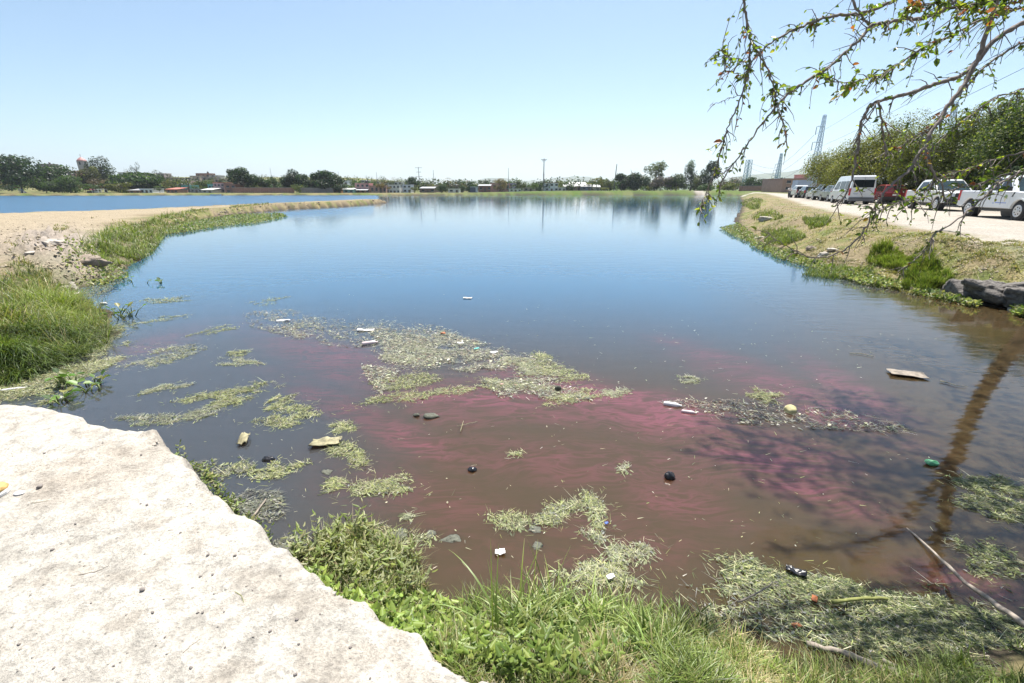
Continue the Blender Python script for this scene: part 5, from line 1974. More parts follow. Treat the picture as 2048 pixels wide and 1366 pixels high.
# near bank
NB = [(830, 1262), (900, 1200), (1000, 1188), (1100, 1195), (1250, 1200), (1400, 1232), (1480, 1262), (1600, 1330), (1740, 1338), (1850, 1320), (1990, 1290), (2060, 1270), (2060, 1390), (960, 1390), (870, 1320)]
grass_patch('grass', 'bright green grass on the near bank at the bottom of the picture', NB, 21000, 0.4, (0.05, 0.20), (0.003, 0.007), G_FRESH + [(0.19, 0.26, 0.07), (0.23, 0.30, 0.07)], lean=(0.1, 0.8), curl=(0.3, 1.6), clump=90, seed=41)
grass_patch('grass', 'dry straw tangled in the near bank grass', [(1180, 1290), (1330, 1240), (1450, 1240), (1560, 1320), (1720, 1345), (1900, 1330), (1900, 1390), (1180, 1390)], 4600, 0.4,
            (0.06, 0.17), (0.003, 0.006), G_DRY, lean=(0.5, 1.4), curl=(0, 1.2), seed=42)
grass_patch('grass', 'straw coloured stubble low on the near bank left of the green grass', [(840, 1270), (1000, 1240), (1180, 1260), (1180, 1390), (960, 1390), (880, 1320)], 5200, 0.4,
            (0.05, 0.14), (0.003, 0.006), G_DRY + G_FRESH[:2], lean=(0.4, 1.3), seed=43)
grass_patch('grass', 'broad bladed grass tussock leaning over the water at the near bank', [(1000, 1230), (1100, 1190), (1330, 1215), (1450, 1260), (1300, 1320), (1080, 1300)], 1500, 0.4,
            (0.15, 0.34), (0.006, 0.013), G_FRESH + [(0.19, 0.26, 0.07)], lean=(0.1, 0.7), curl=(0.5, 2.0), seg=6, seed=44)


def leaves(P, nrm, axis, L, Wd, col, fold=0.25):
    """pointed leaves, each two folded halves"""
    n = len(P)
    a = axis / np.linalg.norm(axis, axis=1)[:, None]
    s = np.cross(nrm, a)
    s /= np.linalg.norm(s, axis=1)[:, None] + 1e-9
    u = np.cross(a, s)
    L, Wd = L[:, None], Wd[:, None]
    b = P
    up = u * Wd * fold
    l1, l2 = P + a * L * .3 + s * Wd * .46 + up, P + a * L * .68 + s * Wd * .36 + up
    r1, r2 = P + a * L * .3 - s * Wd * .46 + up, P + a * L * .68 - s * Wd * .36 + up
    tip = P + a * L - u * L * 0.08
    V = np.stack([b, l1, l2, tip, r2, r1], 1)
    idx = np.arange(n * 6).reshape(n, 6)
    Fc = np.concatenate([idx[:, [0, 1, 2, 3]], idx[:, [0, 3, 4, 5]]])
    return V.reshape(-1, 3), Fc, np.repeat(np.clip(col, 0, 1), 6, 0)


def weeds(name, label, poly, n, z0, hr, lr, pal, per=9, seed=5, ratio=0.42, kind='stuff'):
    """leafy herbs: thin stems with pairs of leaves"""
    r = np.random.default_rng(seed)
    q = in_px(poly, n, r)
    P = ground_at(q, z0)
    h = r.uniform(*hr, n)
    az = r.uniform(0, 2 * np.pi, n)
    lean = r.uniform(0.05, 0.8, n)
    top = P + np.stack([np.cos(az) * np.sin(lean) * h, np.sin(az) * np.sin(lean) * h, np.cos(lean) * h], -1)
    parts = []
    for k in range(per):
        t = (k + 0.6) / per
        b = P * (1 - t) + top * t
        la = az + k * 2.4 + r.uniform(-.4, .4, n)
        el = r.uniform(-0.1, 0.8, n)
        ax = np.stack([np.cos(la) * np.cos(el), np.sin(la) * np.cos(el), np.sin(el)], -1)
        nr = np.cross(ax, np.stack([-np.sin(la), np.cos(la), 0 * la], -1)) * -1 + r.normal(size=(n, 3)) * .25
        L = r.uniform(*lr, n) * (0.7 + 0.5 * (1 - abs(t - .6)))
        parts.append(leaves(b, nr, ax, L, L * ratio, pick_cols(n, pal, r)))
    dirv = top - P
    V, Fc, C = blades(P, az, lean, 0 * az, h, np.full(n, 0.004), pick_cols(n, [(0.10, 0.12, 0.04)], r), 2, r)
    parts.append((V, Fc, C))
    V, Fc, C = join(parts)
    return tag(npmesh(name, V, Fc, M_GRASS, C), label, kind=kind)


weeds('weeds', 'fine leaved weeds crowding the edge of the dirt ledge', [(575, 1125), (640, 1060), (700, 1045), (780, 1075), (830, 1120), (860, 1180), (830, 1220), (760, 1205), (700, 1180), (650, 1150)], 210, 0.05,
      (0.04, 0.24), (0.03, 0.065), [(0.16, 0.20, 0.05), (0.22, 0.26, 0.07), (0.12, 0.15, 0.04), (0.27, 0.29, 0.13), (0.20, 0.22, 0.10), (0.34, 0.34, 0.19)], 10, 51, 0.3)
weeds('weeds', 'broad leaved light green weeds along the ledge foot', [(690, 1195), (740, 1180), (800, 1180), (900, 1215), (960, 1250), (1000, 1320), (1010, 1366), (960, 1350), (860, 1330), (780, 1275), (700, 1232), (630, 1185), (600, 1150), (640, 1150)], 380, 0.2,
      (0.04, 0.14), (0.025, 0.055), [(0.20, 0.27, 0.05), (0.25, 0.32, 0.075), (0.13, 0.19, 0.035)], 8, 52, 0.6)
weeds('weeds', 'leafy green weeds mixed in the grass of the near bank', [(880, 1260), (1000, 1215), (1180, 1225), (1300, 1290), (1200, 1366), (980, 1366)], 230, 0.35,
      (0.05, 0.2), (0.03, 0.075), [(0.15, 0.21, 0.04), (0.22, 0.28, 0.065), (0.10, 0.15, 0.03)], 7, 53, 0.35)
weeds('weeds', 'small leaf clusters at the broken edge of the dirt ledge', [(335, 900), (370, 925), (400, 965), (455, 1030), (530, 1095), (560, 1120), (545, 1085), (470, 1020), (420, 950), (372, 912), (345, 893)], 90, 0.05,
      (0.05, 0.16), (0.02, 0.045), G_FRESH, 7, 54, 0.5)
grass_patch('grass', 'fine green grass growing between the weeds at the ledge', [(590, 1125), (650, 1060), (740, 1060), (830, 1120), (880, 1200), (990, 1240), (1000, 1330), (960, 1350), (860, 1310), (740, 1235), (650, 1170)], 4200, 0.1, (0.06, 0.22), (0.003, 0.007), G_FRESH + G_DRY[:3] + [(0.26, 0.29, 0.10)], lean=(0.1, 1.1), curl=(0.3, 1.8), seed=46)
grass_patch('grass', 'dry stalks standing among the weeds at the ledge', [(600, 1110), (700, 1060), (820, 1110), (850, 1190), (760, 1190), (660, 1140)], 900, 0.1, (0.10, 0.32), (0.002, 0.004), G_DRY + G_FLOAT, lean=(0.0, 1.2), curl=(-.3, 1.0), seed=45)


def tall_plant():
    q = ground_at(np.array([[1000.0, 1275.0]]), 0.35)[0]
    root = empty('tall_grass_plant', q, 0, 'tall arching reed grass rising highest in the near bank vegetation', 'plant')
    r = np.random.default_rng(8)
    spec = [(1.65, .10, .16, .62, .010), (2.3, .35, 1.5, .62, .014), (1.0, .35, .8, .55, .013), (.4, .5, 1.3, .5, .012), (2.9, .5, 1.6, .5, .013), (1.5, .3, .4, .5, .011),
            (1.9, .2, .6, .45, .010), (3.6, .6, 1.4, .42, .010), (5.5, .6, 1.2, .4, .012), (0.1, .7, 1.3, .42, .010)]
    for az, le, cu, L, w in spec:
        V, Fc, C = blades(np.zeros((1, 3)) + r.normal(size=(1, 3)) * [.02, .02, 0], np.array([az]), np.array([le]), np.array([cu]), np.array([L]), np.array([w]), pick_cols(1, [(0.16, 0.22, 0.05), (0.2, 0.25, 0.07)], r), 10, r)
        npmesh('blade', V, Fc, M_GRASS, C, parent=root)


tall_plant()


# ------------------------------------------------------------------ stones, lumps and rubbish
def blob(name, label, cat, loc, size, mat, seed=0, rough=0.35, n=14, group=None, rz=0.0, flat=0.0, parent=None, boxy=0.0):
    r = np.random.default_rng(seed)
    u, v = np.meshgrid(np.linspace(0, 2 * np.pi, 2 * n, endpoint=False), np.linspace(0.001, np.pi - 0.001, n), indexing='ij')
    d = np.stack([np.cos(u) * np.sin(v), np.sin(u) * np.sin(v), np.cos(v)], -1).reshape(-1, 3)
    off = r.uniform(0, 50, 3)
    q = d * 1.3 + off
    k = 1 + rough * (fbm(q[:, 0] * 1.1 + q[:, 2], q[:, 1] * 1.1 - q[:, 2] * .7, 3, seed) + 0.5 * np.abs(fbm(q[:, 1] * 2.5 - q[:, 2], q[:, 2] * 2.5 + q[:, 0], 3, seed + 1)))
    k = k + rough * 0.28 * np.abs(fbm(q[:, 0] * 6 - q[:, 2] * 3, q[:, 1] * 6 + q[:, 2] * 4, 3, seed + 2))
    k = k * np.max(np.abs(d), axis=1) ** (-boxy)
    # planar facets
    for _ in range(7):
        nn = r.normal(size=3)
        nn /= np.linalg.norm(nn)
        c = r.uniform(0.74, 0.95)
        dd = d @ nn
        k = np.where(dd * k > c, c / np.maximum(dd, 1e-3), k)
    P = d * k[:, None] * np.array(size) / 2
    if flat:
        P[:, 2] = np.maximum(P[:, 2], -size[2] * flat)
    i, j = np.meshgrid(np.arange(2 * n), np.arange(n - 1), indexing='ij')
    i2 = (i + 1) % (2 * n)
    Fc = np.stack([i * n + j, i * n + j + 1, i2 * n + j + 1, i2 * n + j], -1).reshape(-1, 4)
    o = npmesh(name, P, Fc, mat, None, smooth=True, parent=parent)
    o.location = loc
    o.rotation_euler = (0, 0, rz)
    return tag(o, label, cat, group)


M_STONE = mat_plain('pale_stone', (0.40, 0.36, 0.31), 0.9, 0.25, 9, 0.02)
M_STONE2 = mat_plain('brown_stone', (0.24, 0.195, 0.155), 0.95, 0.35, 12, 0.03)
M_DARKST = mat_plain('dark_concrete', (0.13, 0.118, 0.108), 0.95, 0.75, 11, 0.10)
M_PEB = mat_plain('pebble_stone', (0.20, 0.175, 0.16), 0.85, 0.3, 40, 0.003)
M_SCUM = mat_plain('grey_scum', (0.085, 0.088, 0.065), 0.75, 0.5, 45, 0.012)
M_BAG = mat_plain('black_bag', (0.018, 0.018, 0.022), 0.25, 0.3, 30, 0.01)
M_PINKP = mat_plain('pinkish_plastic', (0.62, 0.50, 0.50), 0.4, 0.12, 25)
M_GREENP = mat_plain('green_plastic', (0.10, 0.34, 0.16), 0.2, 0.4, 30)
M_CARD = mat_plain('wet_card', (0.24, 0.215, 0.125), 0.7, 0.7, 22, 0.006)
M_ORANGE = mat_plain('orange_leaf', (0.36, 0.11, 0.03), 0.6, 0.2, 20)
M_WOOD = mat_plain('grey_driftwood', (0.26, 0.22, 0.18), 0.9, 0.4, 22, 0.006)
M_WOODG = mat_plain('mossy_wood', (0.20, 0.21, 0.06), 0.8, 0.3, 22, 0.004)


def rock(label, px, py, z, w, h, mat, seed, cat='rock', name='rock', group='stones on the banks', dep=0.8, rz=None, sink=0.42):
    p = ground_at(np.array([[px, py]], float), z)[0]
    s = w / F * (p[1] * CO - (p[2] - H) * SI)
    return blob(name, label, cat, (p[0], p[1], p[2] + s * h * (0.5 - sink)), (s, s * dep, s * h), mat, seed, 0.6, 26, group, seed * 0.7 if rz is None else rz, boxy=0.85 if cat == 'concrete block' else 0.15)


rock('pale boulder high on the far part of the right bank', 1535, 441, 0.6, 26, 0.62, M_STONE, 3)
rock('flat pale stone at the waterline below the pale boulder', 1517, 477, 0.15, 18, 0.4, M_STONE, 4)
rock('pointed pale stone half way along the right bank waterline', 1650, 512, 0.3, 26, 0.55, M_STONE, 5)
rock('brown rock just above the pointed pale stone', 1622, 499, 0.5, 24, 0.6, M_STONE2, 6)
rock('grey slab leaning beside the pointed pale stone', 1664, 500, 0.5, 22, 0.3, M_STONE, 7)
rock('small pale stone among the water plants of the right bank', 1698, 543, 0.1, 14, 0.5, M_STONE, 8)
rock('big eroded grey rock on the left bank notch', 172, 522, 0.3, 44, 0.45, M_STONE2, 9)
rock('long pale rock above the notch of the left bank', 118, 500, 0.5, 46, 0.35, M_STONE, 10)
rock('dark undercut rock at the water in the left notch', 198, 533, 0.1, 34, 0.5, M_STONE2, 11)
rock('rounded white stone below the left notch', 136, 548, 0.2, 19, 0.8, M_STONE, 12)
rock('flat layered stone at the edge of the left notch', 130, 562, 0.12, 34, 0.35, M_STONE, 13)
rock('small layered stone below the flat layered stone', 140, 571, 0.06, 24, 0.4, M_STONE2, 14)
rock('smooth pale stone half buried in grass on the left bank', 70, 524, 0.5, 26, 0.4, M_STONE, 15)
rock('white flat stone lying in the shallows of the left notch', 138, 589, 0.02, 28, 0.2, M_STONE, 16)
rock('small pale stone in the trampled grass at the left edge', 16, 643, 0.6, 12, 0.5, M_STONE, 17)

# broken concrete at the right edge of the right bank
CB = 'broken concrete blocks in the right bank'
for k, (px, py, w, h, lab) in enumerate(((1925, 592, 62, 0.5, 'leftmost dark concrete block behind hanging dry roots'), (1975, 601, 68, 0.58, 'tallest broken concrete block with pale top'),
                                         (2030, 612, 76, 0.5, 'dark concrete block cut by the right edge'), (2004, 595, 60, 0.55, 'concrete block wedged behind the tallest block'))):
    rock(lab, px, py, 0.05, w, h, M_DARKST, 60 + k, 'concrete block', 'concrete_block', CB, 0.9, 0.3 * k, 0.05)
rock('pale slab at the water below the concrete blocks', 2040, 622, 0.02, 44, 0.25, M_STONE, 66, 'slab', 'slab', CB)
grass_patch('dry_roots', 'tangle of dry roots hanging over the concrete blocks', [(1900, 535), (1965, 533), (1960, 575), (1925, 600), (1900, 590)], 1100, 0.45, (0.2, 0.55), (0.004, 0.008), G_DRY, lean=(1.4, 2.6), curl=(0, .8), seed=71)


grass_patch('grass', 'dry grass drooping over the top of the concrete blocks', [(1890, 532), (2060, 552), (2060, 575), (1960, 556), (1890, 545)], 1600, 0.7, (0.08, 0.22), (0.004, 0.009), G_DRY + G_FRESH[:2], lean=(0.6, 1.6), curl=(0.2, 1.4), seed=72)


# clods on the spit and the right bank: nobody could count them
def clods(label, poly, n, z0, sr, mat, seed):
    r = np.random.default_rng(seed)
    P = ground_at(in_px(poly, n, r), z0)
    P = P[P[:, 2] > 0.02]
    base = np.array([[1, 0, 0], [0, 1, 0], [-1, 0, 0], [0, -1, 0], [0, 0, .8], [0, 0, -.5]], float)
    tri = np.array([[0, 1, 4], [1, 2, 4], [2, 3, 4], [3, 0, 4], [1, 0, 5], [2, 1, 5], [3, 2, 5], [0, 3, 5]])
    m = len(P)
    s = r.uniform(*sr, m) * r.uniform(0.4, 1, m)
    s = np.maximum(s, 0.0007 * np.linalg.norm(P, axis=1))
    a = r.uniform(0, 6.28, m)
    R = np.zeros((m, 3, 3))
    R[:, 0, 0] = np.cos(a); R[:, 0, 1] = -np.sin(a); R[:, 1, 0] = np.sin(a); R[:, 1, 1] = np.cos(a); R[:, 2, 2] = 1
    B = base[None] * r.uniform(0.5, 1.3, (m, 6, 1)) * s[:, None, None]
    V = np.einsum('mij,mkj->mki', R, B) + P[:, None]
    Fc = (tri[None] + (np.arange(m) * 6)[:, None, None]).reshape(-1, 3)
    o = npmesh('clods', V.reshape(-1, 3), Fc, mat)
    return tag(o, label, kind='stuff')


M_CLOD = mat_plain('dry_clod', (0.33, 0.275, 0.20), 0.95, 0.25, 20, 0.01)
clods('crumbled earth clods scattered over the dirt spit', [(0, 430), (300, 418), (560, 409), (770, 404), (640, 412), (440, 428), (330, 428), (160, 465), (0, 500)], 1900, 0.6, (0.02, 0.06), M_CLOD, 81)
clods('earth clods in the eroded notch of the left bank', [(0, 490), (90, 480), (180, 490), (215, 530), (160, 570), (110, 555), (60, 530), (0, 535)], 800, 0.4, (0.02, 0.08), M_CLOD, 82)
clods('clods and stones along the rim of the dirt spit', [(400, 430), (560, 414), (700, 407), (775, 403), (775, 406), (640, 416), (470, 431)], 1100, 0.2, (0.05, 0.22), M_STONE2, 83)
clods('earth clods over the right bank', RB, 3000, 0.7, (0.015, 0.06), M_CLOD, 84)
clods('gravel and grit on the dirt road', [(1540, 391), (1600, 405), (1700, 424), (2048, 495), (2048, 445), (1850, 430), (1650, 405)], 1500, 1.08, (0.01, 0.03), M_STONE, 85)
clods('grit and small stones scattered over the dirt ledge', [(0, 812), (140, 836), (300, 872), (400, 975), (540, 1100), (690, 1200), (870, 1315), (960, 1366), (0, 1366)], 2600, 0.8, (0.002, 0.008), M_STONE2, 86)
clods('crumbled rim of the dirt ledge', [(300, 872), (330, 905), (400, 975), (540, 1100), (690, 1200), (870, 1315), (940, 1366), (900, 1366), (820, 1300), (660, 1190), (500, 1090), (380, 975), (290, 885)], 900, 0.8, (0.006, 0.02), M_STONE, 87)

PEBBLES = [(93, 1170 + 0, 26, 'dark')]
pts = [(35, 1283, 12), (102, 1092, 9), (383, 1340, 10), (395, 1224, 9), (405, 1223, 7), (593, 1237, 10), (448, 1222, 7), (283, 1175, 12), (415, 1107, 8), (293, 1005, 8), (280, 1003, 6),
       (78, 970, 14), (227, 1330, 7), (107, 1334, 9), (305, 1223, 8), (400, 1150, 8), (425, 1148, 9), (470, 1110, 7), (360, 1062, 6), (205, 885, 6), (89, 905, 7), (282, 908, 6), (590, 1345, 11),
       (740, 1352, 9), (597, 1285, 7), (450, 1295, 6), (505, 1180, 6), (540, 1262, 7), (330, 1275, 6), (180, 1200, 6), (250, 1225, 6), (150, 1045, 6), (560, 1150, 6), (640, 1225, 7), (700, 1290, 7)]
for k, (px, py, w) in enumerate(pts):
    p = at(px, py, 0.81)
    z = hz1(p[0], p[1])
    s = (0.6 + 0.4 * ((k * 37) % 10) / 10) * w / F * (p[1] * CO - (z - H) * SI)
    blob('pebble', 'dark pebble lying loose on the pale dirt ledge', 'pebble', (p[0], p[1], z + s * .2), (s, s * .75, s * .6), M_PEB, 200 + k, 0.3, 8, 'pebbles on the dirt ledge', k * 1.3)
p = at(36, 983, 0.81)
blob('white_stone', 'flat white chip of stone on the dirt beside the shoe', 'stone', (p[0], p[1], hz1(p[0], p[1]) + .006), (.055, .04, .015), M_PLASTIC, 5, 0.3, 8)


def twig_thing(name, label, cat, pts, r0, r1, mat, z=0.02, group=None, jit=0.0, seed=0, ground=False):
    rr = random.Random(seed)
    P = []
    for q in pts:
        zz = q[2] if len(q) > 2 else z
        a = at(q[0], q[1], zz)
        if ground:
            a = ground_at(np.array([[q[0], q[1]]], float), zz)[0]
            a[2] += 0.01 + r0
        P.append(Vector(a))
    Q = []
    for i in range(len(P) - 1):
        for k in range(4):
            t = k / 4
            Q.append(P[i].lerp(P[i + 1], t) + Vector((rr.uniform(-1, 1), rr.uniform(-1, 1), rr.uniform(-.4, .4))) * jit)
    Q.append(P[-1])
    c = Q[0].copy()
    m = MB()
    n = len(Q)
    m.tube([q - c for q in Q], [(r0 + (r1 - r0) * i / (n - 1)) * rr.uniform(.85, 1.15) for i in range(n)], 7)
    o = m.build(name, mat, None, True)
    o.location = c
    return tag(o, label, cat, group)


twig_thing('straw', 'dry straw lying on the dirt ledge', 'straw', [(157, 1150), (190, 1142), (218, 1130)], .0016, .001, M_WOOD, .82, 'dry stalks on the dirt ledge', .003, 1, True)
twig_thing('straw', 'thin dry stalk near the shoe on the dirt ledge', 'straw', [(60, 1006), (80, 1003), (96, 1000)], .0014, .001, M_CARD, .82, 'dry stalks on the dirt ledge', .002, 2, True)
twig_thing('straw', 'short bent grass stalk near the rim of the dirt ledge', 'straw', [(470, 1183), (483, 1192), (488, 1205)], .0012, .0008, M_WOODG, .82, 'dry stalks on the dirt ledge', .002, 3, True)
twig_thing('straw', 'curved dry stalk in the lower part of the dirt ledge', 'straw', [(368, 1305), (383, 1290), (400, 1278)], .0012, .0008, M_WOOD, .82, 'dry stalks on the dirt ledge', .003, 4, True)


def shoe():
    p = at(1.0, 985, 0.8)
    z = hz1(p[0], p[1])
    root = empty('shoe', (p[0], p[1], z), math.radians(18), 'tan shoe tip with pale sole at the left edge of the dirt ledge', 'shoe')
    # toe points to +x, the toe cap reaches into the picture
    st = [(-.26, .035, .11), (-.22, .040, .12), (-.14, .040, .10), (-.06, .048, .075), (0.0, .050, .055), (.025, .036, .045), (.036, .012, .034)]
    for nm, mat, z0, f, grow in (('sole', M_PLASTIC, 0.0, None, .004), ('upper', mat_plain('tan_leather', (0.46, 0.29, 0.10), 0.6, 0.1, 30), .024, 1, -.003)):
        m = MB()
        prev = None
        for x, w, h in st:
            w = w + grow
            x = x * (1.0 if f else 1.04)
            top = .026 if f is None else h
            ring = [(x, -w, z0), (x, -w * 1.02, z0 + (top - z0) * .5), (x, -w * .6, top), (x, w * .6, top), (x, w * 1.02, z0 + (top - z0) * .5), (x, w, z0)]
            if prev:
                for i in range(6):
                    j = (i + 1) % 6
                    m.poly([prev[i], ring[i], ring[j], prev[j]])
            else:
                m.poly(ring)
            prev = ring
        m.poly(prev)
        m.build(nm, mat, root, True)
    m = MB()
    for k in range(4):
        x = -.16 + .03 * k
        m.bar((x, -.025, .106 - .012 * k), (x + .012, .025, .106 - .012 * k), .003, None, 5)
    m.build('laces', M_PLASTIC, root)


shoe()


# ------------------------------------------------------------------ floating weed mats
LOOSE = []


def largest_patch(P, cell):
    g = np.floor(P[:, :2] / cell).astype(int)
    cells = {}
    for i, q in enumerate(map(tuple, g)):
        cells.setdefault(q, []).append(i)
    best, seen = [], set()
    for q in cells:
        if q in seen:
            continue
        st, comp = [q], []
        seen.add(q)
        while st:
            a = st.pop()
            comp += cells[a]
            for dx in (-1, 0, 1):
                for dy in (-1, 0, 1):
                    b = (a[0] + dx, a[1] + dy)
                    if b in cells and b not in seen:
                        seen.add(b)
                        st.append(b)
        if len(comp) > len(best):
            best = comp
    m = np.zeros(len(P), bool)
    m[best] = True
    return m


def float_mat(label, cx, cy, rx, ry, ang, n, pal=None, Lr=(0.05, 0.2), seed=0, rise=0.22, name='floating_weed_mat', az=None, group='mats of weed floating near the shore', Wr=(0.002, 0.005), ragged=0.55, kind=None, bits=0.14):
    pal = pal or G_FLOAT
    r = np.random.default_rng(1000 + seed)
    t = math.radians(ang)
    m = int(n * 3.4)
    a = r.uniform(0, 2 * np.pi, m)
    rr = np.sqrt(r.random(m)) * 1.35
    u, v = np.cos(a) * rr, np.sin(a) * rr
    f1 = fbm(u * 1.2 + seed * 5, v * 2.0 + seed, 5, seed)
    f2 = fbm(u * 5 + seed * 3, v * 6, 3, seed + 50)
    keep = f1 * 1.5 * ragged / 0.55 - 0.8 * rr + 0.55 + 0.35 * f2 > r.uniform(-0.08, 0.12, m)
    u, v = u[keep][:n], v[keep][:n]
    px = cx + rx * u * math.cos(t) - ry * v * math.sin(t)
    py = cy + rx * u * math.sin(t) + ry * v * math.cos(t)
    P = at(px, py, 0.0)
    land = hz(P[:, 0], P[:, 1])
    P[:, 2] = np.maximum(land, 0) + r.uniform(-0.004, 0.018, len(P))
    if kind is None:
        big = largest_patch(P, 0.03 + 0.006 * float(P[:, 1].mean()))
        LOOSE.append(P[~big])
        P, u, v = P[big], u[big], v[big]
    k = len(P)
    dist = np.linalg.norm(P - np.array([0, 0, H]), axis=1)
    c = P.mean(0)
    main = az if az is not None else r.uniform(0, 6.28)
    aa = main + r.normal(size=k) * 0.9 + np.where(r.random(k) < 0.5, np.pi, 0)
    lean = np.where(r.random(k) < rise * 0.45, r.uniform(1.0, 1.35, k), r.uniform(1.46, 1.6, k))
    L = r.uniform(0.35 * Lr[0], 0.5 * Lr[1], k) * np.where(r.random(k) < 0.12, 2.2, 1)
    Wd = np.maximum(r.uniform(*Wr, k), 0.00075 * dist)
    tone = 1 + 0.5 * fbm(u[:k] * 2, v[:k] * 2, 3, seed + 5)
    parts = [blades(P, aa, lean, r.uniform(-0.06, 0.14, k), L, Wd, pick_cols(k, pal, r, 0.5) * tone[:, None], 3, r)]
    nf = int(k * 0.4)
    Q = P[r.integers(0, k, nf)] + r.normal(size=(nf, 3)) * [0.02, 0.02, 0]
    Q[:, 2] = np.maximum(hz(Q[:, 0], Q[:, 1]), 0) + r.uniform(0.0005, 0.004, nf)
    fa = main + r.normal(size=nf) * .8
    Lf = np.maximum(r.uniform(0.02, 0.06, nf), 0.004 * dist[r.integers(0, k, nf)])
    parts.append(leaves(Q, np.array([0, 0, 1.0]) + r.normal(size=(nf, 3)) * .02, np.stack([np.cos(fa), np.sin(fa), 0 * fa], -1), Lf, Lf * r.uniform(.15, .4, nf), pick_cols(nf, [(0.10, 0.12, 0.045), (0.17, 0.20, 0.08), (0.07, 0.08, 0.035), (0.24, 0.26, 0.13)], r, .4), 0.0))
    ns_ = int(k * 0.14) if k > 500 or kind else 0
    Q = (P - c) * [1.5, 1.5, 1]
    Q = Q[r.integers(0, k, ns_)] * r.uniform(.5, 1.1, (ns_, 1)) + c + r.normal(size=(ns_, 3)) * [.06, .06, 0]
    Q[:, 2] = np.maximum(hz(Q[:, 0], Q[:, 1]), 0) + r.uniform(0.001, 0.006, ns_)
    parts.append(blades(Q, r.uniform(0, 6.28, ns_), r.uniform(1.5, 1.58, ns_), 0 * Q[:, 0], r.uniform(*Lr, ns_) * .7, np.maximum(r.uniform(*Wr, ns_), 0.00075 * dist[r.integers(0, k, ns_)]), pick_cols(ns_, pal, r, .4), 2, r))
    nb = int(k * bits) if k > 450 else 0
    if nb:
        Q = P[r.integers(0, k, nb)] + r.normal(size=(nb, 3)) * [0.015, 0.015, 0.0]
        Q[:, 2] = np.maximum(hz(Q[:, 0], Q[:, 1]), 0) + r.uniform(0.002, 0.012, nb)
        ax = np.stack([np.cos(aa[:nb]), np.sin(aa[:nb]), 0 * aa[:nb]], -1)
        nr = np.array([0, 0, 1.0]) + r.normal(size=(nb, 3)) * .25
        Lb = np.maximum(r.uniform(0.012, 0.035, nb), 0.003 * dist[:nb])
        parts.append(leaves(Q, nr, ax, Lb, Lb * .5, pick_cols(nb, G_GREY + pal[:2], r, .4)))
    V, Fc, C = join(parts)
    o = npmesh(name, V - c * [1, 1, 0], Fc, M_WEED, C)
    o.location = (c[0], c[1], 0)
    if kind:
        return tag(o, label, kind=kind)
    return tag(o, label, 'weed mat', group)


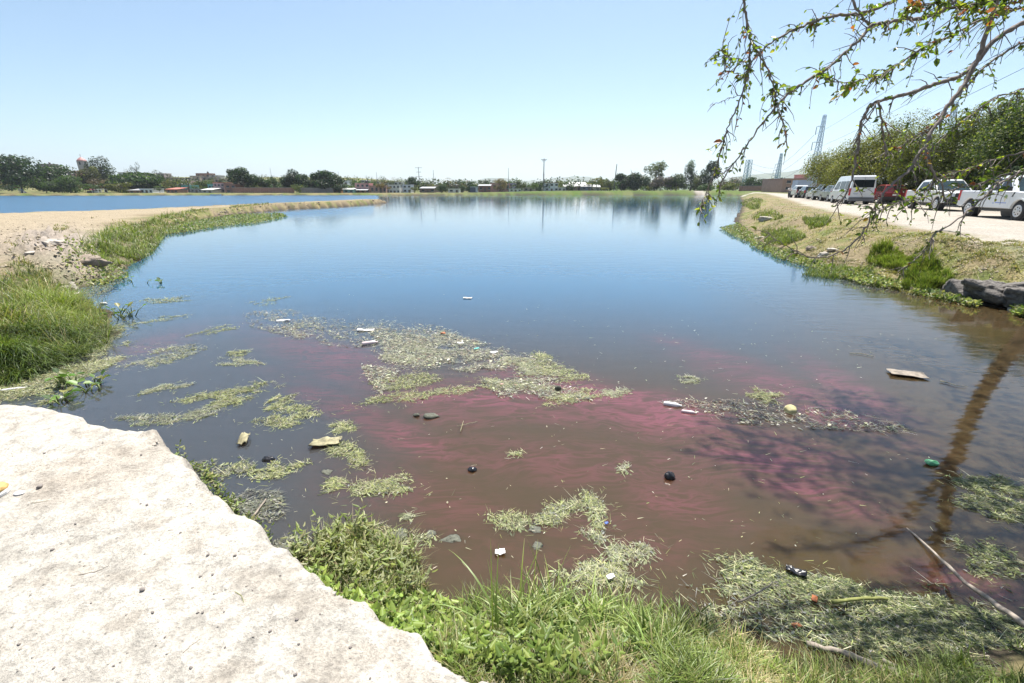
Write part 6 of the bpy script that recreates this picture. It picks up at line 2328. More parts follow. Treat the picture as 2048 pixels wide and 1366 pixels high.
MATS = [
    ('largest bright green weed mat just below the debris field', 835, 778, 92, 27, -7, 1900, G_FLOAT),
    ('pale straw coloured weed patch in the middle of the debris field', 832, 708, 66, 20, 4, 1100, G_PALE),
    ('green weed mat at the right tip of the debris field', 1090, 736, 68, 20, 6, 1300, G_FLOAT),
    ('small yellowish weed patch above the right tip of the debris field', 1078, 712, 28, 7, 5, 350, G_FLOAT),
    ('pale weed mat left of the right tip of the debris field', 1030, 728, 42, 14, 10, 800, G_PALE),
    ('long pale weed mat on the red water edge below the right tip', 1030, 772, 62, 13, 3, 900, G_FLOAT),
    ('weed mat below the plastic cup', 1145, 798, 44, 15, -6, 700, G_FLOAT),
    ('small weed tuft trailing right of the weed mat below the cup', 1230, 786, 28, 11, -8, 350, G_PALE),
    ('round green weed mat left of the red streaks', 572, 834, 50, 18, -6, 900, G_FLOAT),
    ('broad ragged weed mat in the left half of the water', 455, 795, 88, 18, -10, 1300, G_FLOAT),
    ('narrow slanting weed mat right of the broad ragged one', 556, 806, 34, 11, -30, 420, G_FLOAT),
    ('pale weed mat left of the broad ragged one', 330, 781, 44, 9, -14, 480, G_PALE),
    ('straggling weed tuft beside a small yellow one', 478, 726, 46, 9, 2, 400, G_PALE),
    ('small yellow green weed tuft above the straggling one', 474, 706, 18, 6, -8, 230, G_FLOAT),
    ('wide faint weed drift in front of the left bank', 320, 716, 74, 14, -13, 750, G_PALE),
    ('thin weed drift farthest out in the left half of the water', 536, 602, 42, 6, -10, 300, G_FLOAT),
    ('long thin weed line slanting towards the debris field', 446, 657, 62, 6, -14, 360, G_FLOAT),
    ('yellowish weed drift beside the floating water hyacinth', 335, 598, 52, 6, -4, 420, G_FLOAT),
    ('thin weed drift right of the water hyacinth', 325, 640, 48, 6, -8, 260, G_FLOAT),
    ('small star shaped weed clump near the collapsed plastic bag', 685, 857, 25, 10, -8, 380, G_FLOAT),
    ('weed mat trailing right of the collapsed plastic bag', 698, 908, 36, 17, 30, 620, G_FLOAT),
    ('weed mat with upright shoots below the collapsed plastic bag', 765, 972, 55, 18, -10, 800, G_FLOAT),
    ('small weed clump left of the one with upright shoots', 670, 970, 24, 11, -10, 280, G_FLOAT),
    ('grey green weed clump nearest the bend of the dirt ledge', 470, 938, 36, 13, -18, 420, G_GREY + G_FLOAT),
    ('weed clump with yellow leaves in front of the ledge bend', 555, 938, 50, 13, -16, 520, G_FLOAT),
    ('dark ragged weed strip left of the round green mat', 400, 826, 62, 11, -18, 520, G_GREY + G_PALE),
    ('faint brownish weed strip touching the dirt ledge', 285, 842, 62, 11, -6, 520, G_GREY + G_PALE),
    ('lone weed tuft in the middle distance on the right', 1384, 758, 23, 9, 4, 260, G_PALE),
    ('weed clump above the right hand debris strip', 1534, 794, 30, 11, 10, 460, G_FLOAT),
    ('open network of weed stems on the brown water', 1010, 1040, 42, 14, 5, 380, G_FLOAT),
    ('bushy weed clump right of the open network', 1108, 1030, 42, 15, -18, 620, G_FLOAT),
    ('weed clump with a blue scrap at its corner', 1185, 1020, 36, 20, 42, 560, G_FLOAT),
    ('large pale weed mat leading to the near bank', 1240, 1095, 66, 22, 24, 1300, G_PALE + G_FLOAT),
    ('weed mat pressed against the near bank grass', 1205, 1150, 74, 26, 4, 1300, G_FLOAT),
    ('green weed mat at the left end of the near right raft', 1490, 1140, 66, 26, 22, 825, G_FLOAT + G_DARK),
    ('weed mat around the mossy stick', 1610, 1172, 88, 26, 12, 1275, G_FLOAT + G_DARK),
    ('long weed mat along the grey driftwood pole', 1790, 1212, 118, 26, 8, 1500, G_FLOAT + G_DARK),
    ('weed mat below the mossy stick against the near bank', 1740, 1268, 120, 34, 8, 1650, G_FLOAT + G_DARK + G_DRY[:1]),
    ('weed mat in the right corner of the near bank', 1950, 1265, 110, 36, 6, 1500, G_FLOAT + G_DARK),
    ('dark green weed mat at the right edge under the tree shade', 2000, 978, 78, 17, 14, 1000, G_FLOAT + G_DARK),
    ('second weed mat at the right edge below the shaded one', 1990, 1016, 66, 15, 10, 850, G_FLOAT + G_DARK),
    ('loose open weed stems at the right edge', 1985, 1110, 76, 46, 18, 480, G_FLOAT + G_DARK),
    ('small weed tuft alone on the brown water', 1250, 935, 11, 7, 0, 110, G_PALE),
    ('tiny pale tuft alone between the near clumps', 818, 1033, 8, 6, 0, 70, G_PALE),
    ('small weed tuft touching the thin twigs', 1030, 911, 17, 5, -20, 80, G_FLOAT),
    ('weed stems strung across the water by the fine leaved weeds', 800, 1070, 60, 14, 8, 300, G_FLOAT),
]
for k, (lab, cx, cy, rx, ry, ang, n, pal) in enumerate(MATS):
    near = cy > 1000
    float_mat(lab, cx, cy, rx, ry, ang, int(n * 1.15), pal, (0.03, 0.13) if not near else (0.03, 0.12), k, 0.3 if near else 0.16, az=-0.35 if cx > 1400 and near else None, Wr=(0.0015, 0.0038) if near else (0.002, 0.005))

_L = np.concatenate(LOOSE)
_r = np.random.default_rng(5)
_d = np.linalg.norm(_L - np.array([0, 0, H]), axis=1)
_V, _F, _C = blades(_L, _r.uniform(0, 6.28, len(_L)), _r.uniform(1.46, 1.58, len(_L)), 0 * _d, _r.uniform(.02, .09, len(_L)), np.maximum(_r.uniform(.0015, .004, len(_L)), .00075 * _d), pick_cols(len(_L), G_FLOAT, _r, .5), 2, _r)
tag(npmesh('loose_weed', _V, _F, M_WEED, _C), 'loose scraps of weed adrift between the floating mats', kind='stuff')
float_mat('pale weed carpet filling the corner between the left bank and the dirt ledge', 90, 765, 150, 48, -18, 8000, G_PALE + G_FLOAT + G_DRY[:1], (0.04, 0.16), 90, 0.2, 'weed_carpet', kind='stuff', ragged=0.3)
float_mat('thin weed fringe around the tip of the left bank', 205, 690, 60, 40, -50, 2200, G_PALE + G_FLOAT, (0.04, 0.15), 91, 0.1, 'weed_carpet', kind='stuff')
float_mat('thin weed scum in the left notch', 200, 575, 60, 16, -14, 1300, G_PALE + G_GREY, (0.04, 0.15), 92, 0.1, 'weed_carpet', kind='stuff')
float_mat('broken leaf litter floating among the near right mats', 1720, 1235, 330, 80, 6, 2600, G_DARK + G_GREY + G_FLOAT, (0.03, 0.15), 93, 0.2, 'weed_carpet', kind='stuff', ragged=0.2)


def debris(label, polys, n, seed, pal, sr=(0.01, 0.045), name='floating_debris'):
    r = np.random.default_rng(seed)
    parts = []
    for poly, f in polys:
        m = int(n * f)
        q = in_px(poly, m, r)
        keep = fbm(q[:, 0] / 34, q[:, 1] / 12, 3, seed) > r.uniform(-0.5, 0.25, m)
        q = q[keep]
        m = len(q)
        P = at(q[:, 0], q[:, 1], 0.0)
        P[:, 2] = r.uniform(0.001, 0.02, m)
        a = r.normal(size=m) * 1.1
        h = int(m * 0.6)
        dist = np.linalg.norm(P - np.array([0, 0, H]), axis=1)
        Ls = r.uniform(*sr, h) * r.uniform(1.0, 3.2, h)
        parts.append(blades(P[:h], a[:h], r.uniform(1.45, 1.6, h), r.uniform(-0.05, 0.1, h), Ls, np.maximum(r.uniform(.0015, .006, h), .0008 * dist[:h]), pick_cols(h, pal, r, .5), 2, r))
        Q, a, k = P[h:], a[h:], m - h
        ax = np.stack([np.cos(a), np.sin(a), r.normal(size=k) * .04], -1)
        nr = np.array([0, 0, 1.0]) + r.normal(size=(k, 3)) * .10
        L = r.uniform(*sr, k) * r.uniform(0.4, 1.3, k)
        parts.append(leaves(Q, nr, ax, L, L * r.uniform(0.15, 0.6, k), pick_cols(k, pal, r, .5), .06))
    V, Fc, C = join(parts)
    return tag(npmesh(name, V, Fc, M_WEED, C), label, kind='stuff')


D_PAL = G_GREY + G_PALE + [(0.55, 0.53, 0.47), (0.06, 0.055, 0.05), (0.08, 0.07, 0.06), (0.30, 0.20, 0.15)]
debris('scattered bits of reed and rubbish forming the debris field', [
    ([(560, 650), (660, 636), (760, 640), (880, 652), (980, 690), (1100, 720), (1140, 745), (1110, 770), (1000, 752), (900, 742), (780, 735), (740, 700), (640, 690), (580, 672)], 1.0),
    ([(730, 655), (880, 660), (1000, 700), (1080, 735), (960, 745), (850, 735), (770, 710)], 1.1),
    ([(720, 730), (800, 740), (760, 790), (735, 760)], 0.12),
    ([(960, 760), (1110, 760), (1180, 800), (1000, 795)], 0.3),
    ([(480, 625), (580, 618), (660, 640), (600, 680), (500, 655)], 0.25)], 9000, 301, D_PAL + [(0.50, 0.48, 0.40), (0.42, 0.42, 0.30)], (0.012, 0.06))
debris('dark broken reeds and rubbish of the right hand debris strip', [
    ([(1310, 803), (1380, 800), (1480, 800), (1600, 812), (1740, 830), (1830, 862), (1800, 868), (1700, 862), (1560, 855), (1480, 850), (1400, 828)], 1.0)], 2600, 302, D_PAL + [(0.05, 0.04, 0.045)] * 3, (0.012, 0.06))
debris('fine flecks of plant matter dotted over the open water', [
    ([(300, 560), (640, 560), (1000, 600), (1500, 640), (1900, 680), (1700, 780), (1300, 790), (1000, 690), (600, 640), (350, 640)], 0.22),
    ([(160, 800), (500, 740), (760, 820), (1300, 830), (1900, 900), (1700, 1100), (1300, 1180), (860, 1180), (560, 1040), (330, 880)], 0.28),
    ([(620, 420), (1400, 410), (1450, 480), (1300, 560), (700, 540), (400, 500)], 0.06)], 1600, 303, G_PALE + G_FLOAT + [(0.6, 0.58, 0.5)], (0.008, 0.03), 'floating_flecks')
debris('grey rotting scum washed against the dirt ledge', [
    ([(450, 1000), (500, 980), (560, 985), (570, 1020), (540, 1060), (500, 1055)], 1.0), ([(545, 1080), (600, 1075), (610, 1110), (560, 1115)], .5), ([(380, 925), (430, 920), (440, 950), (400, 960)], .3)],
    1500, 304, G_GREY + [(0.05, 0.05, 0.045), (0.22, 0.22, 0.12)], (0.012, 0.04), 'floating_scum')

# water plants along the banks
W_PAL = [(0.34, 0.34, 0.18), (0.30, 0.30, 0.20), (0.13, 0.19, 0.05), (0.20, 0.25, 0.09), (0.09, 0.13, 0.04), (0.28, 0.29, 0.14), (0.16, 0.15, 0.08)]


def water_plants(label, polys, n, seed, lr=(0.05, 0.11)):
    r = np.random.default_rng(seed)
    parts = []
    for poly, f in polys:
        m = int(n * f)
        q = in_px(poly, m, r)
        P = at(q[:, 0], q[:, 1], 0.0)
        P[:, 2] = np.maximum(hz(P[:, 0], P[:, 1]), 0) + r.uniform(0.0, 0.10, m)
        a = r.uniform(0, 6.28, m)
        el = r.uniform(0.1, 1.3, m)
        ax = np.stack([np.cos(a) * np.cos(el), np.sin(a) * np.cos(el), np.sin(el)], -1)
        nr = np.stack([-np.cos(a) * np.sin(el), -np.sin(a) * np.sin(el), np.cos(el)], -1) + r.normal(size=(m, 3)) * .3
        L = np.maximum(r.uniform(*lr, m), 0.0035 * P[:, 1])
        parts.append(leaves(P, nr, ax, L, L * r.uniform(.5, .8, m), pick_cols(m, W_PAL, r)))
    V, Fc, C = join(parts)
    return tag(npmesh('water_plants', V, Fc, M_GRASS, C), label, kind='stuff')


water_plants('bed of water hyacinth along the far side of the left bank', [([(330, 470), (350, 455), (400, 442), (470, 431), (560, 428), (575, 434), (520, 446), (430, 455), (370, 466)], 1)], 4200, 401, (0.08, 0.16))
water_plants('water plants fringing the right bank', [([(1440, 458), (1475, 448), (1500, 470), (1520, 482), (1490, 484), (1460, 470)], .35), ([(1500, 480), (1570, 508), (1640, 532), (1640, 542), (1560, 520), (1500, 492)], .4),
                                                     ([(1640, 532), (1740, 555), (1800, 572), (1800, 582), (1720, 570), (1640, 545)], .45), ([(1820, 578), (1890, 594), (1960, 612), (1950, 617), (1870, 600), (1820, 588)], .15), ([(2015, 610), (2060, 615), (2060, 640), (2030, 632)], .18)], 4200, 402)
water_plants('low water plants in the left notch', [([(130, 555), (190, 530), (250, 540), (260, 556), (200, 575), (150, 575)], 1)], 700, 403)


def hyacinth(label, cx, cy, rx, ry, n, seed, hgt=0.16):
    r = np.random.default_rng(seed)
    c = at(cx, cy, 0.0)
    root = empty('water_hyacinth', c, 0, label, 'water plant', 'water hyacinths near the left bank')
    for k in range(n):
        q = at(cx + rx * r.uniform(-1, 1), cy + ry * r.uniform(-1, 1), 0.0) - c
        a = r.uniform(0, 6.28)
        ln = r.uniform(0.2, 1.1)
        h = hgt * r.uniform(0.4, 1.1)
        top = Vector((q[0] + math.cos(a) * math.sin(ln) * h, q[1] + math.sin(a) * math.sin(ln) * h, math.cos(ln) * h + .02))
        m = MB()
        m.tube([Vector((q[0], q[1], -0.02)), (Vector((q[0], q[1], 0)) + top) / 2 + Vector((0, 0, h * .1)), top], [.009, .008, .004], 6)
        st = m.build('stalk', M_STALK, root, True)
        el = r.uniform(-0.2, 0.9)
        ax = np.array([[math.cos(a) * math.cos(el), math.sin(a) * math.cos(el), math.sin(el)]])
        nr = np.array([[-math.cos(a) * math.sin(el), -math.sin(a) * math.sin(el), math.cos(el)]]) + r.normal(size=(1, 3)) * .2
        L = r.uniform(.07, .13)
        V, Fc, C = leaves(np.array([list(top)]), nr, ax, np.array([L]), np.array([L * .85]), pick_cols(1, [(0.10, 0.19, 0.04), (0.15, 0.24, 0.06), (0.06, 0.11, 0.03), (0.2, 0.2, 0.07)], r), .18)
        npmesh('leaf', V, Fc, M_GRASS, C, parent=root)


M_STALK = mat_plain('plant_stalk', (0.16, 0.20, 0.06), 0.5, 0.2, 10)
hyacinth('water hyacinth plant floating alone off the left bank', 245, 633, 26, 6, 16, 1, 0.24)
hyacinth('wide water hyacinth clump in the weed carpet above the dirt ledge', 160, 775, 48, 12, 26, 2, 0.13)
hyacinth('brown tipped water hyacinth at the corner of the dirt ledge', 120, 803, 18, 7, 9, 3, 0.1)
hyacinth('dark water hyacinth shoots in the mouth of the left notch', 240, 563, 26, 5, 10, 4, 0.14)
hyacinth('small water hyacinth right of the notch shoots', 312, 566, 18, 3, 6, 5, 0.12)


# single pieces of rubbish
def sheet(name, label, cat, px, py, w, d, mat, rz, seed, z=0.012, crumple=0.02, group=None):
    r = np.random.default_rng(seed)
    n = 9
    c = at(px, py, z)
    u, v = np.meshgrid(np.linspace(-.5, .5, n), np.linspace(-.5, .5, n), indexing='ij')
    x = u * w * (1 + .15 * fbm(v * 2 + seed, u, 2, seed))
    y = v * d * (1 + .15 * fbm(u * 2 + seed, v, 2, seed + 1))
    zz = crumple * (fbm(u * 3 + seed, v * 3, 3, seed + 2) + .4)
    V = np.stack([x, y, zz], -1).reshape(-1, 3)
    V2 = V - [0, 0, 0.004]
    i, j = np.meshgrid(np.arange(n - 1), np.arange(n - 1), indexing='ij')
    Fc = np.stack([i * n + j, (i + 1) * n + j, (i + 1) * n + j + 1, i * n + j + 1], -1).reshape(-1, 4)
    m = MB()
    m.v = [tuple(p) for p in np.concatenate([V, V2])]
    m.f = [tuple(f) for f in Fc] + [tuple(f[::-1] + n * n) for f in Fc]
    ed = [(k, 0) for k in range(n)] + [(n - 1, k) for k in range(1, n)] + [(k, n - 1) for k in range(n - 2, -1, -1)] + [(0, k) for k in range(n - 2, 0, -1)]
    for a, b in zip(ed, ed[1:] + ed[:1]):
        p, q = a[0] * n + a[1], b[0] * n + b[1]
        m.f.append((p, q, q + n * n, p + n * n))
    o = m.build(name, mat, None, True)
    o.location = c
    o.rotation_euler = (0, 0, rz)
    return tag(o, label, cat, group)


sheet('foam_sheet', 'white rectangular foam sheet floating above the pinkish bottle', 'foam sheet', 731, 660, .30, .10, M_PLASTIC, .1, 1)
sheet('paper_scrap', 'white paper scrap alone in the middle of the lake', 'paper', 935, 596, .20, .10, M_PLASTIC, -.1, 2)
sheet('paper_scrap', 'white scrap among the debris right of the pale straw patch', 'paper', 921, 686, .10, .08, M_PLASTIC, .6, 3)
sheet('paper_scrap', 'white scrap at the left end of the debris field', 'paper', 566, 641, .24, .07, M_PLASTIC, .2, 4)
sheet('paper_scrap', 'pale scrap beside the green weed mat at the right tip', 'paper', 988, 705, .12, .06, M_PLASTIC, .3, 5)
sheet('board', 'weathered floating board in the blue water on the right', 'board', 1815, 748, .42, .22, M_WOOD, -.32, 6, .02, .02)
sheet('plastic_bag', 'collapsed yellowish plastic bag with a dark opening', 'plastic bag', 652, 886, .28, .15, M_CARD, .15, 7, .012, .045)
sheet('rag', 'curled olive rag floating off the bend of the dirt ledge', 'rag', 487, 880, .09, .17, M_CARD, .3, 8, .02, .05)
sheet('dead_leaf', 'orange dead leaf on the dark water below the mossy stick', 'leaf', 1593, 1250, .05, .03, M_ORANGE, .2, 9, .008, .006)
sheet('dead_leaf', 'orange brown leaf beside the mossy stick', 'leaf', 1629, 1197, .05, .03, M_ORANGE, .9, 10, .02, .006)
sheet('dark_wrapper', 'dark wet wrapper in the weed mat left of the mossy stick', 'wrapper', 1592, 1143, .12, .07, M_BAG, -.5, 11, .02, .03)
sheet('blue_scrap', 'blue scrap at the corner of a weed clump', 'scrap', 1213, 1046, .025, .02, M_BLUE, .2, 12, .02, .01)
sheet('paper_scrap', 'white scrap lying on the weed mat by the near bank grass', 'paper', 1221, 1153, .05, .03, M_PLASTIC, .4, 13, .04, .01)
sheet('white_wrapper', 'white glinting wrapper on the brown water near the reed grass', 'wrapper', 1000, 1105, .07, .04, M_PLASTIC, .1, 14, .012, .02)
sheet('turquoise_scrap', 'turquoise scrap in the right part of the debris field', 'scrap', 953, 697, .08, .05, mat_plain('turquoise_plastic', (0.12, 0.42, 0.38), .4, .2, 20), .4, 15, .02, .02)
sheet('orange_scrap', 'orange scrap at the upper edge of the debris field', 'scrap', 886, 667, .08, .06, M_ORANGE, .4, 16, .02, .03)
blob('black_bag', 'small black bag floating alone on the brown water', 'bag', at(1338, 952, .02), (.10, .08, .07), M_BAG, 31, .6, 10)
blob('black_bag', 'black lump half sunk left of the lone black bag', 'bag', at(945, 940, .005), (.09, .07, .05), M_BAG, 32, .6, 10)
blob('black_bag', 'dark bag in the shallow water off the ledge bend', 'bag', at(536, 918, .01), (.10, .07, .05), M_BAG, 33, .6, 10)
blob('dark_lump', 'dark soggy lump right of the large green mat', 'lump', at(862, 832, .012), (.16, .09, .05), M_SCUM, 34, .6, 10)
blob('dark_lump', 'dark soggy lump left of its twin below the large green mat', 'lump', at(832, 830, .012), (.07, .06, .04), M_SCUM, 35, .6, 10)
blob('plastic_cup', 'grey cup tilted at the edge of the red water', 'cup', at(1116, 777, .03), (.08, .06, .07), M_SCUM, 36, .2, 10)
blob('ball', 'yellowish ball in the right hand debris strip', 'ball', at(1581, 819, .03), (.13, .12, .11), mat_plain('yellowish_foam', (0.50, 0.44, 0.22), .6, .25, 20), 37, .15, 12)
blob('green_bag', 'crumpled green plastic bag floating on the right', 'bag', at(1866, 926, .015), (.12, .07, .05), M_GREENP, 38, .7, 12)
for k, (px, py, s, lab) in enumerate(((905, 1078, .085, 'grey glinting scum lump in the near brown water'), (790, 1075, .10, 'grey scum lump caught by the strung weed stems'), (862, 1068, .06, 'small round grey scum lump'),
                                      (1072, 1058, .075, 'grey scum lump right of the open weed network'), (1075, 1092, .07, 'dark scum lump with a wrapper by the reed grass'), (575, 1092, .13, 'dark scum lump against the dirt ledge'),
                                      (505, 1012, .15, 'flat grey scum plate against the dirt ledge'), (545, 1000, .10, 'smaller scum plate beside the flat grey one'), (480, 938, .11, 'grey scum plate inside the weed clump at the ledge bend'),
                                      (655, 945, .07, 'dark scum lump below the collapsed plastic bag'))):
    blob('scum_lump', lab, 'scum lump', at(px, py, .0), (s * 1.25, s, s * .16), M_SCUM, 500 + k, 1.1, 20, 'lumps of scum on the near water', k)


def bottle(label, px, py, L, r, rz, mat, name='plastic_bottle', capmat=None):
    root = empty(name, at(px, py, r * .55), rz, label, 'bottle')
    m = MB()
    m.lathe([(r * .7, -L * .5), (r, -L * .44), (r, L * .18), (r * .92, L * .25), (r * .42, L * .4), (r * .38, L * .46)], (0, 0, 0), 14, 'x')
    m.build('bottle_body', mat, root, True)
    m = MB()
    m.lathe([(r * .44, L * .45), (r * .44, L * .5), (r * .1, L * .5)], (0, 0, 0), 12, 'x')
    m.build('cap', capmat or M_PLASTIC, root)


bottle('curved pinkish white plastic bottle at the left of the debris field', 740, 686, .26, .035, .45, M_PINKP)
bottle('white bottle at the left end of the right hand debris strip', 1345, 809, .20, .028, -.35, M_PLASTIC)
bottle('thin white bottle behind the first white bottle of the strip', 1378, 824, .16, .02, -.3, M_PINKP)
bottle('white tube lying in the weed carpet by the left bank', 28, 778, .24, .018, .45, M_PLASTIC)
bottle('white bottle in the corner above the dirt ledge', 116, 797, .16, .025, .3, M_PLASTIC)
bottle('small white bottle off the left bank tip', 208, 607, .14, .03, .1, M_PLASTIC)

twig_thing('twig', 'thin dry twig with a side stick floating on the brown water', 'twig', [(915, 852), (935, 848), (955, 843)], .004, .002, M_CARD, .02, None, .004, 11)
twig_thing('twig', 'short stick crossing the floating twig', 'twig', [(921, 863), (924, 852), (927, 842)], .004, .003, M_CARD, .02, None, .003, 12)
twig_thing('twig', 'two part twig floating beyond the weathered board', 'twig', [(1881, 762), (1895, 765), (1912, 771), (1935, 773)], .006, .003, M_CARD, .015, None, .006, 13)
twig_thing('twig', 'reed fragment on the water above the debris strip', 'twig', [(1700, 706), (1722, 707), (1748, 713)], .006, .004, M_CARD, .015, None, .004, 14)
twig_thing('driftwood_pole', 'long grey driftwood pole slanting from the near bank into the water', 'pole', [(1795, 1040, -.02), (1868, 1105, .03), (1930, 1165, .10), (2000, 1215, .16), (2070, 1262, .22)], .006, .018, M_WOOD, .02, None, .004, 15)
twig_thing('mossy_stick', 'yellow green mossy stick lying on the weed mat', 'stick', [(1665, 1204, .03), (1700, 1199, .04), (1738, 1196, .04), (1775, 1198, .03)], .012, .009, M_WOODG, .03, None, .004, 16)
twig_thing('log', 'long grey log half buried in the near bank grass', 'log', [(1615, 1288), (1680, 1302), (1760, 1335), (1850, 1362)], .014, .024, M_WOOD, .14, None, .006, 17, True)
twig_thing('log', 'broken branch piece lying beside the long grey log', 'log', [(1770, 1318), (1830, 1345), (1880, 1370)], .013, .009, M_WOOD, .16, None, .008, 18, True)
twig_thing('stick', 'pale dry stick pointing over the weed mat at the near bank', 'stick', [(1475, 1205, .10), (1510, 1188, .12), (1542, 1170, .15)], .006, .004, M_WOOD, .1, None, .003, 19)
twig_thing('stick', 'reddish thin stick lying in the right part of the near bank', 'stick', [(1870, 1275), (1900, 1310), (1930, 1335)], .004, .003, M_CARD, .12, None, .003, 20, True)
twig_thing('stick', 'brown stick in the grey scum against the ledge', 'stick', [(505, 1035, .02), (522, 1012, .03), (532, 998, .03)], .009, .006, M_WOOD, .02, None, .003, 21)
twig_thing('reed_stem', 'bleached curved stem lying in the bright near bank grass', 'stem', [(1115, 1300), (1140, 1305), (1168, 1303)], .004, .003, M_CARD, .45, None, .003, 22, True)


# ------------------------------------------------------------------ the tree hanging over the water on the right
def catmull(P, k=6):
    out = []
    for i in range(len(P) - 1):
        p0, p1, p2, p3 = P[max(i - 1, 0)], P[i], P[i + 1], P[min(i + 2, len(P) - 1)]
        for j in range(k):
            t = j / k
            out.append(0.5 * ((2 * p1) + (-p0 + p2) * t + (2 * p0 - 5 * p1 + 4 * p2 - p3) * t * t + (-p0 + 3 * p1 - 3 * p2 + p3) * t ** 3))
    out.append(P[-1])
    return out


def refl(px, py, Y):
    """point above the water whose mirror image is seen at a pixel"""
    xc = (px - 1024) / F
    yc = -(py - 683) / F
    dy, dz = yc * SI + CO, yc * CO - SI
    t = Y / dy
    return Vector((xc * t, Y, -H - dz * t))


L_COL = [(0.11, 0.155, 0.026), (0.18, 0.22, 0.036), (0.065, 0.10, 0.022), (0.26, 0.27, 0.05), (0.09, 0.13, 0.028)]
L_RED = [(0.25, 0.08, 0.03), (0.22, 0.13, 0.03), (0.20, 0.07, 0.06)]
BRANCHES = [
    # pixel path, depth start/end, radius px start/end, twig density, leaf density
    ([(1486, -40), (1488, 10), (1494, 50), (1501, 80), (1500, 110), (1496, 145), (1484, 185), (1468, 225), (1452, 265), (1440, 305), (1428, 345), (1413, 385), (1398, 418)], 3.3, 3.1, 6.5, 1.6, 50, 0.75),
    ([(1502, 82), (1522, 115), (1540, 150), (1548, 180), (1553, 205), (1562, 235), (1574, 272)], 3.25, 3.2, 4.5, 1.5, 34, 0.8),
    ([(1845, -40), (1800, -6), (1755, 16), (1715, 28), (1680, 30), (1640, 38), (1600, 55), (1565, 70), (1530, 95), (1508, 118), (1492, 150)], 3.9, 3.3, 9, 2.5, 44, 0.9),
    ([(1950, -40), (1900, 12), (1850, 35), (1812, 38), (1780, 44), (1742, 52), (1722, 76), (1700, 96), (1670, 124), (1640, 146), (1605, 168), (1575, 190), (1550, 216), (1525, 246), (1502, 278), (1482, 306), (1458, 340), (1438, 372)], 3.6, 3.0, 10, 2.2, 70, 0.8),
    ([(1742, 52), (1725, 34), (1708, 8), (1695, -30)], 3.5, 3.6, 6, 5, 10, 0.7),
    ([(2090, 20), (2048, 44), (2015, 62), (1985, 84), (1950, 128), (1930, 146), (1900, 160), (1860, 172), (1820, 185), (1780, 197), (1752, 205), (1735, 218), (1722, 252), (1716, 292), (1709, 330), (1702, 360), (1692, 390), (1668, 414)], 3.4, 3.1, 14, 3, 34, 0.5),
    ([(1757, 203), (1764, 240), (1768, 280), (1771, 315)], 3.1, 3.1, 5.5, 3, 8, 0.4),
    ([(1750, 208), (1738, 235), (1722, 262), (1715, 285)], 3.1, 3.1, 3.5, 2, 8, 0.3),
    ([(2010, -40), (1982, 40), (1958, 108), (1940, 150), (1920, 180), (1900, 206), (1880, 240), (1862, 264), (1854, 290), (1836, 308), (1822, 336), (1800, 356), (1776, 378), (1757, 402), (1745, 425), (1730, 458), (1700, 492), (1670, 508), (1640, 515), (1600, 507), (1568, 488), (1530, 462)], 3.3, 2.8, 12, 1.4, 40, 0.35),
    ([(1850, 296), (1860, 328), (1870, 350), (1880, 366), (1893, 402)], 3.0, 2.9, 6, 3, 8, 0.3),
    ([(2090, 70), (2048, 84), (2000, 112), (1962, 140), (1935, 172), (1905, 204), (1872, 240), (1840, 272), (1800, 292), (1770, 306)], 3.7, 3.4, 6, 2, 50, 1.0),
    ([(2090, -5), (2048, 12), (2000, 26), (1950, 46), (1900, 72), (1850, 92), (1800, 128), (1770, 145), (1740, 155), (1700, 165), (1650, 160)], 3.2, 2.9, 6, 2, 70, 1.2),
    ([(2090, 320), (2048, 340), (2008, 362), (1980, 382), (1942, 418), (1898, 450), (1866, 472), (1852, 498), (1826, 524), (1796, 546)], 3.0, 2.7, 6.5, 1.5, 26, 0.6),
    ([(2090, 290), (2040, 305), (1980, 322), (1930, 340), (1880, 356), (1850, 378), (1820, 400)], 3.4, 3.0, 4.5, 1.5, 40, 0.9),
    ([(2060, 340), (1990, 356), (1930, 374), (1870, 388), (1810, 402), (1770, 416), (1745, 420)], 3.1, 2.8, 4, 1.5, 50, 1.0),
    ([(2090, -30), (2040, -10), (1980, 0), (1920, 14), (1870, 8), (1810, 20)], 3.0, 2.8, 6, 2, 70, 1.7),
    ([(2090, 150), (2040, 180), (1990, 196), (1950, 226), (1900, 262), (1860, 300), (1820, 330)], 3.8, 3.5, 4, 1.5, 44, 1.0),
    ([(1495, 125), (1470, 118), (1452, 112), (1440, 96)], 3.3, 3.2, 2.5, 1.2, 14, 1.1),
    ([(1492, 150), (1475, 148), (1458, 138), (1448, 120)], 3.3, 3.2, 2.2, 1.2, 10, 1.0),
    ([(1484, 190), (1455, 198), (1432, 207), (1420, 212)], 3.2, 3.2, 2.0, 1.0, 3, 0.0),
]


BOUGHS = [   # boughs over the water above the picture; their shade falls on the near water
    ([(6.2, 5.2, 4.3), (4.9, 5.4, 4.9), (3.9, 5.7, 5.1), (2.9, 5.8, 5.0), (2.1, 5.9, 4.8)], 5.3, 5.9, 15, 4, 90, 1.5),
    ([(5.4, 4.6, 4.4), (4.4, 4.8, 4.9), (3.5, 4.9, 5.0), (2.8, 4.7, 4.9), (2.3, 4.6, 4.7)], 5.0, 4.6, 13, 4, 90, 1.6),
    ([(3.9, 5.7, 5.1), (3.3, 6.3, 5.3), (2.6, 6.7, 5.3)], 5.7, 6.7, 8, 3, 50, 1.4),
    ([(4.4, 4.8, 4.9), (4.0, 4.4, 5.1), (3.2, 4.1, 5.0)], 4.8, 4.1, 8, 3, 60, 1.6),
    ([(4.9, 5.4, 4.9), (4.5, 6.1, 5.4), (3.9, 6.6, 5.7)], 5.4, 6.6, 9, 3, 60, 1.4),
]


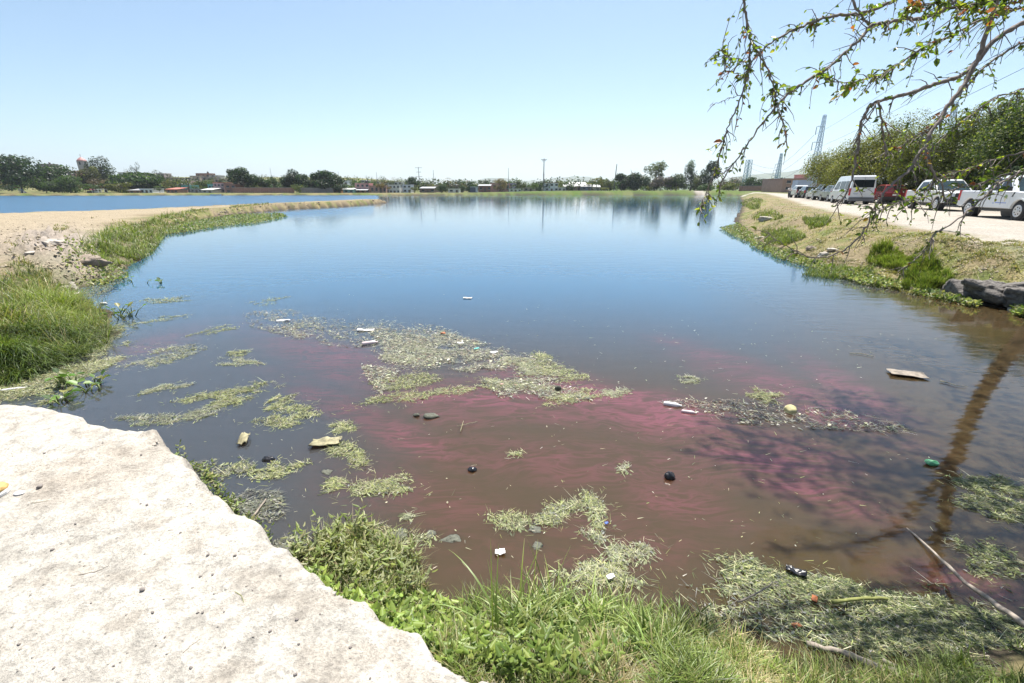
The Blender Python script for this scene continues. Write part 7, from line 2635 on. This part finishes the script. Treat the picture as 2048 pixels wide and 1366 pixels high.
def overhanging_tree():
    base = Vector((11.8, 9.7, hz1(11.8, 9.7)))
    root = empty('overhanging_tree', base, 0, 'tree with crooked thorny branches hanging into the picture over the water on the right', 'tree')
    r = random.Random(21)
    rn = np.random.default_rng(21)
    m = MB()
    lim = [Vector((11.8, 9.7, base.z - .3)), Vector((10.7, 9.35, 1.55)), Vector((9.2, 8.2, 2.8)), Vector((7.9, 6.8, 3.6)), Vector((6.2, 5.2, 4.3)), Vector((4.9, 4.1, 4.5))]
    m.tube([p - base for p in catmull(lim)], [.17 - .0040 * i for i in range(len(catmull(lim)))], 10)
    m.build('trunk', M_BARKGREY, root, True)
    hubs = [Vector((4.9, 4.1, 4.5)), Vector((6.0, 5.0, 4.35)), Vector((4.9, 4.1, 4.5))]
    m = MB()
    pts = catmull([Vector((9.2, 8.2, 2.8)), Vector((8.6, 8.2, 4.4)), Vector((8.0, 8.6, 6.0))])
    m.tube([p - base for p in pts], [.09 - .003 * i for i in range(len(pts))], 9)
    m.build('limb', M_BARKGREY, root, True)
    for q, (c, sz, nn) in enumerate((((5.6, 7.0, 6.3), (5.0, 3.6, 2.2), 2600), ((3.6, 6.3, 6.2), (3.4, 2.8, 1.6), 1300), ((8.0, 8.8, 6.6), (5.0, 4.0, 3.0), 2400), ((6.2, 5.0, 6.0), (3.6, 2.6, 1.6), 1300), ((4.2, 4.9, 5.6), (2.4, 1.8, 1.0), 520))):
        crown_mesh('crown', Vector(c) - base, sz, nn, 0.075, (0.09, 0.13, 0.03), 900 + q, 26, root, 'round', 0.75, M_LEAF2)
    allP, allA, allN, allS, allB = [], [], [], [], []
    brs = []
    for bi, (path, Y0, Y1, r0, r1, nt, ld) in enumerate(BRANCHES + BOUGHS):
        n = len(path)
        P = []
        for i, q in enumerate(path):
            Yk = Y0 + (Y1 - Y0) * i / (n - 1)
            P.append(Vector(q) if len(q) == 3 else atd(q[0], q[1], Yk))
        S = catmull(P, 5)
        ns = len(S)
        S = [S[0]] + [p + Vector((r.uniform(-1, 1), r.uniform(-1, 1), r.uniform(-1, 1))) * .006 for p in S[1:]]
        dep = Y0 * CO
        R0, R1 = (0.52 if len(path[0]) == 3 else 0.34) * r0 * dep / F, 0.40 * r1 * dep / F
        rad = [(R0 + (R1 - R0) * i / (ns - 1)) * r.uniform(.88, 1.15) for i in range(ns)]
        m = MB()
        up = len(path[0]) == 2 and (path[0][1] < 0 or path[0][0] > 2048)
        SS, RR = S, rad
        if up:      # carry the branch on to the limbs it grows from, outside the picture
            hub = min(hubs, key=lambda h: (h - S[0]).length)
            mid = (hub + S[0]) / 2 + Vector((.1, .0, .25))
            SS = catmull([hub, mid, S[0]], 4)[:-1] + S
            RR = [R0 * 1.5] * (len(SS) - ns) + rad
        m.tube([p - base for p in SS], RR, 8)
        bo = m.build('branch', M_BARKGREY, root, True)
        brs.append(bo)
        # twigs and leaves
        tw = MB()
        for k in range(int(nt * 1.25)):
            u = r.uniform(0.04, 1.0)
            i = min(int(u * (ns - 1)), ns - 2)
            s = S[i].lerp(S[i + 1], r.random())
            d = (S[i + 1] - S[i]).normalized()
            side = d.orthogonal().normalized()
            side.rotate(Matrix.Rotation(r.uniform(0, 6.28), 3, d))
            g = (d * r.uniform(.2, 1.0) + side * r.uniform(.4, 1.0) + Vector((0, 0, r.uniform(-.8, .25)))).normalized()
            ln = r.uniform(.03, .16) * (1.6 if r.random() < .2 else 1)
            q = [s]
            dd = g.copy()
            for j in range(4):
                q.append(q[-1] + dd * ln / 4)
                dd = (dd + Vector((r.uniform(-.35, .35), r.uniform(-.35, .35), r.uniform(-.45, .1)))).normalized()
            tw.tube([p - base for p in q], [.0032, .0027, .0022, .0017, .001], 4)
            nl = int(r.uniform(0, 7.5) * ld + r.random() * .6)
            red = r.random() < .07
            for _ in range(nl):
                j = r.randint(1, 4)
                a = Vector((r.uniform(-1, 1), r.uniform(-1, 1), r.uniform(-.7, .6))).normalized()
                a = (a + dd * .6).normalized()
                nn = Vector((r.uniform(-1, 1), r.uniform(-1, 1), r.uniform(.1, 1.2))).normalized()
                allP.append(q[j].lerp(q[j - 1], r.random()))
                allA.append(a)
                allN.append(nn)
                allS.append(r.uniform(.018, .044) * (1.5 if r.random() < .12 else 1))
                allB.append((bi, red))
        for i in range(1, ns - 1):         # thorns and leaf clusters straight on the branch
            if r.random() < .35 and ld > 0:
                for _ in range(r.randint(1, 3)):
                    if r.random() < ld * .7:
                        allP.append(S[i])
                        allA.append(Vector((r.uniform(-1, 1), r.uniform(-1, 1), r.uniform(-.6, .8))).normalized())
                        allN.append(Vector((r.uniform(-1, 1), r.uniform(-1, 1), r.uniform(.1, 1.2))).normalized())
                        allS.append(r.uniform(.018, .038))
                        allB.append((bi, r.random() < .1))
            if r.random() < .5:
                sp = Vector((r.uniform(-1, 1), r.uniform(-1, 1), r.uniform(-1, 1))).normalized()
                tw.bar(S[i] - base, S[i] + sp * .022 - base, .0024, .0004, 4)
        t = tw.build('twigs', M_BARKGREY, bo)
        tag(t, kind='stuff')
    Pn = np.array([list(p) for p in allP])
    An = np.array([list(p) for p in allA])
    Nn = np.array([list(p) for p in allN])
    Sn = np.array(allS)
    red = np.array([b[1] for b in allB])
    Bi = np.array([b[0] for b in allB])
    cols = pick_cols(len(Pn), L_COL, rn, .3)
    Sn *= 0.86
    cols = np.where(red[:, None], pick_cols(len(Pn), L_RED, rn, .3), cols)
    px, py = pix(Pn)
    vis = (px > 1380) & (px < 2048) & (py > 0) & (py < 560)
    order = np.argsort(-(Sn / Pn[:, 1]) * vis)
    big = order[:300]
    rest = np.setdiff1d(np.arange(len(Pn)), big)
    V, Fc, C = leaves(Pn[rest] - np.array(base), Nn[rest], An[rest], Sn[rest], Sn[rest] * rn.uniform(.45, .7, len(rest)), cols[rest])
    tag(npmesh('foliage', V, Fc, M_LEAF2, C, parent=root), kind='stuff')
    meshes = []
    for k in range(10):
        c = np.array([(L_COL + L_RED)[k % 8]])
        V, Fc, C = leaves(np.zeros((1, 3)), np.array([[0, 0, 1.0]]), np.array([[1.0, 0, 0]]), np.array([1.0]), np.array([.5 + .02 * k]), c * (1 + .05 * (k % 3)), .12 + .03 * (k % 4))
        o = npmesh('leaf', V, Fc, M_LEAF2, C)
        meshes.append(o.data)
        bpy.data.objects.remove(o)
    for i in big:
        a = Vector(An[i])
        n_ = Vector(Nn[i])
        s = n_.cross(a).normalized()
        u = a.cross(s)
        M = Matrix((a, s, u)).transposed().to_4x4()
        k = int(rn.integers(5, 8)) if red[i] else int(rn.choice([0, 1, 2, 3, 4, 8, 9]))
        o = link(bpy.data.objects.new('leaf', meshes[k]))
        o.parent = brs[Bi[i]]
        o.matrix_local = Matrix.Translation(Vector(Pn[i]) - base) @ M @ Matrix.Diagonal((Sn[i], Sn[i], Sn[i], 1))


M_LEAF2 = mat_leaf('tree_leaf', 0.5, 0.4, gain=1.1, spec=0.5)
overhanging_tree()
